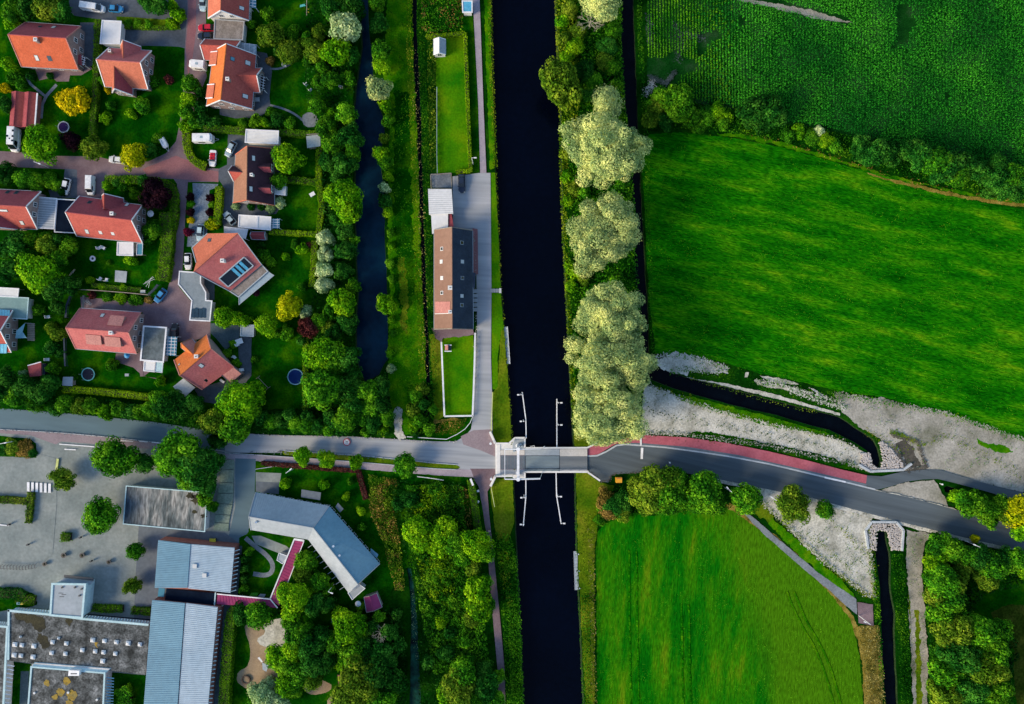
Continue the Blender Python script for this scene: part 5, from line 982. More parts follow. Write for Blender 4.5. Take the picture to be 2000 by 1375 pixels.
culvert('pink grey stone bank and bent white wall where the long ditch ends',[(1678,884),(1698,884),(1703,908),(1718,914),(1722,900),(1718,872),(1708,862),(1724,862),(1742,880),(1760,902),(1764,916),(1702,920),(1680,910)],[(1678,908),(1700,921),(1764,918),(1781,906)],[(1690,860),(1700,884),(1706,906),(1712,912),(1720,910),(1722,890),(1714,862)])
culvert('rounded pink stone apron around the head of the lower ditch',[(1694,1040),(1704,1022),(1750,1022),(1763,1036),(1760,1074),(1739,1074),(1734,1050),(1730,1036),(1714,1036),(1711,1060),(1710,1076),(1698,1072),(1692,1050)],[(1696,1072),(1691,1036),(1703,1020),(1751,1020),(1765,1036),(1762,1076)],[(1712,1036),(1731,1036),(1739,1078),(1710,1078)])
t=H('orange_box','small orange square box beside the lower right bridge approach','box',1209,939); prismpx([(1203,933),(1215,933),(1215,943),(1203,943)],0,1.1).build('body','p_orange',t); prismpx([(1204,934),(1214,934),(1214,935),(1204,935)],1.1,1.14).build('lid','paint_red',t)
t=H('sign_board','white oblong board leaning beside the footpath below the bridge','sign board',922,942); MB().bar(P(919,935,1.6),P(924,948,1.6),.5,.25).build('board','paint_white',t); a=P(920,936,1.4);b=P(924,947,1.4); 
for c in (a,b): MB().tube((c.x,c.y,0),(c.x,c.y,1.4),.05).build('leg','galv',t)
for i,(x,y,l) in enumerate(((934,958,'small white box beside the lower footpath, nearer the bridge'),(934,979,'small white slab beside the lower footpath, further from the bridge'))):
    t=H('marker_box',l,'box',x,y); p=P(x,y,0); MB().box((p.x,p.y,.35),(.5,.45,.7),.2+i*.7).build('body','paint_white',t); MB().box((p.x,p.y,.72),(.6,.5,.05),.2+i*.7).build('lid','steel_white',t)
t=H('bench','long yellow bench or beam on the school yard below the street','bench',112,904); MB().bar(P(113,896,.45),P(110,918,.45),.6,.12).build('seat','paint_yellow',t)
for x,y in ((113,897),(110,917)): p=P(x,y,.2); MB().box((p.x,p.y,.2),(.5,.15,.4)).build('leg','p_concrete',t)
bkr=H('bicycle_rack','curved row of dark hoops along the school parking lane','bicycle rack',40,1105)
for i in range(13):
    x=2+6*i; y=1101+.2*i*(.7 if i>9 else 1)-(0 if i<10 else (i-9)*1.0); p=P(x,y+4,0); m=MB()
    m.bar((p.x,p.y-.5,.45),(p.x,p.y-.5,1.2),.07,.07); m.bar((p.x,p.y-.5,1.2),(p.x,p.y+.5,1.2),.16,.07); m.bar((p.x,p.y+.5,1.2),(p.x,p.y+.5,.45),.07,.07); m.build('hoop','steel_dark',bkr)
for x,y,l,r in ((128,1083,'left of the planter row',.7),(164,1083,'second in the planter row',.7),(216,1096,'right in the planter row',.6),(91,1100,'beside the bicycle hoops',.6)):
    t=H('planter','round dark planter tub on the school yard, '+l,'planter',x,y,'planter tubs on the yard'); p=P(x,y,0); MB().tube((p.x,p.y,.4),(p.x,p.y,.9),r*.75,r,n=14).build('tub','p_dark',t); MB().tube((p.x,p.y,.9),(p.x,p.y,1.05),r*.6,r*.2,n=8).build('plant','moss_dark',t)
for x,y,l in ((161,1048,'above the planter row'),(182,1094,'right of the planter row'),(59,1062,'on the blue grey parking lane edge'),(22,1023,'at the end of the short parking line')):
    t=H('litter_bin','small dark litter bin '+l,'bin',x,y); p=P(x,y,0); MB().tube((p.x,p.y,.4),(p.x,p.y,1.2),.24,n=10).build('body','p_dark',t); MB().tube((p.x,p.y,1.2),(p.x,p.y,1.27),.27,n=10).build('lid','steel_dark',t)
t=H('wheelie_bin','yellow lidded bin behind the pale metal school wing','bin',415,1056); prismpx([(409,1053),(420,1053),(420,1060),(409,1060)],0,1.1).build('body','p_dark',t); prismpx([(409,1052),(421,1052),(421,1060),(409,1060)],1.1,1.22).build('lid','p_yellow',t)
t=H('wheelie_bin','blue and yellow bins beside the school hedge at the left','bin',40,1178); prismpx([(32,1176),(39,1176),(39,1181),(32,1181)],0,1.1).build('blue_bin','p_blue',t); prismpx([(40,1177),(49,1177),(49,1181),(40,1181)],0,1.1).build('yellow_bin','p_yellow',t)
# street lamps: pole with an arm
def lamp(x,y,x2,y2,label,h=6.0,arm=True):
    b=P(x,y,0); t=thing('street_lamp',label,'street lamp',(b.x,b.y,.1),'street lamps'); e=P(x2,y2,h); MB().tube((b.x,b.y,.1),(b.x,b.y,h),.10,.06).build('pole','steel_white',t)
    d=Vector((e.x-b.x,e.y-b.y,0)); 
    if d.length<.8: d=Vector((.9,0,0))
    d=d.normalized()*min(d.length,1.6); MB().bar((b.x,b.y,h),(b.x+d.x,b.y+d.y,h+.1),.08,.08).build('arm','steel_white',t); c=(b.x+d.x,b.y+d.y,h+.1); MB().box(c,(.65,.28,.14),math.atan2(d.y,d.x)).build('lamp_head','steel_white',t)
for a in ((97,328,90,325,'lamp on the brick street next to the white camper van'),(32,861,50,858,'lamp on the grass island near the school entrance'),(573,916,571,914,'lamp on the hedge corner below the small street trees'),(924,321,921,313,'lamp at the end of the hedged canal garden'),(1884,1056,1866,1048,'lamp in the bushes below the road at the right edge'),(1677,1202,1681,1211,'lamp on the brick pad beside the lower ditch'),(1415,952,1420,952,'lamp among the trees below the new road'),(1500,968,1502,968,'lamp on the pale sand between two roadside trees'),(653,1140,648,1158,'lamp beside the kindergarten garden')): lamp(*a)
for x,y,l in ((1306,902,'small signal head over the dark road'),(1834,944,'white marker lamp beside the curved footpath')):
    t=H('marker_post',l,'marker post',x,y); p=P(x,y,0); MB().tube((p.x,p.y,.3),(p.x,p.y,1.3),.09).build('post','steel_white',t); MB().tube((p.x,p.y,1.3),(p.x,p.y,1.5),.22).build('head','paint_white',t)
# ---------------------------------------------------------------- vehicles (built along +x, nose at +x)
def vehicle(label,x,y,ang,col,kind='car',Lk=None,x2=None,roofcol=None,name=None):
    c=P(x,y,0.5); t=thing(name or {'car':'parked_car','van':'delivery_van','camper':'camper_van','caravan':'caravan','cabrio':'cabriolet','trailer':'trailer'}[kind],label,{'car':'car','van':'van','camper':'camper van','caravan':'caravan','cabrio':'car','trailer':'trailer'}[kind],(c.x,c.y,.3),'parked vehicles',math.radians(ang))
    pm='p_'+col; L={'car':4.4,'van':5.0,'camper':6.2,'caravan':4.8,'cabrio':4.3,'trailer':2.8}[kind]; L=Lk or L; W={'car':1.8,'van':1.95,'camper':2.25,'caravan':2.2,'cabrio':1.78,'trailer':1.5}[kind]; h=L/2; w=W/2
    def plan(f,b,s,z): return [(-b,-w*s*.82,z),(-b+.35,-w*s,z),(f-.7,-w*s,z),(f-.12,-w*s*.72,z),(f,-w*s*.4,z),(f,w*s*.4,z),(f-.12,w*s*.72,z),(f-.7,w*s,z),(-b+.35,w*s,z),(-b,w*s*.82,z)]
    def loft(ls,name,m):
        mb=MB(); 
        for p,q in zip(ls,ls[1:]): mb.prism(p,q)
        return mb.build(name,m,t,local=True)
    def quad(pts,name,m,par=t): mb=MB(); q=[Vector(p) for p in pts]; n=(q[1]-q[0]).cross(q[3]-q[0]).normalized(); mb.prism([p-n*.02 for p in q],[p+n*.02 for p in q]); return mb.build(name,m,par,local=True)
    wheels=[(h*.62,s) for s in (-1,1)]+[(-h*.60,s) for s in (-1,1)]
    if kind in('caravan','trailer'):
        H2=2.5 if kind=='caravan' else 1.2
        mb=MB(); b=[(-h,-w,.5),(h-.4,-w,.5),(h,-w*.7,.5),(h,w*.7,.5),(h-.4,w,.5),(-h,w,.5)]; tp=[(-h+.2,-w+.12,H2),(h-.75,-w+.12,H2),(h-.5,-w*.55,H2),(h-.5,w*.55,H2),(h-.75,w-.12,H2),(-h+.2,w-.12,H2)]
        md=[(p[0],p[1],H2-.35) for p in b]; mb.prism(b,md); mb.prism(md,tp); mb.build('body',pm,t,local=True)
        if kind=='caravan':
            quad([(-.4,-.3,H2+.03),(.25,-.3,H2+.03),(.25,.3,H2+.03),(-.4,.3,H2+.03)],'roof_hatch','p_silver'); quad([(h-.04,-.7,H2-.6),(h-.04,.7,H2-.6),(h-.34,.6,H2-.1),(h-.34,-.6,H2-.1)],'front_window','glass')
            for s in (-1,1): quad([(-1.2,s*(w+.01),1.3),(.6,s*(w+.01),1.3),(.6,s*(w+.01),1.9),(-1.2,s*(w+.01),1.9)],'side_window','glass_dark')
        else: quad([(-h*.5,-.25,H2+.03),(h*.4,-.25,H2+.03),(h*.4,-.1,H2+.03),(-h*.5,-.1,H2+.03)],'strap','p_silver')
        MB().bar((h,-.4,.45),(h+1.1,0,.45),.08,.08).build('drawbar','galv',t,local=True); MB().bar((h,.4,.45),(h+1.1,0,.45),.08,.08).build('drawbar','galv',t,local=True); wheels=[(-.3,-1),(-.3,1)]
    else:
        bh={'car':.88,'van':1.0,'camper':1.1,'cabrio':.86}[kind]; rh={'car':1.46,'van':2.0,'camper':2.7,'cabrio':1.0}[kind]
        loft([plan(h,h,.94,.22),plan(h,h,1,.5),plan(h-.06,h-.02,.98,bh-.1),plan(h-.22,h-.1,.93,bh)],'body',pm)
        # cabin
        if kind=='car': f0,f1,b0,b1=h*.42,h*.10,h*.86,h*.62
        elif kind=='van': f0,f1,b0,b1=h*.72,h*.45,h*.97,h*.93
        elif kind=='camper': f0,f1,b0,b1=h*.80,h*.52,h*.99,h*.97
        else: f0,f1,b0,b1=h*.38,h*.15,h*.5,h*.45
        wb,wt=w*.88,w*(.72 if kind in('car','cabrio') else .86)
        if kind!='cabrio':
            lo=[(-b0,-wb,bh),(f0,-wb*.92,bh),(f0,wb*.92,bh),(-b0,wb,bh)]; hi=[(-b1,-wt,rh),(f1,-wt*.95,rh),(f1,wt*.95,rh),(-b1,wt,rh)]
            MB().prism(lo,hi).build('cabin','glass_dark' if kind=='car' else pm,t,local=True)
            rp=[(p[0]*.97,p[1]*.96,rh) for p in hi]; MB().prism([(a,b,rh-.04) for a,b,_ in rp],[(a*.96,b*.92,rh+.05) for a,b,_ in rp]).build('roof_panel','p_'+(roofcol or col),t,local=True)
            e=.03; quad([(f0+e,-wb*.85,bh+.05),(f0+e,wb*.85,bh+.05),(f1+e+.06,wt*.86,rh-.08),(f1+e+.06,-wt*.86,rh-.08)],'windscreen','glass_dark')
            quad([(-b0-e,wb*.85,bh+.15),(-b0-e,-wb*.85,bh+.15),(-b1-e-.03,-wt*.86,rh-.1),(-b1-e-.03,wt*.86,rh-.1)],'rear_window','glass_dark')
            if kind=='car':
                for s in (-1,1):
                    for k in (.33,.66): a=lerp(Vector(lo[0]),Vector(lo[1]),k); b=lerp(Vector(hi[0]),Vector(hi[1]),k); MB().bar((a.x,s*(abs(a.y)+.01),bh),(b.x,s*(abs(b.y)+.01),rh),.10,.05).build('pillar',pm,t,local=True)
            else:
                for s in (-1,1): quad([(f0*.2,s*(wb+.0),bh+.25),(f0*.85,s*(wb*.97),bh+.25),(f1*.95,s*(wt+.02),rh-.25),(f0*.2,s*(wt+.04),rh-.25)],'side_window','glass_dark')
            if kind=='camper':
                for a,b,s1,s2 in ((-h*.62,.62,.5,.5),(-h*.15,.62,.5,.5),(h*.22,.62,.45,.6),(-h*.15,-.62,.5,.5),(h*.05,-.1,.35,.35)): quad([(a-s1/2,b*w-s2/2,rh+.07),(a+s1/2,b*w-s2/2,rh+.07),(a+s1/2,b*w+s2/2,rh+.07),(a-s1/2,b*w+s2/2,rh+.07)],'roof_hatch','glass_dark')
        else:
            MB().prism([(-b0-.3,-w*.75,bh-.02),(f0,-w*.75,bh-.02),(f0,w*.75,bh-.02),(-b0-.3,w*.75,bh-.02)],[(-b0-.3,-w*.75,bh+.05),(f0,-w*.75,bh+.05),(f0,w*.75,bh+.05),(-b0-.3,w*.75,bh+.05)]).build('interior','p_red',t,local=True)
            for a in (.1,-.75):
                for s in (-1,1): MB().box((a,s*.4,bh+.2),(.25,.5,.4)).build('seat','p_red',t,local=True)
            quad([(f0+.1,-w*.75,bh+.03),(f0+.1,w*.75,bh+.03),(f0-.3,w*.65,bh+.42),(f0-.3,-w*.65,bh+.42)],'windscreen','glass_dark')
        for s in (-1,1):
            MB().box((h-.12,s*w*.68,.62),(.16,.32,.16)).build('headlight','p_lamp',t,local=True); MB().box((-h+.05,s*w*.75,.7),(.08,.25,.18)).build('tail_light','p_tail',t,local=True); MB().box((f0-.2,s*(w+.08),bh+.12),(.14,.2,.14)).build('mirror',pm,t,local=True)
    for a,s in wheels: ty=MB().tube((a,s*w*.82,.33),(a,s*(w+.01),.33),.33,n=12).build('wheel','p_rubber',t,local=True); MB().tube((a,s*(w),.33),(a,s*(w+.03),.33),.2,n=8).build('rim','galv',ty,local=True)
    return t
V=vehicle
V('white high camper van on the top driveway beside the small blue car',184,17,-8,'white','van',6.2); V('small blue car parked nose to the white van on the top driveway',228,19,-4,'blue','car',3.8)
V('pale white car cut by the top photo edge beside the gabled house',398,7,-92,'paleblue'); V('bright red car in front of the grey gravel garage',405,56,180,'red'); V('dark navy car just below the red car',404,72,180,'navy')
V('small white caravan beside the large orange house',391,131,175,'white','caravan',4.0); V('white camper van with dark roof hatches on the left of the lime tree',33,275,-93,'white','camper'); V('white car parked askew left of the white van on the brick street',131,365,-102,'white'); V('long white van parked upright beside the low hedge',180,363,-92,'white','van',5.1)
V('white car half hidden under the golden round tree',231,313,175,'white'); V('tiny white trailer on the grass edge of the brick street',322,280,-62,'white','trailer'); V('white caravan standing on grass inside the curved hedge',401,273,0,'white','caravan',5.2)
V('white cabriolet with red seats beside the curved hedge',417,310,-94,'white','cabrio'); V('silver blue estate car parked diagonally above the plum roofed house',452,292,-118,'silver'); V('silver car parked diagonally left of the split white garage',450,427,130,'silver','car',4.0)
V('pale blue car on the cobbled driveway by the crimson shrub',393,455,-96,'paleblue'); V('white car squeezed beside the angled salmon house',369,511,-88,'white'); V('shiny blue car parked in the bend of the brick street',315,578,-127,'blue','car',4.1); V('black car tucked beside the dark flat garage',343,648,90,'black'); V('dark navy car alone on the grey farmhouse yard',902,359,-88,'navy','car',4.8)
# cyclist on the canal path
p=P(956,1036,0); t=thing('bicycle','bicycle ridden along the lower canal path','bicycle',(p.x,p.y,.4))
for dy in (-.52,.52):
    m=MB()
    for i in range(14): a,b=2*PI*i/14,2*PI*(i+1)/14; m.bar((p.x,p.y+dy+.33*math.cos(a),.72+.33*math.sin(a)),(p.x,p.y+dy+.33*math.cos(b),.72+.33*math.sin(b)),.05,.05)
    m.build('wheel','p_rubber',t)
m=MB(); z=.4
for a,b in (((0,-.5,.7),(0,-.1,1.2)),((0,-.1,1.2),(0,.38,1.25)),((0,.38,1.3),(0,.52,.7)),((0,-.1,1.2),(0,0,.7)),((0,0,.7),(0,.38,1.25)),((0,-.5,.7),(0,0,.7)),((-.28,.36,1.4),(.28,.36,1.4)),((0,.38,1.25),(0,.36,1.4))): m.bar((p.x+a[0],p.y+a[1],a[2]),(p.x+b[0],p.y+b[1],b[2]),.05,.05)
m.build('frame','p_red',t); MB().box((p.x,p.y-.15,1.3),(.18,.28,.08)).build('saddle','p_black',t)
def skinned(name,V,E,Rr,m,parent=None):
    me=bpy.data.meshes.new(name); me.from_pydata(V,E,[]); o=bpy.data.objects.new(name,me); COL.objects.link(o); me.materials.append(MATS[m])
    md=o.modifiers.new('skin','SKIN'); 
    for i,v in enumerate(me.skin_vertices[0].data if me.skin_vertices else []): v.radius=(Rr[i],Rr[i]); v.use_root=(i==0)
    s=o.modifiers.new('sub','SUBSURF'); s.levels=1; s.render_levels=1
    if parent: o.parent=parent
    return o
def mk_person(label,x,y,rz,shirt,z0=.4):
    b=P(x,y,0); t=thing('person',label,'person',(b.x,b.y,z0),None,rz)
    Vv=[(0,-.15,.98),(0,-.05,1.15),(0,.08,1.35),(0,.14,1.47),(0,.2,1.56),(.17,.06,1.38),(.22,.2,1.12),(.24,.36,1.0),(-.17,.06,1.38),(-.22,.2,1.12),(-.24,.36,1.0),(.1,-.12,.92),(.12,.22,.75),(.12,.05,.36),(.12,.18,.31),(-.1,-.12,.92),(-.12,.16,.62),(-.12,-.05,.22),(-.12,.1,.18)]
    Ee=[(0,1),(1,2),(2,3),(3,4),(2,5),(5,6),(6,7),(2,8),(8,9),(9,10),(0,11),(11,12),(12,13),(13,14),(0,15),(15,16),(16,17),(17,18)]
    Rr=[.15,.14,.16,.06,.06,.07,.05,.035,.07,.05,.035,.1,.07,.05,.04,.1,.07,.05,.04]
    me=bpy.data.meshes.new('body'); me.from_pydata(Vv,Ee,[]); me.materials.append(MATS[shirt]); o=bpy.data.objects.new('body',me); COL.objects.link(o); o.parent=t
    o.modifiers.new('skin','SKIN'); 
    if not me.skin_vertices: 
        bpy.context.view_layer.objects.active=o; o.select_set(True)
    if me.skin_vertices:
        for i,v in enumerate(me.skin_vertices[0].data): v.radius=(Rr[i],Rr[i]); v.use_root=(i==0)
    s=o.modifiers.new('sub','SUBSURF'); s.levels=1; s.render_levels=1
    m=MB(); m.tube((0,.22,1.52),(0,.23,1.63),.075,.10,n=10); m.tube((0,.23,1.63),(0,.22,1.74),.10,.05,n=10); m.build('head','p_skin',t,local=True); MB().tube((0,.2,1.66),(0,.19,1.77),.11,.06,n=10).build('hair','timber_dark',t,local=True)
    return t
mk_person('cyclist in a pale top riding up the lower canal path',956,1036,0,'p_pinkwhite',.3)
# ---------------------------------------------------------------- gardens: trampolines, furniture
def trampoline(x,y,r,rim,mt,label):
    p=P(x,y,.9); t=thing('trampoline',label,'trampoline',(p.x,p.y,.1),'garden trampolines'); MB().ring((p.x,p.y,0),r-.22,r,.82,.95,28).build('rim',rim,t); MB().tube((p.x,p.y,.84),(p.x,p.y,.87),r-.22,n=28).build('mat',mt,t)
    for i in range(6): a=i*PI/3; c=(p.x+(r-.1)*math.cos(a),p.y+(r-.1)*math.sin(a)); MB().tube((*c,.1),(*c,2.2),.035,n=6).build('pole','galv',t)
trampoline(124,248,1.5,'wall_white','p_purple','trampoline with a violet mat and thin white rim by the copper shrub'); trampoline(172,731,1.75,'p_teal','p_trampoline','trampoline with a teal rim on the rose house lawn'); trampoline(577,736,2.1,'sail_blue','p_poolblue','large blue trampoline beside the straight hedge on the right garden')
t=H('fire_bowl','white ring shaped bowl with dark centre on the long lawn','bowl',181,505); p=P(181,505,.4); MB().ring((p.x,p.y,0),.35,.75,.3,.5,20).build('rim','paint_white',t); MB().tube((p.x,p.y,.3),(p.x,p.y,.38),.36,n=16).build('centre','p_dark',t)
t=H('sandpit_ring','dark timber ring in the sand of the playground','sandpit ring',481,1327); p=P(481,1327,.3); MB().ring((p.x,p.y,0),.85,1.15,.3,.7,22).build('ring','timber_dark',t); MB().tube((p.x,p.y,.3),(p.x,p.y,.45),.85,n=22).build('sand','play_sand',t)
def chair(x,y,a,label,m='paint_white',k=1.0):
    p=P(x,y,0); t=thing('garden_chair',label,'garden chair',(p.x,p.y,.3),'garden chairs',math.radians(a)); MB().box((0,0,.42*k),(.55*k,.5*k,.06)).build('seat',m,t,local=True); MB().box((-.27*k,0,.72*k),(.08,.5*k,.6*k)).build('backrest',m,t,local=True)
    for i in (-1,1):
        for j in (-1,1): MB().box((.22*i*k,.2*j*k,.2*k),(.05,.05,.4*k)).build('leg',m,t,local=True)
for a in ((198,485,20,'left of two white chairs above the white ring'),(206,485,-30,'right of two white chairs above the white ring'),(600,167,40,'upper of two loungers on the right garden lawn'),(608,178,40,'lower of two loungers on the right garden lawn'),(668,172,0,'white chair near the reed edge of the pond'),(200,545,60,'left white chair on the square table lawn'),(212,547,80,'right white chair on the square table lawn'),(99,619,10,'white chair at the hedge left of the rose house'),(98,702,0,'white chair in the bottom left garden'),(467,673,30,'white parasol chair below the teal deck'),(461,698,-40,'white chair on the dark patio'),(476,722,10,'white chair beside the hedge end of the dark patio'),(558,870-740,0,'pale chair in the shade of the garden path')): chair(*a,k=1.5)
def table(x,y,w,d,a,label,m='paint_white'):
    p=P(x,y,0); t=thing('garden_table',label,'garden table',(p.x,p.y,.3),None,math.radians(a)); MB().box((0,0,.74),(w,d,.06)).build('table_top',m,t,local=True)
    for i in (-1,1):
        for j in (-1,1): MB().box((w*.42*i,d*.42*j,.36),(.07,.07,.72)).build('leg',m,t,local=True)
table(504,197,1.6,1.1,0,'round topped grey table set on the dark patio of the orange house','membrane'); table(612,381,1.4,1.0,30,'white table near the hedge of the long right garden'); table(470,667,1.9,1.4,20,'white parasol table below the teal deck'); table(253,579-112,.1,.1,0,'tiny white stand beside the awning'); table(293,655,1.0,.8,0,'pale table in the gap beside the dark garage'); table(437,744,1.3,.6,-35,'white bench table between wing and patio'); table(652,1209,.9,1.0,0,'grey box table under the playground trees','p_concrete'); table(252,732,1.0,.7,0,'pale crate on the trampoline lawn','membrane'); table(283,570,1.3,.8,0,'pale storage box at the fence corner','tarp_grey')
def parasol(x,y,r,m,label):
    p=P(x,y,2.3); t=thing('parasol',label,'parasol',(p.x,p.y,.2)); q=[(p.x+r*math.cos(i*PI/4),p.y+r*math.sin(i*PI/4),2.1) for i in range(8)]; MB().add(q+[(p.x,p.y,2.6),(p.x,p.y,2.5)],[(i,(i+1)%8,8) for i in range(8)]+[((i+1)%8,i,9) for i in range(8)]).build('canopy',m,t); MB().tube((p.x,p.y,.2),(p.x,p.y,2.5),.04,n=6).build('pole','galv',t)
parasol(247,694,.8,'p_blue','small blue parasol on the rose house patio'); parasol(293,417,.9,'paint_white','small white parasol beside the dark red gable'); parasol(500,572,1.0,'f_purple','dark parasol beside the terrace of the salmon house'); parasol(699,1180,.8,'paint_white','white round parasol beside the magenta shed')
t=H('swing_frame','wooden swing frame on the lawn left of the big trampoline','swing',514,748); 
for a,b in (((504,737,1.8),(524,758,1.8)),((504,737,1.8),(500,740,.2)),((504,737,1.8),(508,734,.2)),((524,758,1.8),(520,761,.2)),((524,758,1.8),(528,755,.2))): MB().bar(P(*a),P(*b),.12,.12).build('beam','timber',t)
t=H('swing_frame','small blue slide and swing set on the upper right lawn','play set',598,9)
MB().bar(P(599,0,2),P(599,30,2),.14,.14).build('beam','timber',t); MB().bar(P(598,9,1.6),P(586,12,.3),.6,.1).build('slide','p_teal',t)
for i,y in enumerate((18,24)): MB().box(P(602,y,.5),(.4,.25,.08)).build('seat','p_yellow',t)
t=H('drying_rack','thin white X shaped drying rack at the corner of the lawn','drying rack',291,553)
for a,b in (((280,555),(302,545)),((285,560),(298,540)),((283,552),(300,542)),((290,562),(294,543))): MB().bar(P(*a,.9),P(*b,.9),.07,.05).build('bar','paint_white',t)
t=H('climbing_frame','dark climbing frame with a white slide top on the playground sand','climbing frame',520,1303); MB().bar(P(505,1284,1.6),P(512,1293,.9),.5,.1).build('slide','paint_white',t); prismpx([(512,1294),(525,1300),(520,1312),(513,1308)],1.6,1.75).build('platform','galv',t); MB().bar(P(525,1300,1.7),P(542,1311,1.7),.3,.1).build('net_beam','steel_dark',t)
for x,y in ((513,1295),(524,1301),(519,1310),(541,1310)): p=P(x,y,.8); MB().tube((p.x,p.y,.2),(p.x,p.y,1.7),.07,n=6).build('leg','timber',t)
t=H('play_mats','bright green and grey mats against the magenta walkway','mats',498,1160); prismpx([(491,1158),(505,1158),(502,1164),(487,1164)],.3,.5).build('mat','p_green',t); prismpx([(508,1160),(519,1161),(516,1166),(503,1165)],.3,.5).build('mat','membrane',t)
t=H('wood_pile','pale log and cloth heap under the trees left of the square table lawn','log pile',140,534)
for i in range(4): MB().tube(P(136+2*i,538-2*i,.4+.1*(i%2)),P(140+2*i,532-2*i,.4+.1*(i%2)),.18,n=7).build('log','bark_pale',t)
bt=H('parked_bicycles','cluster of grey bicycles beside the short blue fence','bicycles',173,592)
for i in range(3):
    m=MB(); x0,y0=170+3*i,588+3*i
    for dx in (-3,3): p=P(x0+dx,y0,0); m.ring((p.x,p.y,.4),.24,.32,.2,.24,12)
    m.bar(P(x0-3,y0,.9),P(x0+3,y0,.9),.05,.05); m.build('bicycle','galv',bt)
# ---------------------------------------------------------------- trees and shrubs
TR={}     # (material, size class) -> crown meshes, made once and shared
def crowns(k,cls):
    key=(k,cls)
    if key not in TR:
        R,Hh,lf,n,flat={'s':(1.5,1.9,.20,3,.35),'m':(3.0,4.2,.28,3,.40),'l':(5.2,7.0,.36,2,.45)}[cls]
        sp=.0
        TR[key]=[crown_mesh('crown',k,R,Hh,lf,hash((len(k),cls,i))%99991 if 0 else (sum(map(ord,k))*7+ord(cls)*31+i*101),flat,cl=R*(.30,.26,.34)[i%3],spiky=sp) for i in range(n)]
    return TR[key]
TRK={}
def trunkmesh(pale=False):
    if pale not in TRK:
        mb=MB(); r=random.Random(3); mb.tube((0,0,-.1),(0,0,.55),.055,.04,7)
        for i in range(5):
            a=i*1.26+r.uniform(-.3,.3); mb.tube((0,0,.42+.03*i),(.28*math.cos(a),.28*math.sin(a),.78+.03*i),.022,.008,5)
        me=bpy.data.meshes.new('trunk'); me.from_pydata(mb.v,[],mb.f); me.materials.append(MATS['bark_pale' if pale else 'bark']); TRK[pale]=me
    return TRK[pale]
RR=random.Random(11)
KN={'wil':('f_willow','silvery'),'gry':('f_grey','pale grey green'),'lim':('f_lime','lime green'),'yel':('f_yellow','golden yellow'),'gre':('f_green','mid green'),'drk':('f_dark','dark green'),'olv':('f_olive','olive green'),'pur':('f_purple','dark purple'),'rus':('f_rust','rusty'),'ylg':('f_yelgreen','yellow green'),'mar':('f_maroon','reddish brown'),'crm':('f_crimson','crimson'),'hdg':('f_hedge','clipped green')}
def tree(x,y,r,k,label,h=None,group=None,el=1.0,meshes=None,rz=None):
    """x,y,r: crown centre and radius in photo pixels; h total height m"""
    m,_=KN[k]; Rm=r*S
    if h is None: h=max(1.0,min(13,Rm*2.0))
    big=h>3.2; cz=h*.6; c=P(x,y,cz); Rw=Rm*(HC-cz)/HC
    cls='s' if Rm<2.1 else 'm' if Rm<4.1 else 'l'
    t=thing('tree' if big else 'shrub',label,'tree' if big else 'shrub',(c.x,c.y,.05),group,RR.uniform(0,6.28) if rz is None else rz)
    ms=meshes or crowns(m,cls); me=ms[RR.randrange(len(ms))]; R0,H0={'s':(1.5,1.9),'m':(3.0,4.2),'l':(5.2,7.0)}[cls]
    bottom=h*(.22 if big else .0)
    o=bpy.data.objects.new('crown',me); COL.objects.link(o); o.parent=t; o.location=(0,0,bottom); o.scale=(Rw/R0,Rw/R0*el,(h-bottom)/H0)
    if Rm>.9:
        o=bpy.data.objects.new('trunk',trunkmesh()); COL.objects.link(o); o.parent=t; o.scale=(h*.9 if big else h*.8,)*2+(h*.85,)
    return t
ORD=['first','second','third','fourth','fifth','sixth','seventh','eighth','ninth','tenth','eleventh','twelfth','thirteenth','fourteenth','fifteenth','sixteenth']
def cluster(items,where,axis='top',noun=None):
    """items (x,y,r,kind[,h]); labels count along the axis within this group"""
    items=sorted(items,key=lambda q:q[1] if axis=='top' else q[0])
    for i,q in enumerate(items):
        x,y,r,k=q[:4]; h=q[4] if len(q)>4 else None; hh=h if h else max(1.0,min(13,r*S*2)); nn=noun or ('tree' if hh>3.2 else 'shrub')
        lab=f"{KN[k][1]} {nn} {where}" if len(items)==1 else f"{KN[k][1]} {nn}, {ORD[i]} from {axis} {where}"
        tree(x,y,r,k,lab,h,where)
C=cluster
# big silver willows between canal and field ditch
def willow(x,y,rx,ry,h,seed,label):
    Rw=1.1*rx*S*(HC-h*.55)/HC; Ry=1.07*ry*S*(HC-h*.55)/HC; c=P(x,y,h*.55); t=thing('willow_tree',label,'willow',(c.x,c.y,.05),'silver willows along the canal')
    me=crown_mesh('crown','f_willow',Rw,h*.8,.24,seed,.45,cl=1.75,dens=1.05,nf=3.5,rmin=.5); me.name='crown'
    o=bpy.data.objects.new('crown',me); COL.objects.link(o); o.parent=t; o.location=(0,0,h*.2); o.scale=(1,Ry/Rw,1)
    o=bpy.data.objects.new('trunk',trunkmesh()); COL.objects.link(o); o.parent=t; o.scale=(h,h,h*.85)
willow(1176,290,72,70,15,1,'silvery willow, uppermost of the big round ones on the canal bank'); willow(1180,455,68,66,15,2,'silvery willow in the middle of the row, round with a notched outline')
willow(1192,618,66,62,16,3,'top crown of the long merged silvery willow block'); willow(1192,700,72,66,17,4,'middle crown of the long merged silvery willow block'); willow(1186,800,74,66,16,5,'lowest crown of the merged willow block, nearest the bridge')
willow(1180,205,23,28,10,6,'small narrow silvery willow above the uppermost round one'); willow(1176,12,34,30,11,7,'grey green willow cut by the top photo edge')
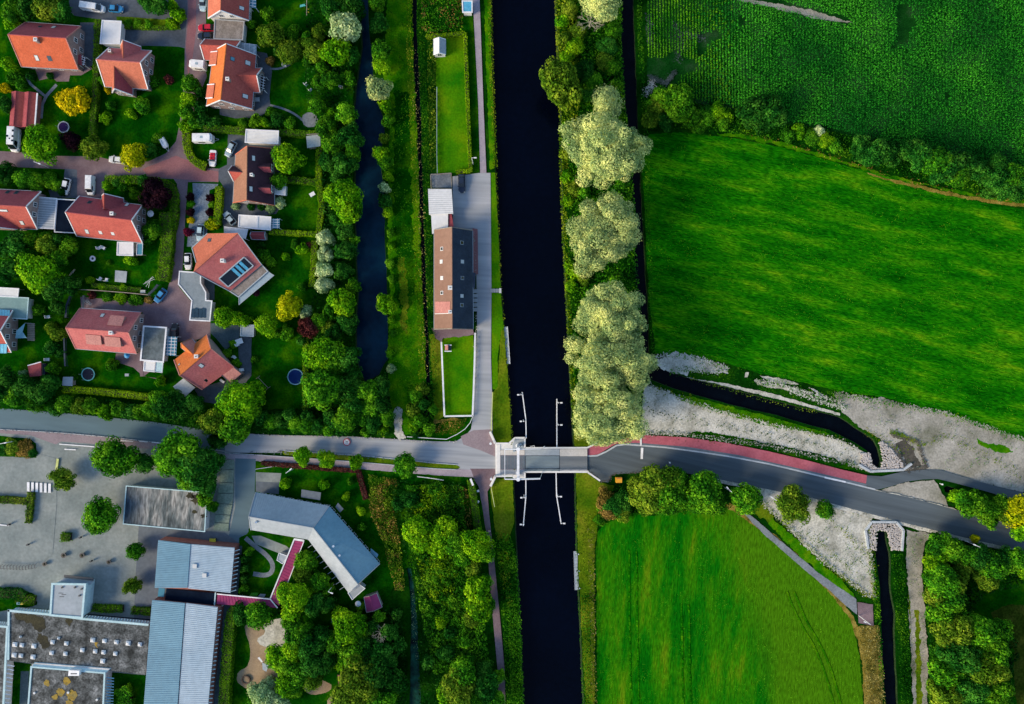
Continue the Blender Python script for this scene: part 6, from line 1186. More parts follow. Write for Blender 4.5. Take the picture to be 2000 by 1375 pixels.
tree(1094,165,37,'olv','broad olive tree leaning over the canal above the willows',11,el=1.25,rz=0.3); tree(1198,212,14,'gry','small grey tree right of the narrow willow',6)
tree(1124,92,18,'lim','lime shrub on the canal bank above the leaning olive tree',3.5); tree(1140,140,22,'drk','dark shrub right of the leaning olive tree',4); tree(1158,160,18,'gre','mid green shrub above the narrow willow',4); tree(1112,20,16,'olv','olive shrub at the top end of the canal bank',3); tree(1150,185,14,'drk','dark shrub tucked against the narrow willow',3); tree(1115,560,12,'lim','yellowish shrub between two willow crowns',2)
cluster([(1098,40,14,'lim',2.5),(1102,75,13,'olv',2.5),(1108,108,15,'lim',3),(1128,60,16,'olv',3),(1108,250,14,'lim',2.5),(1120,275,14,'lim',2.5),(1106,300,12,'olv',2),(1108,345,13,'lim',2.2),(1122,370,14,'olv',2.5),(1108,392,12,'lim',2)],'along the willow bank, upper part')
cluster([(1140,375,14,'gre',3),(1125,535,13,'lim',2.2),(1112,520,12,'lim',2),(1140,545,13,'olv',2.5),(1118,560,12,'lim',2),(1205,545,14,'gre',3),(1215,355,14,'gre',3),(1196,130,16,'gre',3),(1185,90,18,'drk',3),(1200,60,16,'gre',3),(1180,120,16,'olv',3),(1205,170,14,'gre',3)],'scrub between the willows')
# bare tree
def baretree(x,y,h,R,label,m='bark_pale',seed=1):
    b=P(x,y,h*.3); t=thing('bare_tree',label,'bare tree',(b.x,b.y,.05)); r=random.Random(seed); mb=MB(); mb.tube(b*1.0,(b.x,b.y+.3,h*.6),.16,.1,6)
    tr=mb.build('trunk',m,t); tw=MB()
    def grow(p,d,L,rad,dep):
        q=p+d*L; tw.tube(p,q,rad,rad*.6,5)
        if dep<=0: return
        for _ in range(3):
            nd=(d+Vector((r.uniform(-.8,.8),r.uniform(-.8,.8),r.uniform(-.3,.4)))).normalized(); grow(q,nd,L*r.uniform(.5,.8),rad*.6,dep-1)
    for i in range(9): a=i*.7; grow(Vector((b.x,b.y+.3,h*(.35+.03*i))),Vector((math.cos(a),math.sin(a),.4)).normalized(),R*.38,.08,3)
    tw.build('branches',m,t)
baretree(1151,52,9,4.0,'leafless pale tree on the bank below the top willow'); baretree(1155,35,8,2.5,'thin leafless branches above the bare tree',seed=5); baretree(745,1232,8,2.6,'pale leafless treetop among the kindergarten wood',seed=7)
# pond west bank
C([(645,15,20,'drk',6),(690,18,22,'drk',6),(624,64,16,'olv',4),(612,100,22,'olv',5),(676,56,30,'gry',9),(658,100,28,'lim',8),(628,131,13,'gre',3),(647,155,18,'gre',5),(622,160,14,'gre',3),(680,152,14,'gre',3),(690,110,14,'drk',5),(640,62,12,'gre',3)],'between upper garden and pond')
C([(620,208,16,'gre',4),(678,222,20,'gre',6),(650,222,12,'lim',3),(637,248,20,'gre',5),(683,266,24,'drk',7),(652,282,22,'gre',6),(676,322,22,'drk',6),(640,316,18,'drk',5),(690,300,16,'gre',5),(660,345,14,'drk',4)],'in the dark pond belt by hedged gardens')
tree(674,389,36,'lim','large round lime green tree overhanging the pond',11); tree(690,410,20,'gre','green tree tucked under the large lime tree',7)
for i,(x,y,r,l) in enumerate(((636,466,17,'topmost'),(637,497,17,'second'),(635,527,17,'third'),(633,557,17,'lowest'))): tree(x,y,r,'gry',f'{l} of four pale round willows in a column beside the hedge',5,'column of four pale round willows')
C([(668,590,27,'lim',7),(660,430,16,'drk',5),(672,450,20,'drk',6),(676,490,20,'drk',6),(670,530,18,'drk',5),(690,560,14,'gre',4),(645,605,14,'gre',4),(680,630,20,'drk',6),(655,648,16,'drk',5),(690,470,12,'gre',4)],'in the belt beside the four pale willows')
C([(567,598,25,'ylg',6),(519,634,22,'lim',6),(601,641,19,'mar',5),(596,610,14,'gry',3),(560,650,14,'gre',3),(625,628,16,'gre',4),(640,640,14,'olv',4),(650,618,12,'gre',3)],'in shrubs below the angled salmon house')
C([(632,692,34,'lim',9),(660,700,28,'gre',8),(627,762,37,'gre',10),(672,760,26,'drk',7),(680,700,24,'drk',8),(690,735,20,'drk',6),(676,818,24,'gre',6),(650,815,20,'drk',5),(690,790,22,'drk',6),(700,760,16,'drk',6)],'in the tree group left of the pond end')
C([(722,762,22,'gre',6),(745,755,20,'drk',5),(720,795,22,'gre',5),(742,790,20,'drk',5),(755,815,16,'gre',4),(728,825,18,'drk',4),(705,815,16,'gre',4),(748,842,10,'lim',2),(715,845,10,'gre',2)],'in the thicket below the pond end')
C([(738,8,16,'gre',5),(741,45,18,'drk',5),(742,98,20,'gre',5),(744,128,18,'lim',4),(742,176,23,'wil',7),(752,205,14,'lim',3),(757,235,12,'gre',3),(750,270,10,'olv',2),(744,300,15,'lim',4),(753,318,14,'gre',3),(758,345,10,'lim',2)],'along the right bank of the pond, upper half')
C([(750,366,11,'gry',3),(752,392,14,'drk',3),(757,414,11,'lim',2),(762,455,8,'gre',1.5),(764,480,8,'lim',1.5),(762,515,9,'gre',1.5),(764,545,8,'gre',1.5),(755,595,20,'lim',5),(764,625,8,'lim',1.5),(768,650,8,'gre',1.5),(762,690,9,'lim',1.5),(764,720,9,'gry',1.5)],'along the right bank of the pond, lower half')
# ditch sides
C([(825,760,12,'olv',2),(812,775,14,'gre',3),(806,800,14,'olv',3),(820,822,14,'gre',3),(838,838,12,'gre',2),(808,835,12,'lim',2),(846,800,10,'gre',2),(826,790,12,'drk',3),(812,850,8,'drk',1.5)],'at the road end of the narrow ditch')
# top left gardens
C([(25,20,22,'gre',5),(60,12,24,'drk',6),(95,15,26,'olv',6),(125,22,18,'drk',5),(22,45,14,'lim',3)],'above the big orange house','left')
C([(18,128,15,'lim',4),(30,150,14,'gre',3),(8,172,10,'yel',2),(12,205,14,'drk',4),(40,165,10,'gre',2),(60,148,9,'drk',2),(97,148,7,'drk',1.5)],'left of the brick patio in the top left garden')
C([(147,197,29,'yel',4)],'glowing on the lawn below the big orange house'); C([(211,174,8,'yel',2)],'at the foot of the salmon house'); 
C([(200,157,9,'gre',2),(275,205,16,'gre',3),(300,160,10,'gre',2),(216,205,9,'gre',2),(205,230,12,'lim',2),(255,222,10,'lim',2),(330,155,9,'mar',2)],'on the wide lawn below the salmon house','left')
C([(80,284,34,'lim',7)],'beside the white camper van'); C([(140,275,17,'pur',4)],'copper shrub left of the olive shrub'); C([(185,290,24,'olv',4)],'round one on the street corner left of the golden tree'); C([(259,307,25,'ylg',5)],'round one at the street bend'); C([(290,295,17,'drk',3),(308,270,10,'gre',2)],'in the shady corner by the tiny trailer','left')
C([(12,340,20,'drk',4),(48,350,18,'gre',4),(70,355,18,'gre',4),(95,350,16,'gre',3),(110,360,12,'gre',2),(120,375,8,'drk',2)],'above the dark red left edge house','left')
C([(210,363,10,'lim',2),(240,365,10,'gre',2),(252,352,9,'lim',2),(262,378,12,'hdg',2.5),(228,356,10,'drk',2),(280,352,12,'drk',3)],'in the bed above the long dark red house','left'); C([(302,383,28,'pur',6)],'copper tree at the street corner'); C([(298,448,18,'gre',4),(288,470,10,'gre',2)],'right of the long dark red house','top')
C([(335,10,12,'lim',3),(348,28,14,'lim',3),(310,8,18,'drk',5),(290,5,18,'drk',5),(250,45,8,'gre',1.5),(268,46,8,'gre',1.5),(290,48,8,'gre',1.5),(335,45,11,'lim',2.5)],'on the planted islands of the top driveway','left')
C([(373,165,17,'gre',4),(368,195,17,'lim',4),(365,220,15,'gre',4),(362,245,13,'lim',3),(378,240,13,'gre',3),(390,210,14,'drk',3),(395,235,14,'drk',3),(390,180,12,'drk',3)],'between brick street and orange house')
C([(500,236,13,'hdg',3),(518,240,10,'lim',3),(476,240,10,'gre',2),(540,235,14,'drk',3),(565,240,12,'gre',2),(418,240,14,'drk',2)],'along the top side of the long straight hedge','left')
C([(522,27,13,'gre',3),(530,68,24,'olv',6),(567,72,14,'gre',3),(545,100,12,'drk',3),(565,103,22,'olv',5),(585,95,14,'olv',4),(600,115,12,'gre',3),(528,118,9,'rus',2),(575,60,12,'gre',3),(600,75,12,'gre',3),(490,47,9,'gre',2),(528,218,10,'gre',2)],'in shrubs right of the orange house','left')
C([(562,310,29,'lim',7)],'round one behind the plum roofed house'); C([(545,352,17,'gre',4)],'small round one touching the plum roofed house'); C([(545,395,12,'gry',2),(460,402,8,'gry',1.2),(490,404,8,'drk',1.2),(510,404,8,'drk',1.2),(528,408,9,'gry',1.2)],'at the foot of the plum roofed house','left')
C([(372,384,8,'pur',1.8),(372,414,8,'pur',1.8),(411,386,8,'pur',1.8),(410,415,8,'pur',1.8)],'by the cobbled driveway','left','clipped ball'); C([(373,398,7,'lim',1),(373,430,7,'yel',1),(413,400,7,'gre',1),(413,438,13,'ylg',2)],'between purple balls by the cobbles','left'); C([(366,453,9,'crm',2.5)],'beside the pale blue parked car')
C([(590,486,12,'lim',2.5),(577,478,10,'gre',2),(558,502,8,'lim',1.5),(605,480,8,'mar',1.5),(515,500,14,'gre',2.5),(528,512,10,'gre',2),(510,480,8,'drk',2)],'in the garden right of the angled salmon house','left')
C([(440,620,21,'lim',4),(462,622,14,'lim',3),(478,628,13,'lim',3)],'in the row above the teal deck','left'); C([(444,690,9,'gre',1.5),(460,710,10,'gre',1.5),(455,672,8,'gre',1.5)],'along the patio wall of the vivid orange house'); C([(497,702,7,'gre',1.2)],'small one beside the dark patio')
C([(80,535,38,'lim',8)],'big round one in the left gardens'); C([(115,505,18,'gre',6),(108,560,26,'drk',6),(140,555,18,'drk',5),(30,478,26,'drk',6),(50,500,18,'gre',5),(10,490,18,'gre',5),(60,440+30,14,'gre',4),(95,480,20,'olv',6),(135,480,18,'gre',5),(115,470,14,'drk',5),(30,525,20,'drk',6),(12,535,16,'drk',5),(90,462,12,'gre',3)],'around the big lime tree')
C([(113,600,14,'drk',4),(120,625,8,'lim',2),(100,640,12,'olv',3),(112,652,14,'olv',3),(98,680,14,'drk',3),(75,605,12,'gre',2),(103,720,13,'gre',3),(118,690,10,'drk',2),(45,732,9,'gry',2)],'left of the rose house','top')
C([(212,510+3,5,'gre',1),(255,508,12,'lim',2),(176,548,8,'lim',1.5),(200,560,7,'lim',1),(240,560,7,'lim',1),(235,582,12,'lim',1.6),(210,580,10,'gre',1.5),(265,585,12,'gre',1.5),(180,576,8,'mar',1.5),(290,586,8,'rus',1)],'around the square table lawn','left')
C([(15,740,22,'drk',5),(50,755,22,'drk',6),(35,775,20,'gre',5),(80,765,24,'drk',6),(100,745,16,'drk',5),(8,770,18,'drk',5),(70,790,16,'gre',4)],'at the bottom left garden edge','left')
C([(128,788,16,'gre',4),(155,795,16,'olv',4),(180,792,16,'gre',4),(205,805,15,'lim',4),(230,798,15,'gre',4),(255,805,15,'drk',4),(275,802,14,'gre',4),(295,800,16,'gre',5),(110,800,13,'drk',3)],'in the belt above the blue road','left')
C([(312,785,22,'gre',6),(330,800,26,'drk',7),(355,800,24,'drk',6),(380,790,20,'drk',5),(312,745,10,'lim',3),(218,712,12,'gre',2.5),(143,738,7,'gre',1.5),(385,815,16,'gre',4),(345,775,14,'drk',4)],'below the vivid orange house','left')
C([(467,785,40,'lim',9),(500,770,22,'lim',7),(418,822,25,'olv',8),(462,835,30,'gre',8),(440,800,20,'lim',7),(492,800,20,'gre',6),(425,860,18,'drk',5)],'in the group overhanging the street','left')
C([(510,818,15,'drk',4),(530,825,16,'gre',4),(552,822,16,'drk',4),(575,828,16,'gre',4),(598,830,16,'gre',4),(620,830,15,'drk',4),(642,838,14,'gre',4),(665,840,14,'drk',3),(565,812,14,'drk',4),(600,815,14,'drk',4)],'in the hedge belt above the grey street','left')
C([(545,650,10,'gre',2),(590,560,8,'gre',2),(590,665,10,'drk',2)],'scattered on the lawn right of the salmon house','top')
# street and school trees
C([(590,889,18,'lim',4.5),(641,897,18,'lim',4.5),(695,902,14,'lim',4),(793,910,23,'gre',5.5)],'in the row left of the bridge','left')
C([(215,893,36,'gre',8),(248,898,26,'gre',7),(285,905,20,'drk',5)],'in the left school verge group','left'); C([(350,885,44,'gre',10),(385,905,40,'drk',9),(400,940,26,'drk',7),(370,930,24,'gre',7),(325,905,24,'gre',6),(415,900,22,'drk',7),(400,975,14,'gre',5),(416,990,10,'gre',4)],'in the right school verge group','left')
C([(124,936,23,'olv',5)],'beside the zebra bars'); C([(196,1004,34,'gre',7)],'star shaped one on the school yard'); C([(266,1075,17,'gre',4),(260,1144,17,'olv',4)],'clipped one on the grey school yard edge','top'); 
C([(22,872,16,'olv',1.5),(48,876,18,'rus',1.2),(5,875,14,'drk',1.5),(62,884,10,'drk',1)],'on the grass island by the school entrance','left')
C([(558,945,11,'lim',2.5),(632,948,10,'lim',2.5),(676,970,8,'lim',2),(705,998,9,'lim',2),(706,1030,8,'gre',2),(685,940,7,'gre',1.5)],'young ones on the kindergarten lawn','left')
C([(575,1168,33,'lim',8),(556,1150,14,'gre',5),(600,1095,22,'gre',5),(592,1120,18,'olv',5),(625,1135,18,'gre',5),(638,1150,14,'gre',4),(570,1215,22,'gre',6),(610,1180,22,'drk',6),(640,1180,16,'drk',4),(662,1195,12,'lim',3)],'between magenta walkway and kindergarten','top')
C([(474,1196,22,'drk',4),(508,1200,26,'gre',5),(530,1196,14,'gre',3),(540,1195,8,'drk',2)],'below the magenta walkway at the playground top','left'); 
C([(585,1235,28,'gre',7),(575,1270,24,'lim',6),(605,1260,28,'drk',7),(545,1285,26,'lim',5),(560,1300,20,'gre',5),(590,1310,26,'gre',6),(560,1335,24,'lim',5),(615,1300,24,'drk',7),(610,1325,20,'olv',6),(640,1290,22,'drk',6),(575,1345,18,'gre',4),(632,1240,20,'drk',6)],'in the playground grove','top')
C([(508,1352,22,'gry',5),(530,1368,20,'gry',5),(550,1375,18,'gry',5),(495,1375,14,'gre',3),(525,1335,14,'gry',3)],'at the bottom edge of the playground','left')
C([(478,1090,10,'drk',2.5),(486,1078,9,'gre',2.5),(478,1110,9,'drk',2.5),(476,1130,9,'drk',2.5),(477,1150,8,'gre',2.5)],'in the courtyard beside the pale metal wing','top')
C([(684,1225,34,'lim',8),(665,1250,24,'gre',7),(690,1275,24,'gre',7),(670,1295,18,'lim',5),(705,1320,42,'olv',9),(735,1310,36,'drk',8),(690,1365,40,'olv',8),(740,1355,36,'gre',8),(770,1330,24,'drk',7),(715,1260,22,'drk',6),(740,1270,24,'drk',6),(760,1290,18,'drk',5)],'in the wood right of the playground','top')
C([(700,1210,16,'gre',4),(725,1225,16,'drk',5),(762,1235,18,'drk',5),(740,1205,12,'gre',4),(775,1200,12,'drk',3),(780,1260,14,'drk',4),(705,1185,10,'gre',2)],'below the magenta shed','top')
C([(812,1036,30,'lim',7),(825,1060,20,'lim',6),(868,1045,32,'lim',7),(855,1070,20,'lim',6),(890,1060,22,'gre',7),(930,1062,32,'lim',8),(945,1080,20,'gre',7),(905,1085,18,'gre',6)],'in the bright row across the wet wood','left')
C([(932,1150,26,'lim',7),(945,1135,16,'gre',5),(938,1190,28,'lim',7),(925,1205,18,'olv',6),(955,1180,14,'gre',5),(925,1110,14,'olv',4)],'leaning over the lower canal path','top')
C([(895,1340,34,'olv',8),(905,1310,24,'gre',7),(880,1365,28,'lim',7),(950,1340,26,'drk',6),(968,1365,18,'gre',5),(920,1370,22,'gre',6),(945,1310,20,'drk',5),(975,1320,12,'gre',4)],'at the bottom beside the canal path','top')
C([(862,1215,13,'lim',3),(880,1235,14,'drk',3),(870,1275,16,'drk',4),(835,1295,15,'drk',3),(905,1255,14,'gre',3),(915,1290,14,'gre',3)],'in the lower part of the wet wood','top')
C([(800,975,16,'drk',3),(780,985,14,'drk',3),(850,955,15,'gre',2.5)],'low in the upper wet wood','top')
C([(848,1130,12,'gre',2.5),(886,1170,12,'gre',2.5)],'in the middle of the wet wood','top')
# east side
C([(1320,200,34,'gre',8),(1290,190,20,'gre',5),(1345,225,20,'gre',5),(1285,215,20,'olv',4),(1300,235,18,'drk',4),(1268,235,16,'olv',3),(1270,205,12,'gre',3)],'at the left end of the field hedge','left')
C([(1378,225,20,'gre',3),(1400,215,16,'lim',3),(1365,245,16,'gre',2.5),(1412,240,14,'gre',2),(1420,228,12,'lim',2)],'in the low part of the field hedge','left')
C([(1475,215,30,'drk',7),(1508,222,28,'drk',7),(1492,240,22,'drk',5),(1462,235,16,'drk',4)],'in the tall field hedge pair','left')
C([(1600,257,11,'gry',2),(1560,255,14,'lim',2),(1585,268,16,'gre',2),(1610,275,16,'lim',2),(1632,285,14,'gre',2),(1540,265,14,'gre',2)],'in the gap part of the field hedge','left')
C([(1680,288,22,'drk',5),(1705,298,26,'drk',6),(1732,300,22,'drk',5),(1745,312,14,'drk',3),(1690,308,16,'drk',4)],'in the first dark block of the field hedge','left')
C([(1778,292,22,'drk',5),(1800,305,26,'drk',6),(1825,318,28,'gre',7),(1855,325,28,'drk',7),(1885,322,26,'drk',6),(1905,335,20,'drk',5),(1835,342,20,'drk',5),(1870,345,20,'gre',5)],'in the second dark block of the field hedge','left')
C([(1948,320,20,'drk',5),(1940,348,22,'drk',6),(1970,345,24,'gre',6),(1960,370,22,'drk',5),(1990,355,20,'drk',5),(1985,380,16,'drk',4),(2015,370,22,'drk',5),(1932,375,14,'drk',3)],'in the last hedge block at the right edge','left')
C([(1282,948,42,'olv',8),(1310,965,38,'gre',8),(1262,975,30,'olv',7),(1300,985,26,'gre',6),(1245,950,22,'olv',5),(1318,935,22,'gre',6)],'in the large roadside group','left'); C([(1374,962,38,'gre',8),(1395,985,24,'gre',6),(1358,985,20,'gre',5),(1340,960,16,'drk',4)],'in the second roadside group','left')
C([(1457,972,30,'gre',6),(1548,985,34,'olv',7),(1612,995,18,'gre',4)],'on pale ground below the new road','left')
C([(1185,975,20,'rus',2.5),(1205,985,22,'drk',4),(1190,1000,18,'rus',2.5),(1222,975,18,'drk',4),(1215,1003,18,'olv',3),(1172,1015,12,'gre',2),(1178,990,14,'gre',2)],'in scrub right of the lower bridge','left')
C([(1900,985,26,'gre',6),(1925,1000,22,'gre',6),(1880,975,18,'gre',4),(1950,985,20,'gre',5),(1985,1000,30,'ylg',7),(1995,1035,20,'lim',6),(1965,1005,20,'olv',6),(2015,1010,26,'lim',7),(1865,970,12,'lim',3),(1935,1020,12,'gre',4)],'between right edge footpath and road','left')
C([(1835,1065,26,'gre',6),(1860,1075,22,'gre',6),(1828,1095,22,'lim',6),(1885,1085,20,'gre',5),(1910,1085,24,'drk',6),(1880,1110,20,'olv',5),(1935,1105,26,'gre',6),(1925,1130,22,'olv',5),(1960,1090,20,'drk',5),(1985,1095,24,'gre',6),(2005,1110,20,'lim',5)],'in the upper right hand wood','left')
C([(1840,1135,32,'gre',8),(1855,1165,28,'gre',8),(1825,1165,22,'olv',6),(1835,1195,24,'gre',7),(1820,1120,16,'gre',5),(1860,1140,20,'olv',7)],'in the middle of the right hand wood','top')
C([(1860,1230,34,'olv',9),(1905,1235,36,'gre',10),(1935,1270,34,'gre',9),(1870,1275,36,'drk',10),(1915,1300,34,'olv',10),(1850,1310,30,'gre',9),(1890,1340,34,'drk',9),(1940,1340,32,'gre',9),(1845,1355,30,'olv',8),(1895,1385,30,'gre',8),(1830,1270,16,'gre',5),(1825,1340,14,'gre',4),(1950,1230,22,'gre',7),(1955,1385,26,'gre',8)],'in the lower right hand wood','top')
C([(1905,1062-10,8,'ylg',2)],'small yellow one below the road lamp')
# ---------------------------------------------------------------- hedges
def hedge(name,label,pts,w,h,m='f_hedge',leaf=.17,group=None,sm=0):
    if sm: pts=smooth(pts,sm,False)
    q=[P(x,y,h) for x,y in pts]; rng=np.random.default_rng(int(pts[0][0]*13+pts[0][1]*7)); cs=[];ns=[]
    t=thing(name,label,'hedge',P(*pts[0]),group); core=MB(); dens=60
    for a,b in zip(q,q[1:]):
        d=np.array(b-a)[:2]; L=float(np.hypot(*d)); 
        if L<.05: continue
        d/=L; nn=np.array([-d[1],d[0]])
        ww=w*.40; core.prism([(a.x+nn[0]*ww*i,a.y+nn[1]*ww*i,.0) if j==0 else (b.x+nn[0]*ww*i,b.y+nn[1]*ww*i,.0) for i,j in ((-1,0),(-1,1),(1,1),(1,0))],[(a.x+nn[0]*ww*i,a.y+nn[1]*ww*i,h-.15) if j==0 else (b.x+nn[0]*ww*i,b.y+nn[1]*ww*i,h-.15) for i,j in ((-1,0),(-1,1),(1,1),(1,0))])
        per=w+2*h; n=int(L*per*dens*.6)+4; s=rng.uniform(-.1,L+.1,n); u=rng.uniform(0,per,n); p=np.zeros((n,3)); nr=np.zeros((n,3))
        for i in range(1): pass
        top=(u>=h)&(u<h+w); lf=u<h; rt=u>=h+w
        off=np.where(top,u-h-w/2,np.where(lf,-w/2,w/2)); z=np.where(top,h,np.where(lf,u,per-u)); z=np.maximum(z,.05)
        wob=.12*np.sin(s*1.7+a.x)+.08*np.sin(s*4.1+a.y)
        p[:,0]=a.x+d[0]*s+nn[0]*off*(1+wob*.5); p[:,1]=a.y+d[1]*s+nn[1]*off*(1+wob*.5); p[:,2]=z+np.where(top,wob*.6,0); p+=rng.normal(size=(n,3))*.05
        nr[:,0]=np.where(top,0,nn[0]*np.sign(off)); nr[:,1]=np.where(top,0,nn[1]*np.sign(off)); nr[:,2]=np.where(top,1,.25); nr+=rng.normal(size=(n,3))*.4
        cs.append(p);ns.append(nr)
    c=np.concatenate(cs);n_=np.concatenate(ns); core.build('woody_core','moss_dark',t); V_=leaves(c,n_,leaf*rng.uniform(.6,1.3,len(c)),rng)-np.array(t.location)
    o=bpy.data.objects.new('foliage',np_mesh('foliage',V_,4,m)); COL.objects.link(o); o.parent=t; return t
hedge('hedge','straight clipped hedge between the big orange house and the carport',[(189,38),(188,90),(184,180),(178,262)],1.5,1.8,'f_hedge'); 
hedge('hedge','long tall hedge on the inner side of the brick street beside the table lawn',[(322,415),(325,470),(320,520),(315,548)],3.2,2.2,'f_hedge',group=None); hedge('hedge','hedge around the corner garden with the copper tree',[(206,350),(270,350),(320,356),(338,368),(340,420),(333,450)],2.0,1.7,'f_hedge',sm=1)
hedge('hedge','curved clipped hedge around the white caravan lawn',[(362,255),(364,290),(372,308),(388,320),(402,325)],1.9,1.6,'f_hedge_lime',sm=1); hedge('hedge','straight hedge above the white caravan running right',[(398,250),(440,252),(478,254)],1.7,1.8,'f_hedge'); hedge('hedge','straight hedge from the white garage to the pond belt',[(545,258),(580,260),(623,262)],1.6,1.8,'f_hedge')
hedge('hedge','upright hedge along the right side of the two middle gardens',[(627,265),(622,300),(622,355),(628,400),(622,452)],1.5,1.7,'f_hedge_lime'); hedge('hedge','short cross hedge between the two middle gardens',[(558,350),(590,352),(622,357)],1.7,1.6,'f_hedge'); hedge('hedge','cross hedge along the bottom of the middle gardens',[(526,452),(570,455),(618,457)],1.3,1.5,'f_hedge_lime')
hedge('hedge','tall narrow hedge right of the cobbled driveway',[(427,364),(426,400),(422,438)],1.7,1.9,'f_hedge_lime'); hedge('hedge','thin hedge left of the four pale willows',[(614,470),(612,520),(609,560)],1.6,1.5,'f_hedge_lime'); hedge('hedge','clipped hedge strip below the trampoline lawn',[(122,760),(180,764),(240,770),(305,778)],1.7,1.7,'f_hedge_lime')
hedge('hedge','straight hedge beside the large blue trampoline',[(597,660),(596,720),(595,770),(596,800)],1.3,1.4,'f_hedge_lime'); hedge('hedge','low hedge under the drying rack lawn',[(178,556),(220,562),(275,566)],1.2,1.0,'f_hedge'); hedge('hedge','dark hedge below the street bed at the top driveway',[(236,51),(300,54),(350,52)],1.0,.9,'f_hedge')
hedge('hedge','hedge right of the long canal garden',[(908,64),(911,140),(914,230),(919,334)],.9,1.2,'f_hedge_lime'); hedge('hedge','hedge across the top of the long canal garden',[(832,70),(870,68),(908,64)],.9,1.2,'f_hedge_lime'); hedge('hedge','short corner hedge at the lower end of the long canal garden',[(891,335),(919,333)],.9,1.1,'f_hedge_lime')
hedge('hedge','tall curved hedge between metal school wing and playground',[(462,1185),(450,1200),(445,1250),(440,1310),(436,1390)],2.6,2.4,'f_hedge',sm=1); hedge('hedge','T shaped parking hedge, horizontal part',[(-20,976),(20,977),(52,980)],1.8,1.2,'f_olive'); hedge('hedge','T shaped parking hedge, upright part',[(59,962),(57,990),(53,1022)],1.5,1.2,'f_olive')
hedge('hedge','square clipped bush block on the school yard',[(118,1050),(135,1050)],2.2,1.4,'f_hedge'); hedge('hedge','clipped hedge right of the school entrance block',[(180,1188),(210,1190),(238,1190)],1.9,1.2,'f_hedge'); hedge('hedge','low hedge beside the blue metal school roof',[(256,1193),(292,1195)],1.9,1.1,'f_hedge'); hedge('hedge','dark hedge left of the school entrance block',[(-10,1160),(30,1160),(45,1168)],2.8,1.3,'f_dark'); hedge('hedge','rounded hedge piece left of the entrance block',[(30,1170),(66,1174)],2.4,1.2,'f_hedge')
hedge('hedge','hedge at the lower left corner of the kindergarten lawn path',[(510,905),(560,909),(640,916),(700,920)],1.1,1.0,'f_maroon'); hedge('hedge','dark red hedge running down beside the rusty strip',[(699,920),(706,945),(714,975)],1.3,1.1,'f_maroon'); hedge('hedge','clipped hedge beside the lower canal footpath',[(919,938),(925,975),(930,1010),(934,1045)],1.8,1.5,'f_hedge'); hedge('hedge','clump of bushes in the small school court at the bottom',[(235,1345),(245,1365),(240,1390)],3.5,2,'f_green',leaf=.3)
# ---------------------------------------------------------------- uncountable growth
def carpet(name,m,poly,dens,leaf,hmax,seed=1,tilt=.55,nsc=.35,asp=.55,label='',cat='undergrowth',thr=0.0,zmin=.1):
    q=[P(x,y,0) for x,y in poly]; rng=np.random.default_rng(seed); xs=[p.x for p in q]; ys=[p.y for p in q]; x0,x1,y0,y1=min(xs),max(xs),min(ys),max(ys)
    n=int((x1-x0)*(y1-y0)*dens*1.7); X=rng.uniform(x0,x1,n);Y=rng.uniform(y0,y1,n); k=inpoly(X,Y,[(p.x,p.y) for p in q]); X=X[k];Y=Y[k]
    v=vnoise(X-x0,Y-y0,nsc,seed)*.65+vnoise(X-x0,Y-y0,nsc*3.1,seed+9)*.35; k=v>thr; X=X[k];Y=Y[k];v=v[k]
    z=zmin+hmax*np.clip(v*1.5-.2,0,1)*rng.uniform(.6,1,len(X)); c=np.stack([X,Y,z+.3],1); nr=rng.normal(size=(len(X),3))*tilt; nr[:,2]+=1
    o=bpy.data.objects.new(name,np_mesh(name,leaves(c,nr,leaf*.82*rng.uniform(.5,1.4,len(X)),rng,asp),4,MATS and m)); COL.objects.link(o); tag(o,label,cat,None,'stuff'); return o
def strip(l,w): return ribbon(l,w)
carpet('reeds','f_reed',strip([(955,-30),(959,60),(961,150),(965,250),(968,330)],9),9,.26,1.0,1,.9,label='yellow green reeds along the left canal edge above the farmhouse')
carpet('undergrowth','f_reed',[(1084,-40),(1130,-40),(1132,200),(1112,300),(1106,450),(1112,560),(1120,700),(1126,830),(1118,830),(1110,700),(1102,560),(1096,450),(1092,330),(1090,200),(1086,100)],7,.34,1.8,2,.7,label='bright canal bank growth left of the willows')
carpet('undergrowth','f_weed',[(1125,-40),(1216,-40),(1214,100),(1220,200),(1232,300),(1240,420),(1246,560),(1256,720),(1250,800),(1130,830),(1116,700),(1105,450),(1110,250),(1130,150)],5,.36,1.6,3,.7,label='mixed green growth between the willows')
carpet('ditch_plants','f_green',strip([(1207,-30),(1207,120),(1214,200),(1226,280)],12),8,.26,1.0,4,.8,label='green plants on the left edge of the straight field ditch')
carpet('ditch_plants','f_weed',strip([(1247,-20),(1250,100),(1256,200),(1262,280),(1264,400),(1268,520),(1272,620),(1276,690)],10),7,.24,.7,5,.8,label='tufts on the right edge of the straight field ditch')
carpet('ditch_plants','f_reed',strip([(800,-20),(802,130),(806,220),(811,330),(815,440),(818,560),(824,640),(824,740)],13),8,.24,.9,6,.9,label='weeds on the left side of the narrow ditch')
carpet('ditch_plants','f_weed',strip([(820,-20),(824,130),(830,220),(834,330),(836,440),(840,560),(844,640),(848,760)],14),8,.24,.9,7,.9,label='weeds on the right side of the narrow ditch')
carpet('ditch_plants','f_straw',strip([(812,100),(818,300),(824,440),(829,600),(834,740),(830,800)],16),1.6,.22,.8,8,.9,label='pale flowering weeds over the narrow ditch')
carpet('meadow_grass','f_weed',[(764,-40),(798,-40),(804,200),(810,400),(818,600),(818,800),(790,850),(766,780),(760,640),(764,400),(764,240),(752,120)],4,.22,.5,9,.8,label='rough meadow grass between pond and narrow ditch',thr=.35)
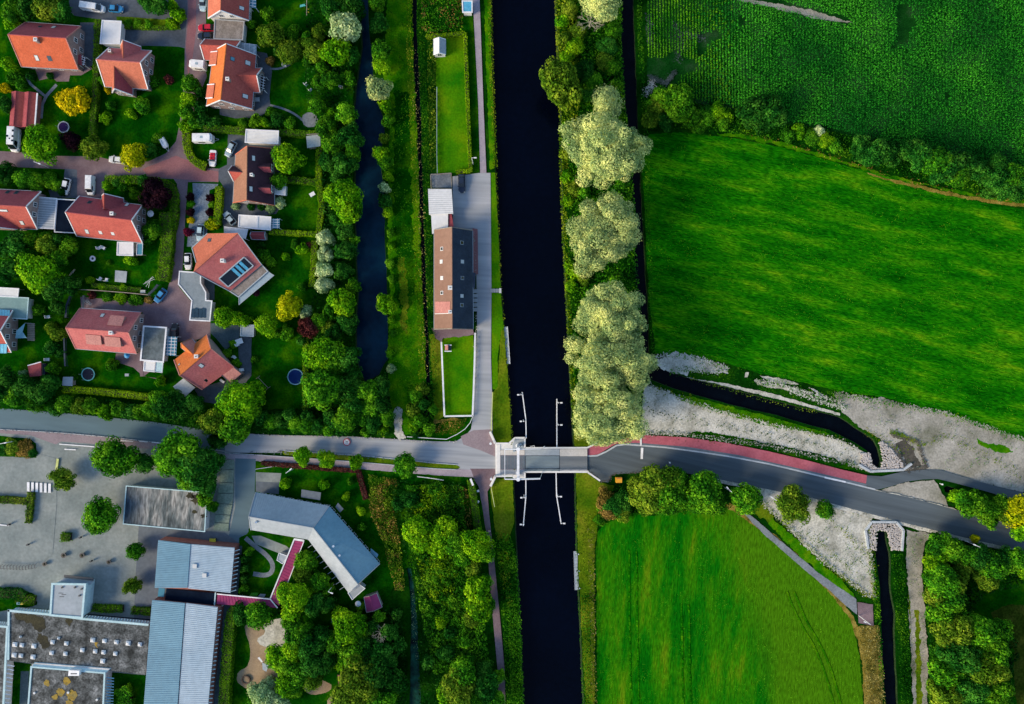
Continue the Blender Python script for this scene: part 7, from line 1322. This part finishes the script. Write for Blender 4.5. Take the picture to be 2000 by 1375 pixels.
carpet('weeds','f_rust',[(824,-40),(903,-40),(905,62),(838,68),(824,60)],5,.26,1.0,10,.9,label='rusty weeds above the hedged canal garden',thr=.4); carpet('weeds','f_weed',[(824,-40),(903,-40),(905,62),(838,68),(824,60)],6,.3,1.1,11,.9,label='green weeds above the hedged canal garden')
carpet('weeds','f_olive',[(835,70),(852,75),(852,330),(842,338),(836,200)],8,.28,1.1,12,.9,label='olive weeds left of the hedged canal garden')
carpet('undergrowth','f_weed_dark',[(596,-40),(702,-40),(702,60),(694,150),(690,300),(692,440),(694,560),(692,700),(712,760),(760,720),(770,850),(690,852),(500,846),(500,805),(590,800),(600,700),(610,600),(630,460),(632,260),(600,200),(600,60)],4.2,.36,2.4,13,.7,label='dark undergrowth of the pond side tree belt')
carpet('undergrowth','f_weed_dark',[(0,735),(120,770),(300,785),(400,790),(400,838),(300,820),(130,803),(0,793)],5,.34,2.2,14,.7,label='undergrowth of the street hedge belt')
carpet('undergrowth','f_lush',[(795,945),(905,945),(908,1000),(925,1100),(920,1200),(900,1300),(850,1310),(825,1200),(808,1100),(790,1020)],13,.34,2.4,71,.6,nsc=.45,label='lush mid green growth filling the wet wood')
carpet('undergrowth','f_lush',[(895,1080),(925,1100),(945,1200),(958,1300),(930,1310),(860,1300),(880,1220)],10,.3,1.8,92,.7,nsc=.5,label='leafy growth between the wet wood and the lower canal path',thr=.25)
carpet('undergrowth','f_hedge_lime',[(800,945),(870,945),(870,1010),(900,1100),(880,1180),(830,1160),(810,1060)],7,.26,2.6,72,.6,nsc=.45,label='brighter leafy patches in the wet wood',thr=.42)
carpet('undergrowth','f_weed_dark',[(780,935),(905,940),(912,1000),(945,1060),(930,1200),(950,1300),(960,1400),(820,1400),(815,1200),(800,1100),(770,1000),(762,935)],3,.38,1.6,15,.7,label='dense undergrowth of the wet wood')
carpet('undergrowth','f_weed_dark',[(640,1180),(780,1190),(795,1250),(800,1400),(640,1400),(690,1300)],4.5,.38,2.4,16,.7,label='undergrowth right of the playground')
carpet('reeds','f_rust',[(720,925),(778,935),(772,1000),(784,1060),(792,1150),(772,1150),(750,1060),(724,1000)],8,.28,1.3,17,.9,label='rusty reeds beside the kindergarten lawn',thr=.42); carpet('reeds','f_olive',[(720,925),(778,935),(772,1000),(784,1060),(792,1150),(772,1150),(750,1060),(724,1000)],12,.28,1.3,18,.9,label='olive reeds beside the kindergarten lawn')
carpet('reeds','f_rust',[(892,945),(912,950),(922,1000),(920,1050),(905,1010)],7,.25,1.2,19,.9,label='rusty weeds above the lower footpath hedge')
carpet('undergrowth','f_weed',[(968,1038),(995,1040),(1008,1080),(1016,1200),(1020,1300),(1024,1400),(990,1400),(984,1250),(975,1120)],9,.28,1.4,20,.8,label='leafy left canal bank at the bottom')
carpet('undergrowth','f_lush',[(978,1050),(998,1045),(1011,1090),(1018,1200),(1022,1300),(1026,1400),(1000,1400),(992,1200)],9,.24,1.3,91,.8,nsc=.7,thr=.3,label='bright leafy edge of the lower left canal bank')
carpet('reeds','f_reed',[(966,1040),(984,1040),(996,1100),(1000,1180),(990,1190),(978,1120)],5,.26,1.2,21,.8,label='yellowish patch on the lower left canal bank',thr=.4)
carpet('undergrowth','f_weed',[(1135,1160),(1152,1160),(1158,1400),(1142,1400),(1137,1260)],10,.26,1.2,22,.8,label='leafy right canal bank at the bottom'); carpet('reeds','f_straw',[(1146,1030),(1162,1030),(1162,1110),(1164,1300),(1168,1400),(1154,1400),(1152,1200)],4,.24,.9,23,.9,label='straw coloured border left of the pasture'); carpet('reeds','f_reed',[(1130,1000),(1160,1000),(1162,1400),(1150,1400),(1140,1150)],4,.24,.9,24,.9,label='yellow green border on the lower right canal bank')
carpet('undergrowth','f_weed',[(1738,1080),(1762,1080),(1766,1160),(1772,1260),(1778,1400),(1757,1400),(1751,1260),(1742,1150)],9,.26,1.1,25,.8,label='green right bank of the lower ditch'); carpet('undergrowth','f_weed',[(1698,1110),(1710,1110),(1718,1180),(1722,1300),(1727,1400),(1718,1400),(1708,1230)],7,.26,.8,26,.8,label='green left bank of the lower ditch')
carpet('reeds','f_straw',[(1674,1220),(1714,1220),(1722,1300),(1726,1400),(1688,1400),(1684,1300)],9,.26,1.2,27,.9,label='straw yellow reeds beside the lower ditch')
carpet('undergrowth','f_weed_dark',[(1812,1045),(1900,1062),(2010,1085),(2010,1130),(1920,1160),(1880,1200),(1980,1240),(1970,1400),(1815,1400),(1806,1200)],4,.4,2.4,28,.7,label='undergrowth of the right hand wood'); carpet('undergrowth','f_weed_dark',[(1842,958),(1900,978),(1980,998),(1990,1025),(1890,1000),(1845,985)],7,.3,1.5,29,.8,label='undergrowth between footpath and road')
carpet('undergrowth','f_weed',[(1262,175),(1300,180),(1380,205),(1440,215),(1540,245),(1600,252),(1700,278),(1800,296),(1900,330),(2010,355),(2010,395),(1880,372),(1760,345),(1640,308),(1540,280),(1420,262),(1330,255),(1262,255)],5,.28,1.2,30,.8,label='weeds under the field hedge')
carpet('weeds','f_rust',strip([(1420,262),(1540,282),(1640,312),(1760,350),(1880,378),(2000,396)],10),3,.24,.5,31,.9,label='rusty grass line under the field hedge',thr=.45)
carpet('undergrowth','f_weed',[(1165,960),(1240,940),(1330,950),(1420,960),(1430,990),(1330,1003),(1250,1003),(1190,1018),(1165,1030)],6,.3,1.4,32,.8,label='undergrowth below the new road trees')
carpet('undergrowth','f_straw',[(1170,965),(1200,960),(1205,1000),(1175,1020)],4,.26,1.3,33,.9,label='straw scrub beside the lower canal bank',thr=.4)
carpet('weeds','f_rust',[(848,822),(912,818),(905,832),(888,846),(850,850)],7,.24,.6,34,.9,label='rusty tall grass at the canal road corner'); carpet('undergrowth','f_weed',[(795,745),(850,745),(848,845),(800,850)],7,.3,1.2,35,.8,label='weeds at the end of the narrow ditch')
carpet('weeds','f_olive',strip([(1345,738),(1410,757),(1480,778),(1560,798),(1600,805)],7),5,.2,.4,36,.8,label='olive tufts on the upper side of the curved ditch'); carpet('weeds','f_weed',strip([(1320,772),(1380,790),(1440,806),(1520,826),(1600,846)],9),6,.2,.5,37,.8,label='green tufts on the lower side of the curved ditch')
carpet('weeds','f_weed_dark',[(1335,846),(1420,852),(1500,868),(1620,895),(1672,916),(1580,897),(1420,862)],6,.2,.4,38,.8,label='dark tufts beside the red cycle path')
carpet('weeds','f_hedge',[(452,928),(460,928),(456,1000),(448,1040),(440,1040)],1,.2,.2,39,.8,label='grass joints beside the parking bays') if 0 else None
carpet('duckweed','f_grey',[(800,1150),(815,1160),(820,1260),(812,1300),(802,1220)],3,.16,.1,40,.3,label='pale duckweed on the kindergarten ditch',zmin=-.75)
# grass tufts on the meadows
carpet('meadow_grass','f_green',[(1268,262),(1330,258),(1420,268),(1540,290),(1760,352),(2010,412),(2010,856),(1800,790),(1560,742),(1320,685),(1272,640)],3.2,.16,.10,41,.8,label='grass of the large right hand meadow',thr=.42,asp=.3)
carpet('meadow_grass','f_green',[(1170,1400),(1167,1050),(1260,1010),(1430,1000),(1560,1095),(1660,1210),(1684,1400)],3.5,.14,.06,43,.8,label='short grass of the lower pasture',thr=.40,asp=.3)
carpet('weeds','f_weed_dark',[(1262,770),(1400,812),(1520,842),(1660,880),(1690,912),(1500,868),(1340,846),(1262,844)],3,.17,.15,50,.9,label='small dark tufts on the pale ground below the curved ditch',thr=.62,nsc=.9)
carpet('weeds','f_weed',[(1640,780),(1760,795),(1900,830),(2010,865),(2010,960),(1880,930),(1780,915),(1740,870)],2.5,.18,.15,51,.9,label='thin weeds on the grey sand above the footpath',thr=.62,nsc=.5)
carpet('weeds','f_weed',[(1490,975),(1590,980),(1700,1010),(1706,1160),(1650,1120),(1560,1050)],3,.18,.2,52,.9,label='thin weeds on the pale ground below the road',thr=.56,nsc=.6)
carpet('weeds','f_weed',[(1275,680),(1420,700),(1580,745),(1640,765),(1660,800),(1560,780),(1420,745),(1290,715)],5,.18,.15,53,.9,label='grass growing over the bare patches of the meadow edge',thr=.52,nsc=.7)
carpet('weeds','f_weed',[(1770,1040),(1815,1045),(1810,1400),(1780,1400)],3,.18,.2,54,.9,label='grass tufts on the sandy track',thr=.5,nsc=.6)
for nm,(l0) in (('left',[(x+1.5,y) for x,y in CL[1:9]]),('lower left',[(x+1,y) for x,y in CL[10:]]),('right',[(x-1.5,y) for x,y in CR[1:9]]),('lower right',[(x-1.5,y) for x,y in CR[10:]])):
    carpet('water_plants','f_reed' if 'lower' not in nm else 'f_weed',strip(l0,5),8,.24,.5,80+len(nm),.9,nsc=.9,thr=.42,label='ragged plants hanging over the '+nm+' canal edge')
# maize field in rows
rng=np.random.default_rng(77); fx=[P(x,y) for x,y in [(1262,-60),(2030,-60),(2030,352),(1900,322),(1800,289),(1700,272),(1600,247),(1540,240),(1440,211),(1380,202),(1300,180),(1266,165)]]
rows=[]
x0=P(1262,0).x; x1=P(2030,0).x
for i,xr in enumerate(np.arange(x0,x1,.78)):
    ys=np.arange(P(0,360).y,P(0,-60).y,.33); ys=ys+rng.uniform(-.1,.1,len(ys)); rows.append(np.stack([np.full(len(ys),xr)+rng.uniform(-.09,.09,len(ys))+(ys-50)*-.01,ys],1))
pp=np.concatenate(rows); k=inpoly(pp[:,0],pp[:,1],[(p.x,p.y) for p in fx]); pp=pp[k]
sparse=P(1420,0).x; v=vnoise(pp[:,0]-x0,pp[:,1]+60,.28,5)*.6+vnoise(pp[:,0]-x0,pp[:,1]+60,.09,6)*.4; edge=np.clip((pp[:,0]-sparse)/14,-1,1)
tk=ribbon([(1425,-4),(1470,0),(1560,22),(1655,46)],15); intrack=inpoly(pp[:,0],pp[:,1],[(P(*q).x,P(*q).y) for q in tk])
k=((v>.24-.10*edge)&~intrack); pp=pp[k]; edge=edge[k]
NL=6; n=len(pp); hgt=np.repeat(rng.uniform(.7,1.2,n)*(1+.25*edge),NL); a=rng.uniform(0,6.28,n*NL); base=np.repeat(pp,NL,0); rr=rng.uniform(.10,.30,n*NL)
c=np.stack([base[:,0]+np.cos(a)*rr*(.8+.5*np.repeat(edge,NL)),base[:,1]+np.sin(a)*rr,hgt*rng.uniform(.5,1,n*NL)+.3],1); nr=np.stack([np.cos(a)*.5,np.sin(a)*.5,np.full(n*NL,1.0)],1)+rng.normal(size=(n*NL,3))*.3
u=np.stack([np.cos(a),np.sin(a),-.5+0*a],1); u/=np.linalg.norm(u,axis=1,keepdims=True); w_=np.cross(nr,u); w_/=np.linalg.norm(w_,axis=1,keepdims=True); s_=rng.uniform(.16,.30,n*NL)[:,None]
Vm=np.empty((n*NL,4,3)); Vm[:,0]=c-u*s_; Vm[:,1]=c-w_*s_*.3; Vm[:,2]=c+u*s_; Vm[:,3]=c+w_*s_*.3
lf=np.repeat(edge<rng.uniform(-.8,.2,len(edge)),NL)
for mk,mm,ll in ((lf,'f_cornrow','young maize in open rows at the left of the upper field'),(~lf,'f_corn','dense maize crop covering the upper right field')):
    o=bpy.data.objects.new('maize_crop',np_mesh('maize_crop',Vm[mk].reshape(-1,3),4,mm)); COL.objects.link(o); tag(o,ll,'crop',None,'stuff')
print('objects',len(bpy.data.objects),'tris',sum(len(m.polygons) for m in bpy.data.meshes)*2)
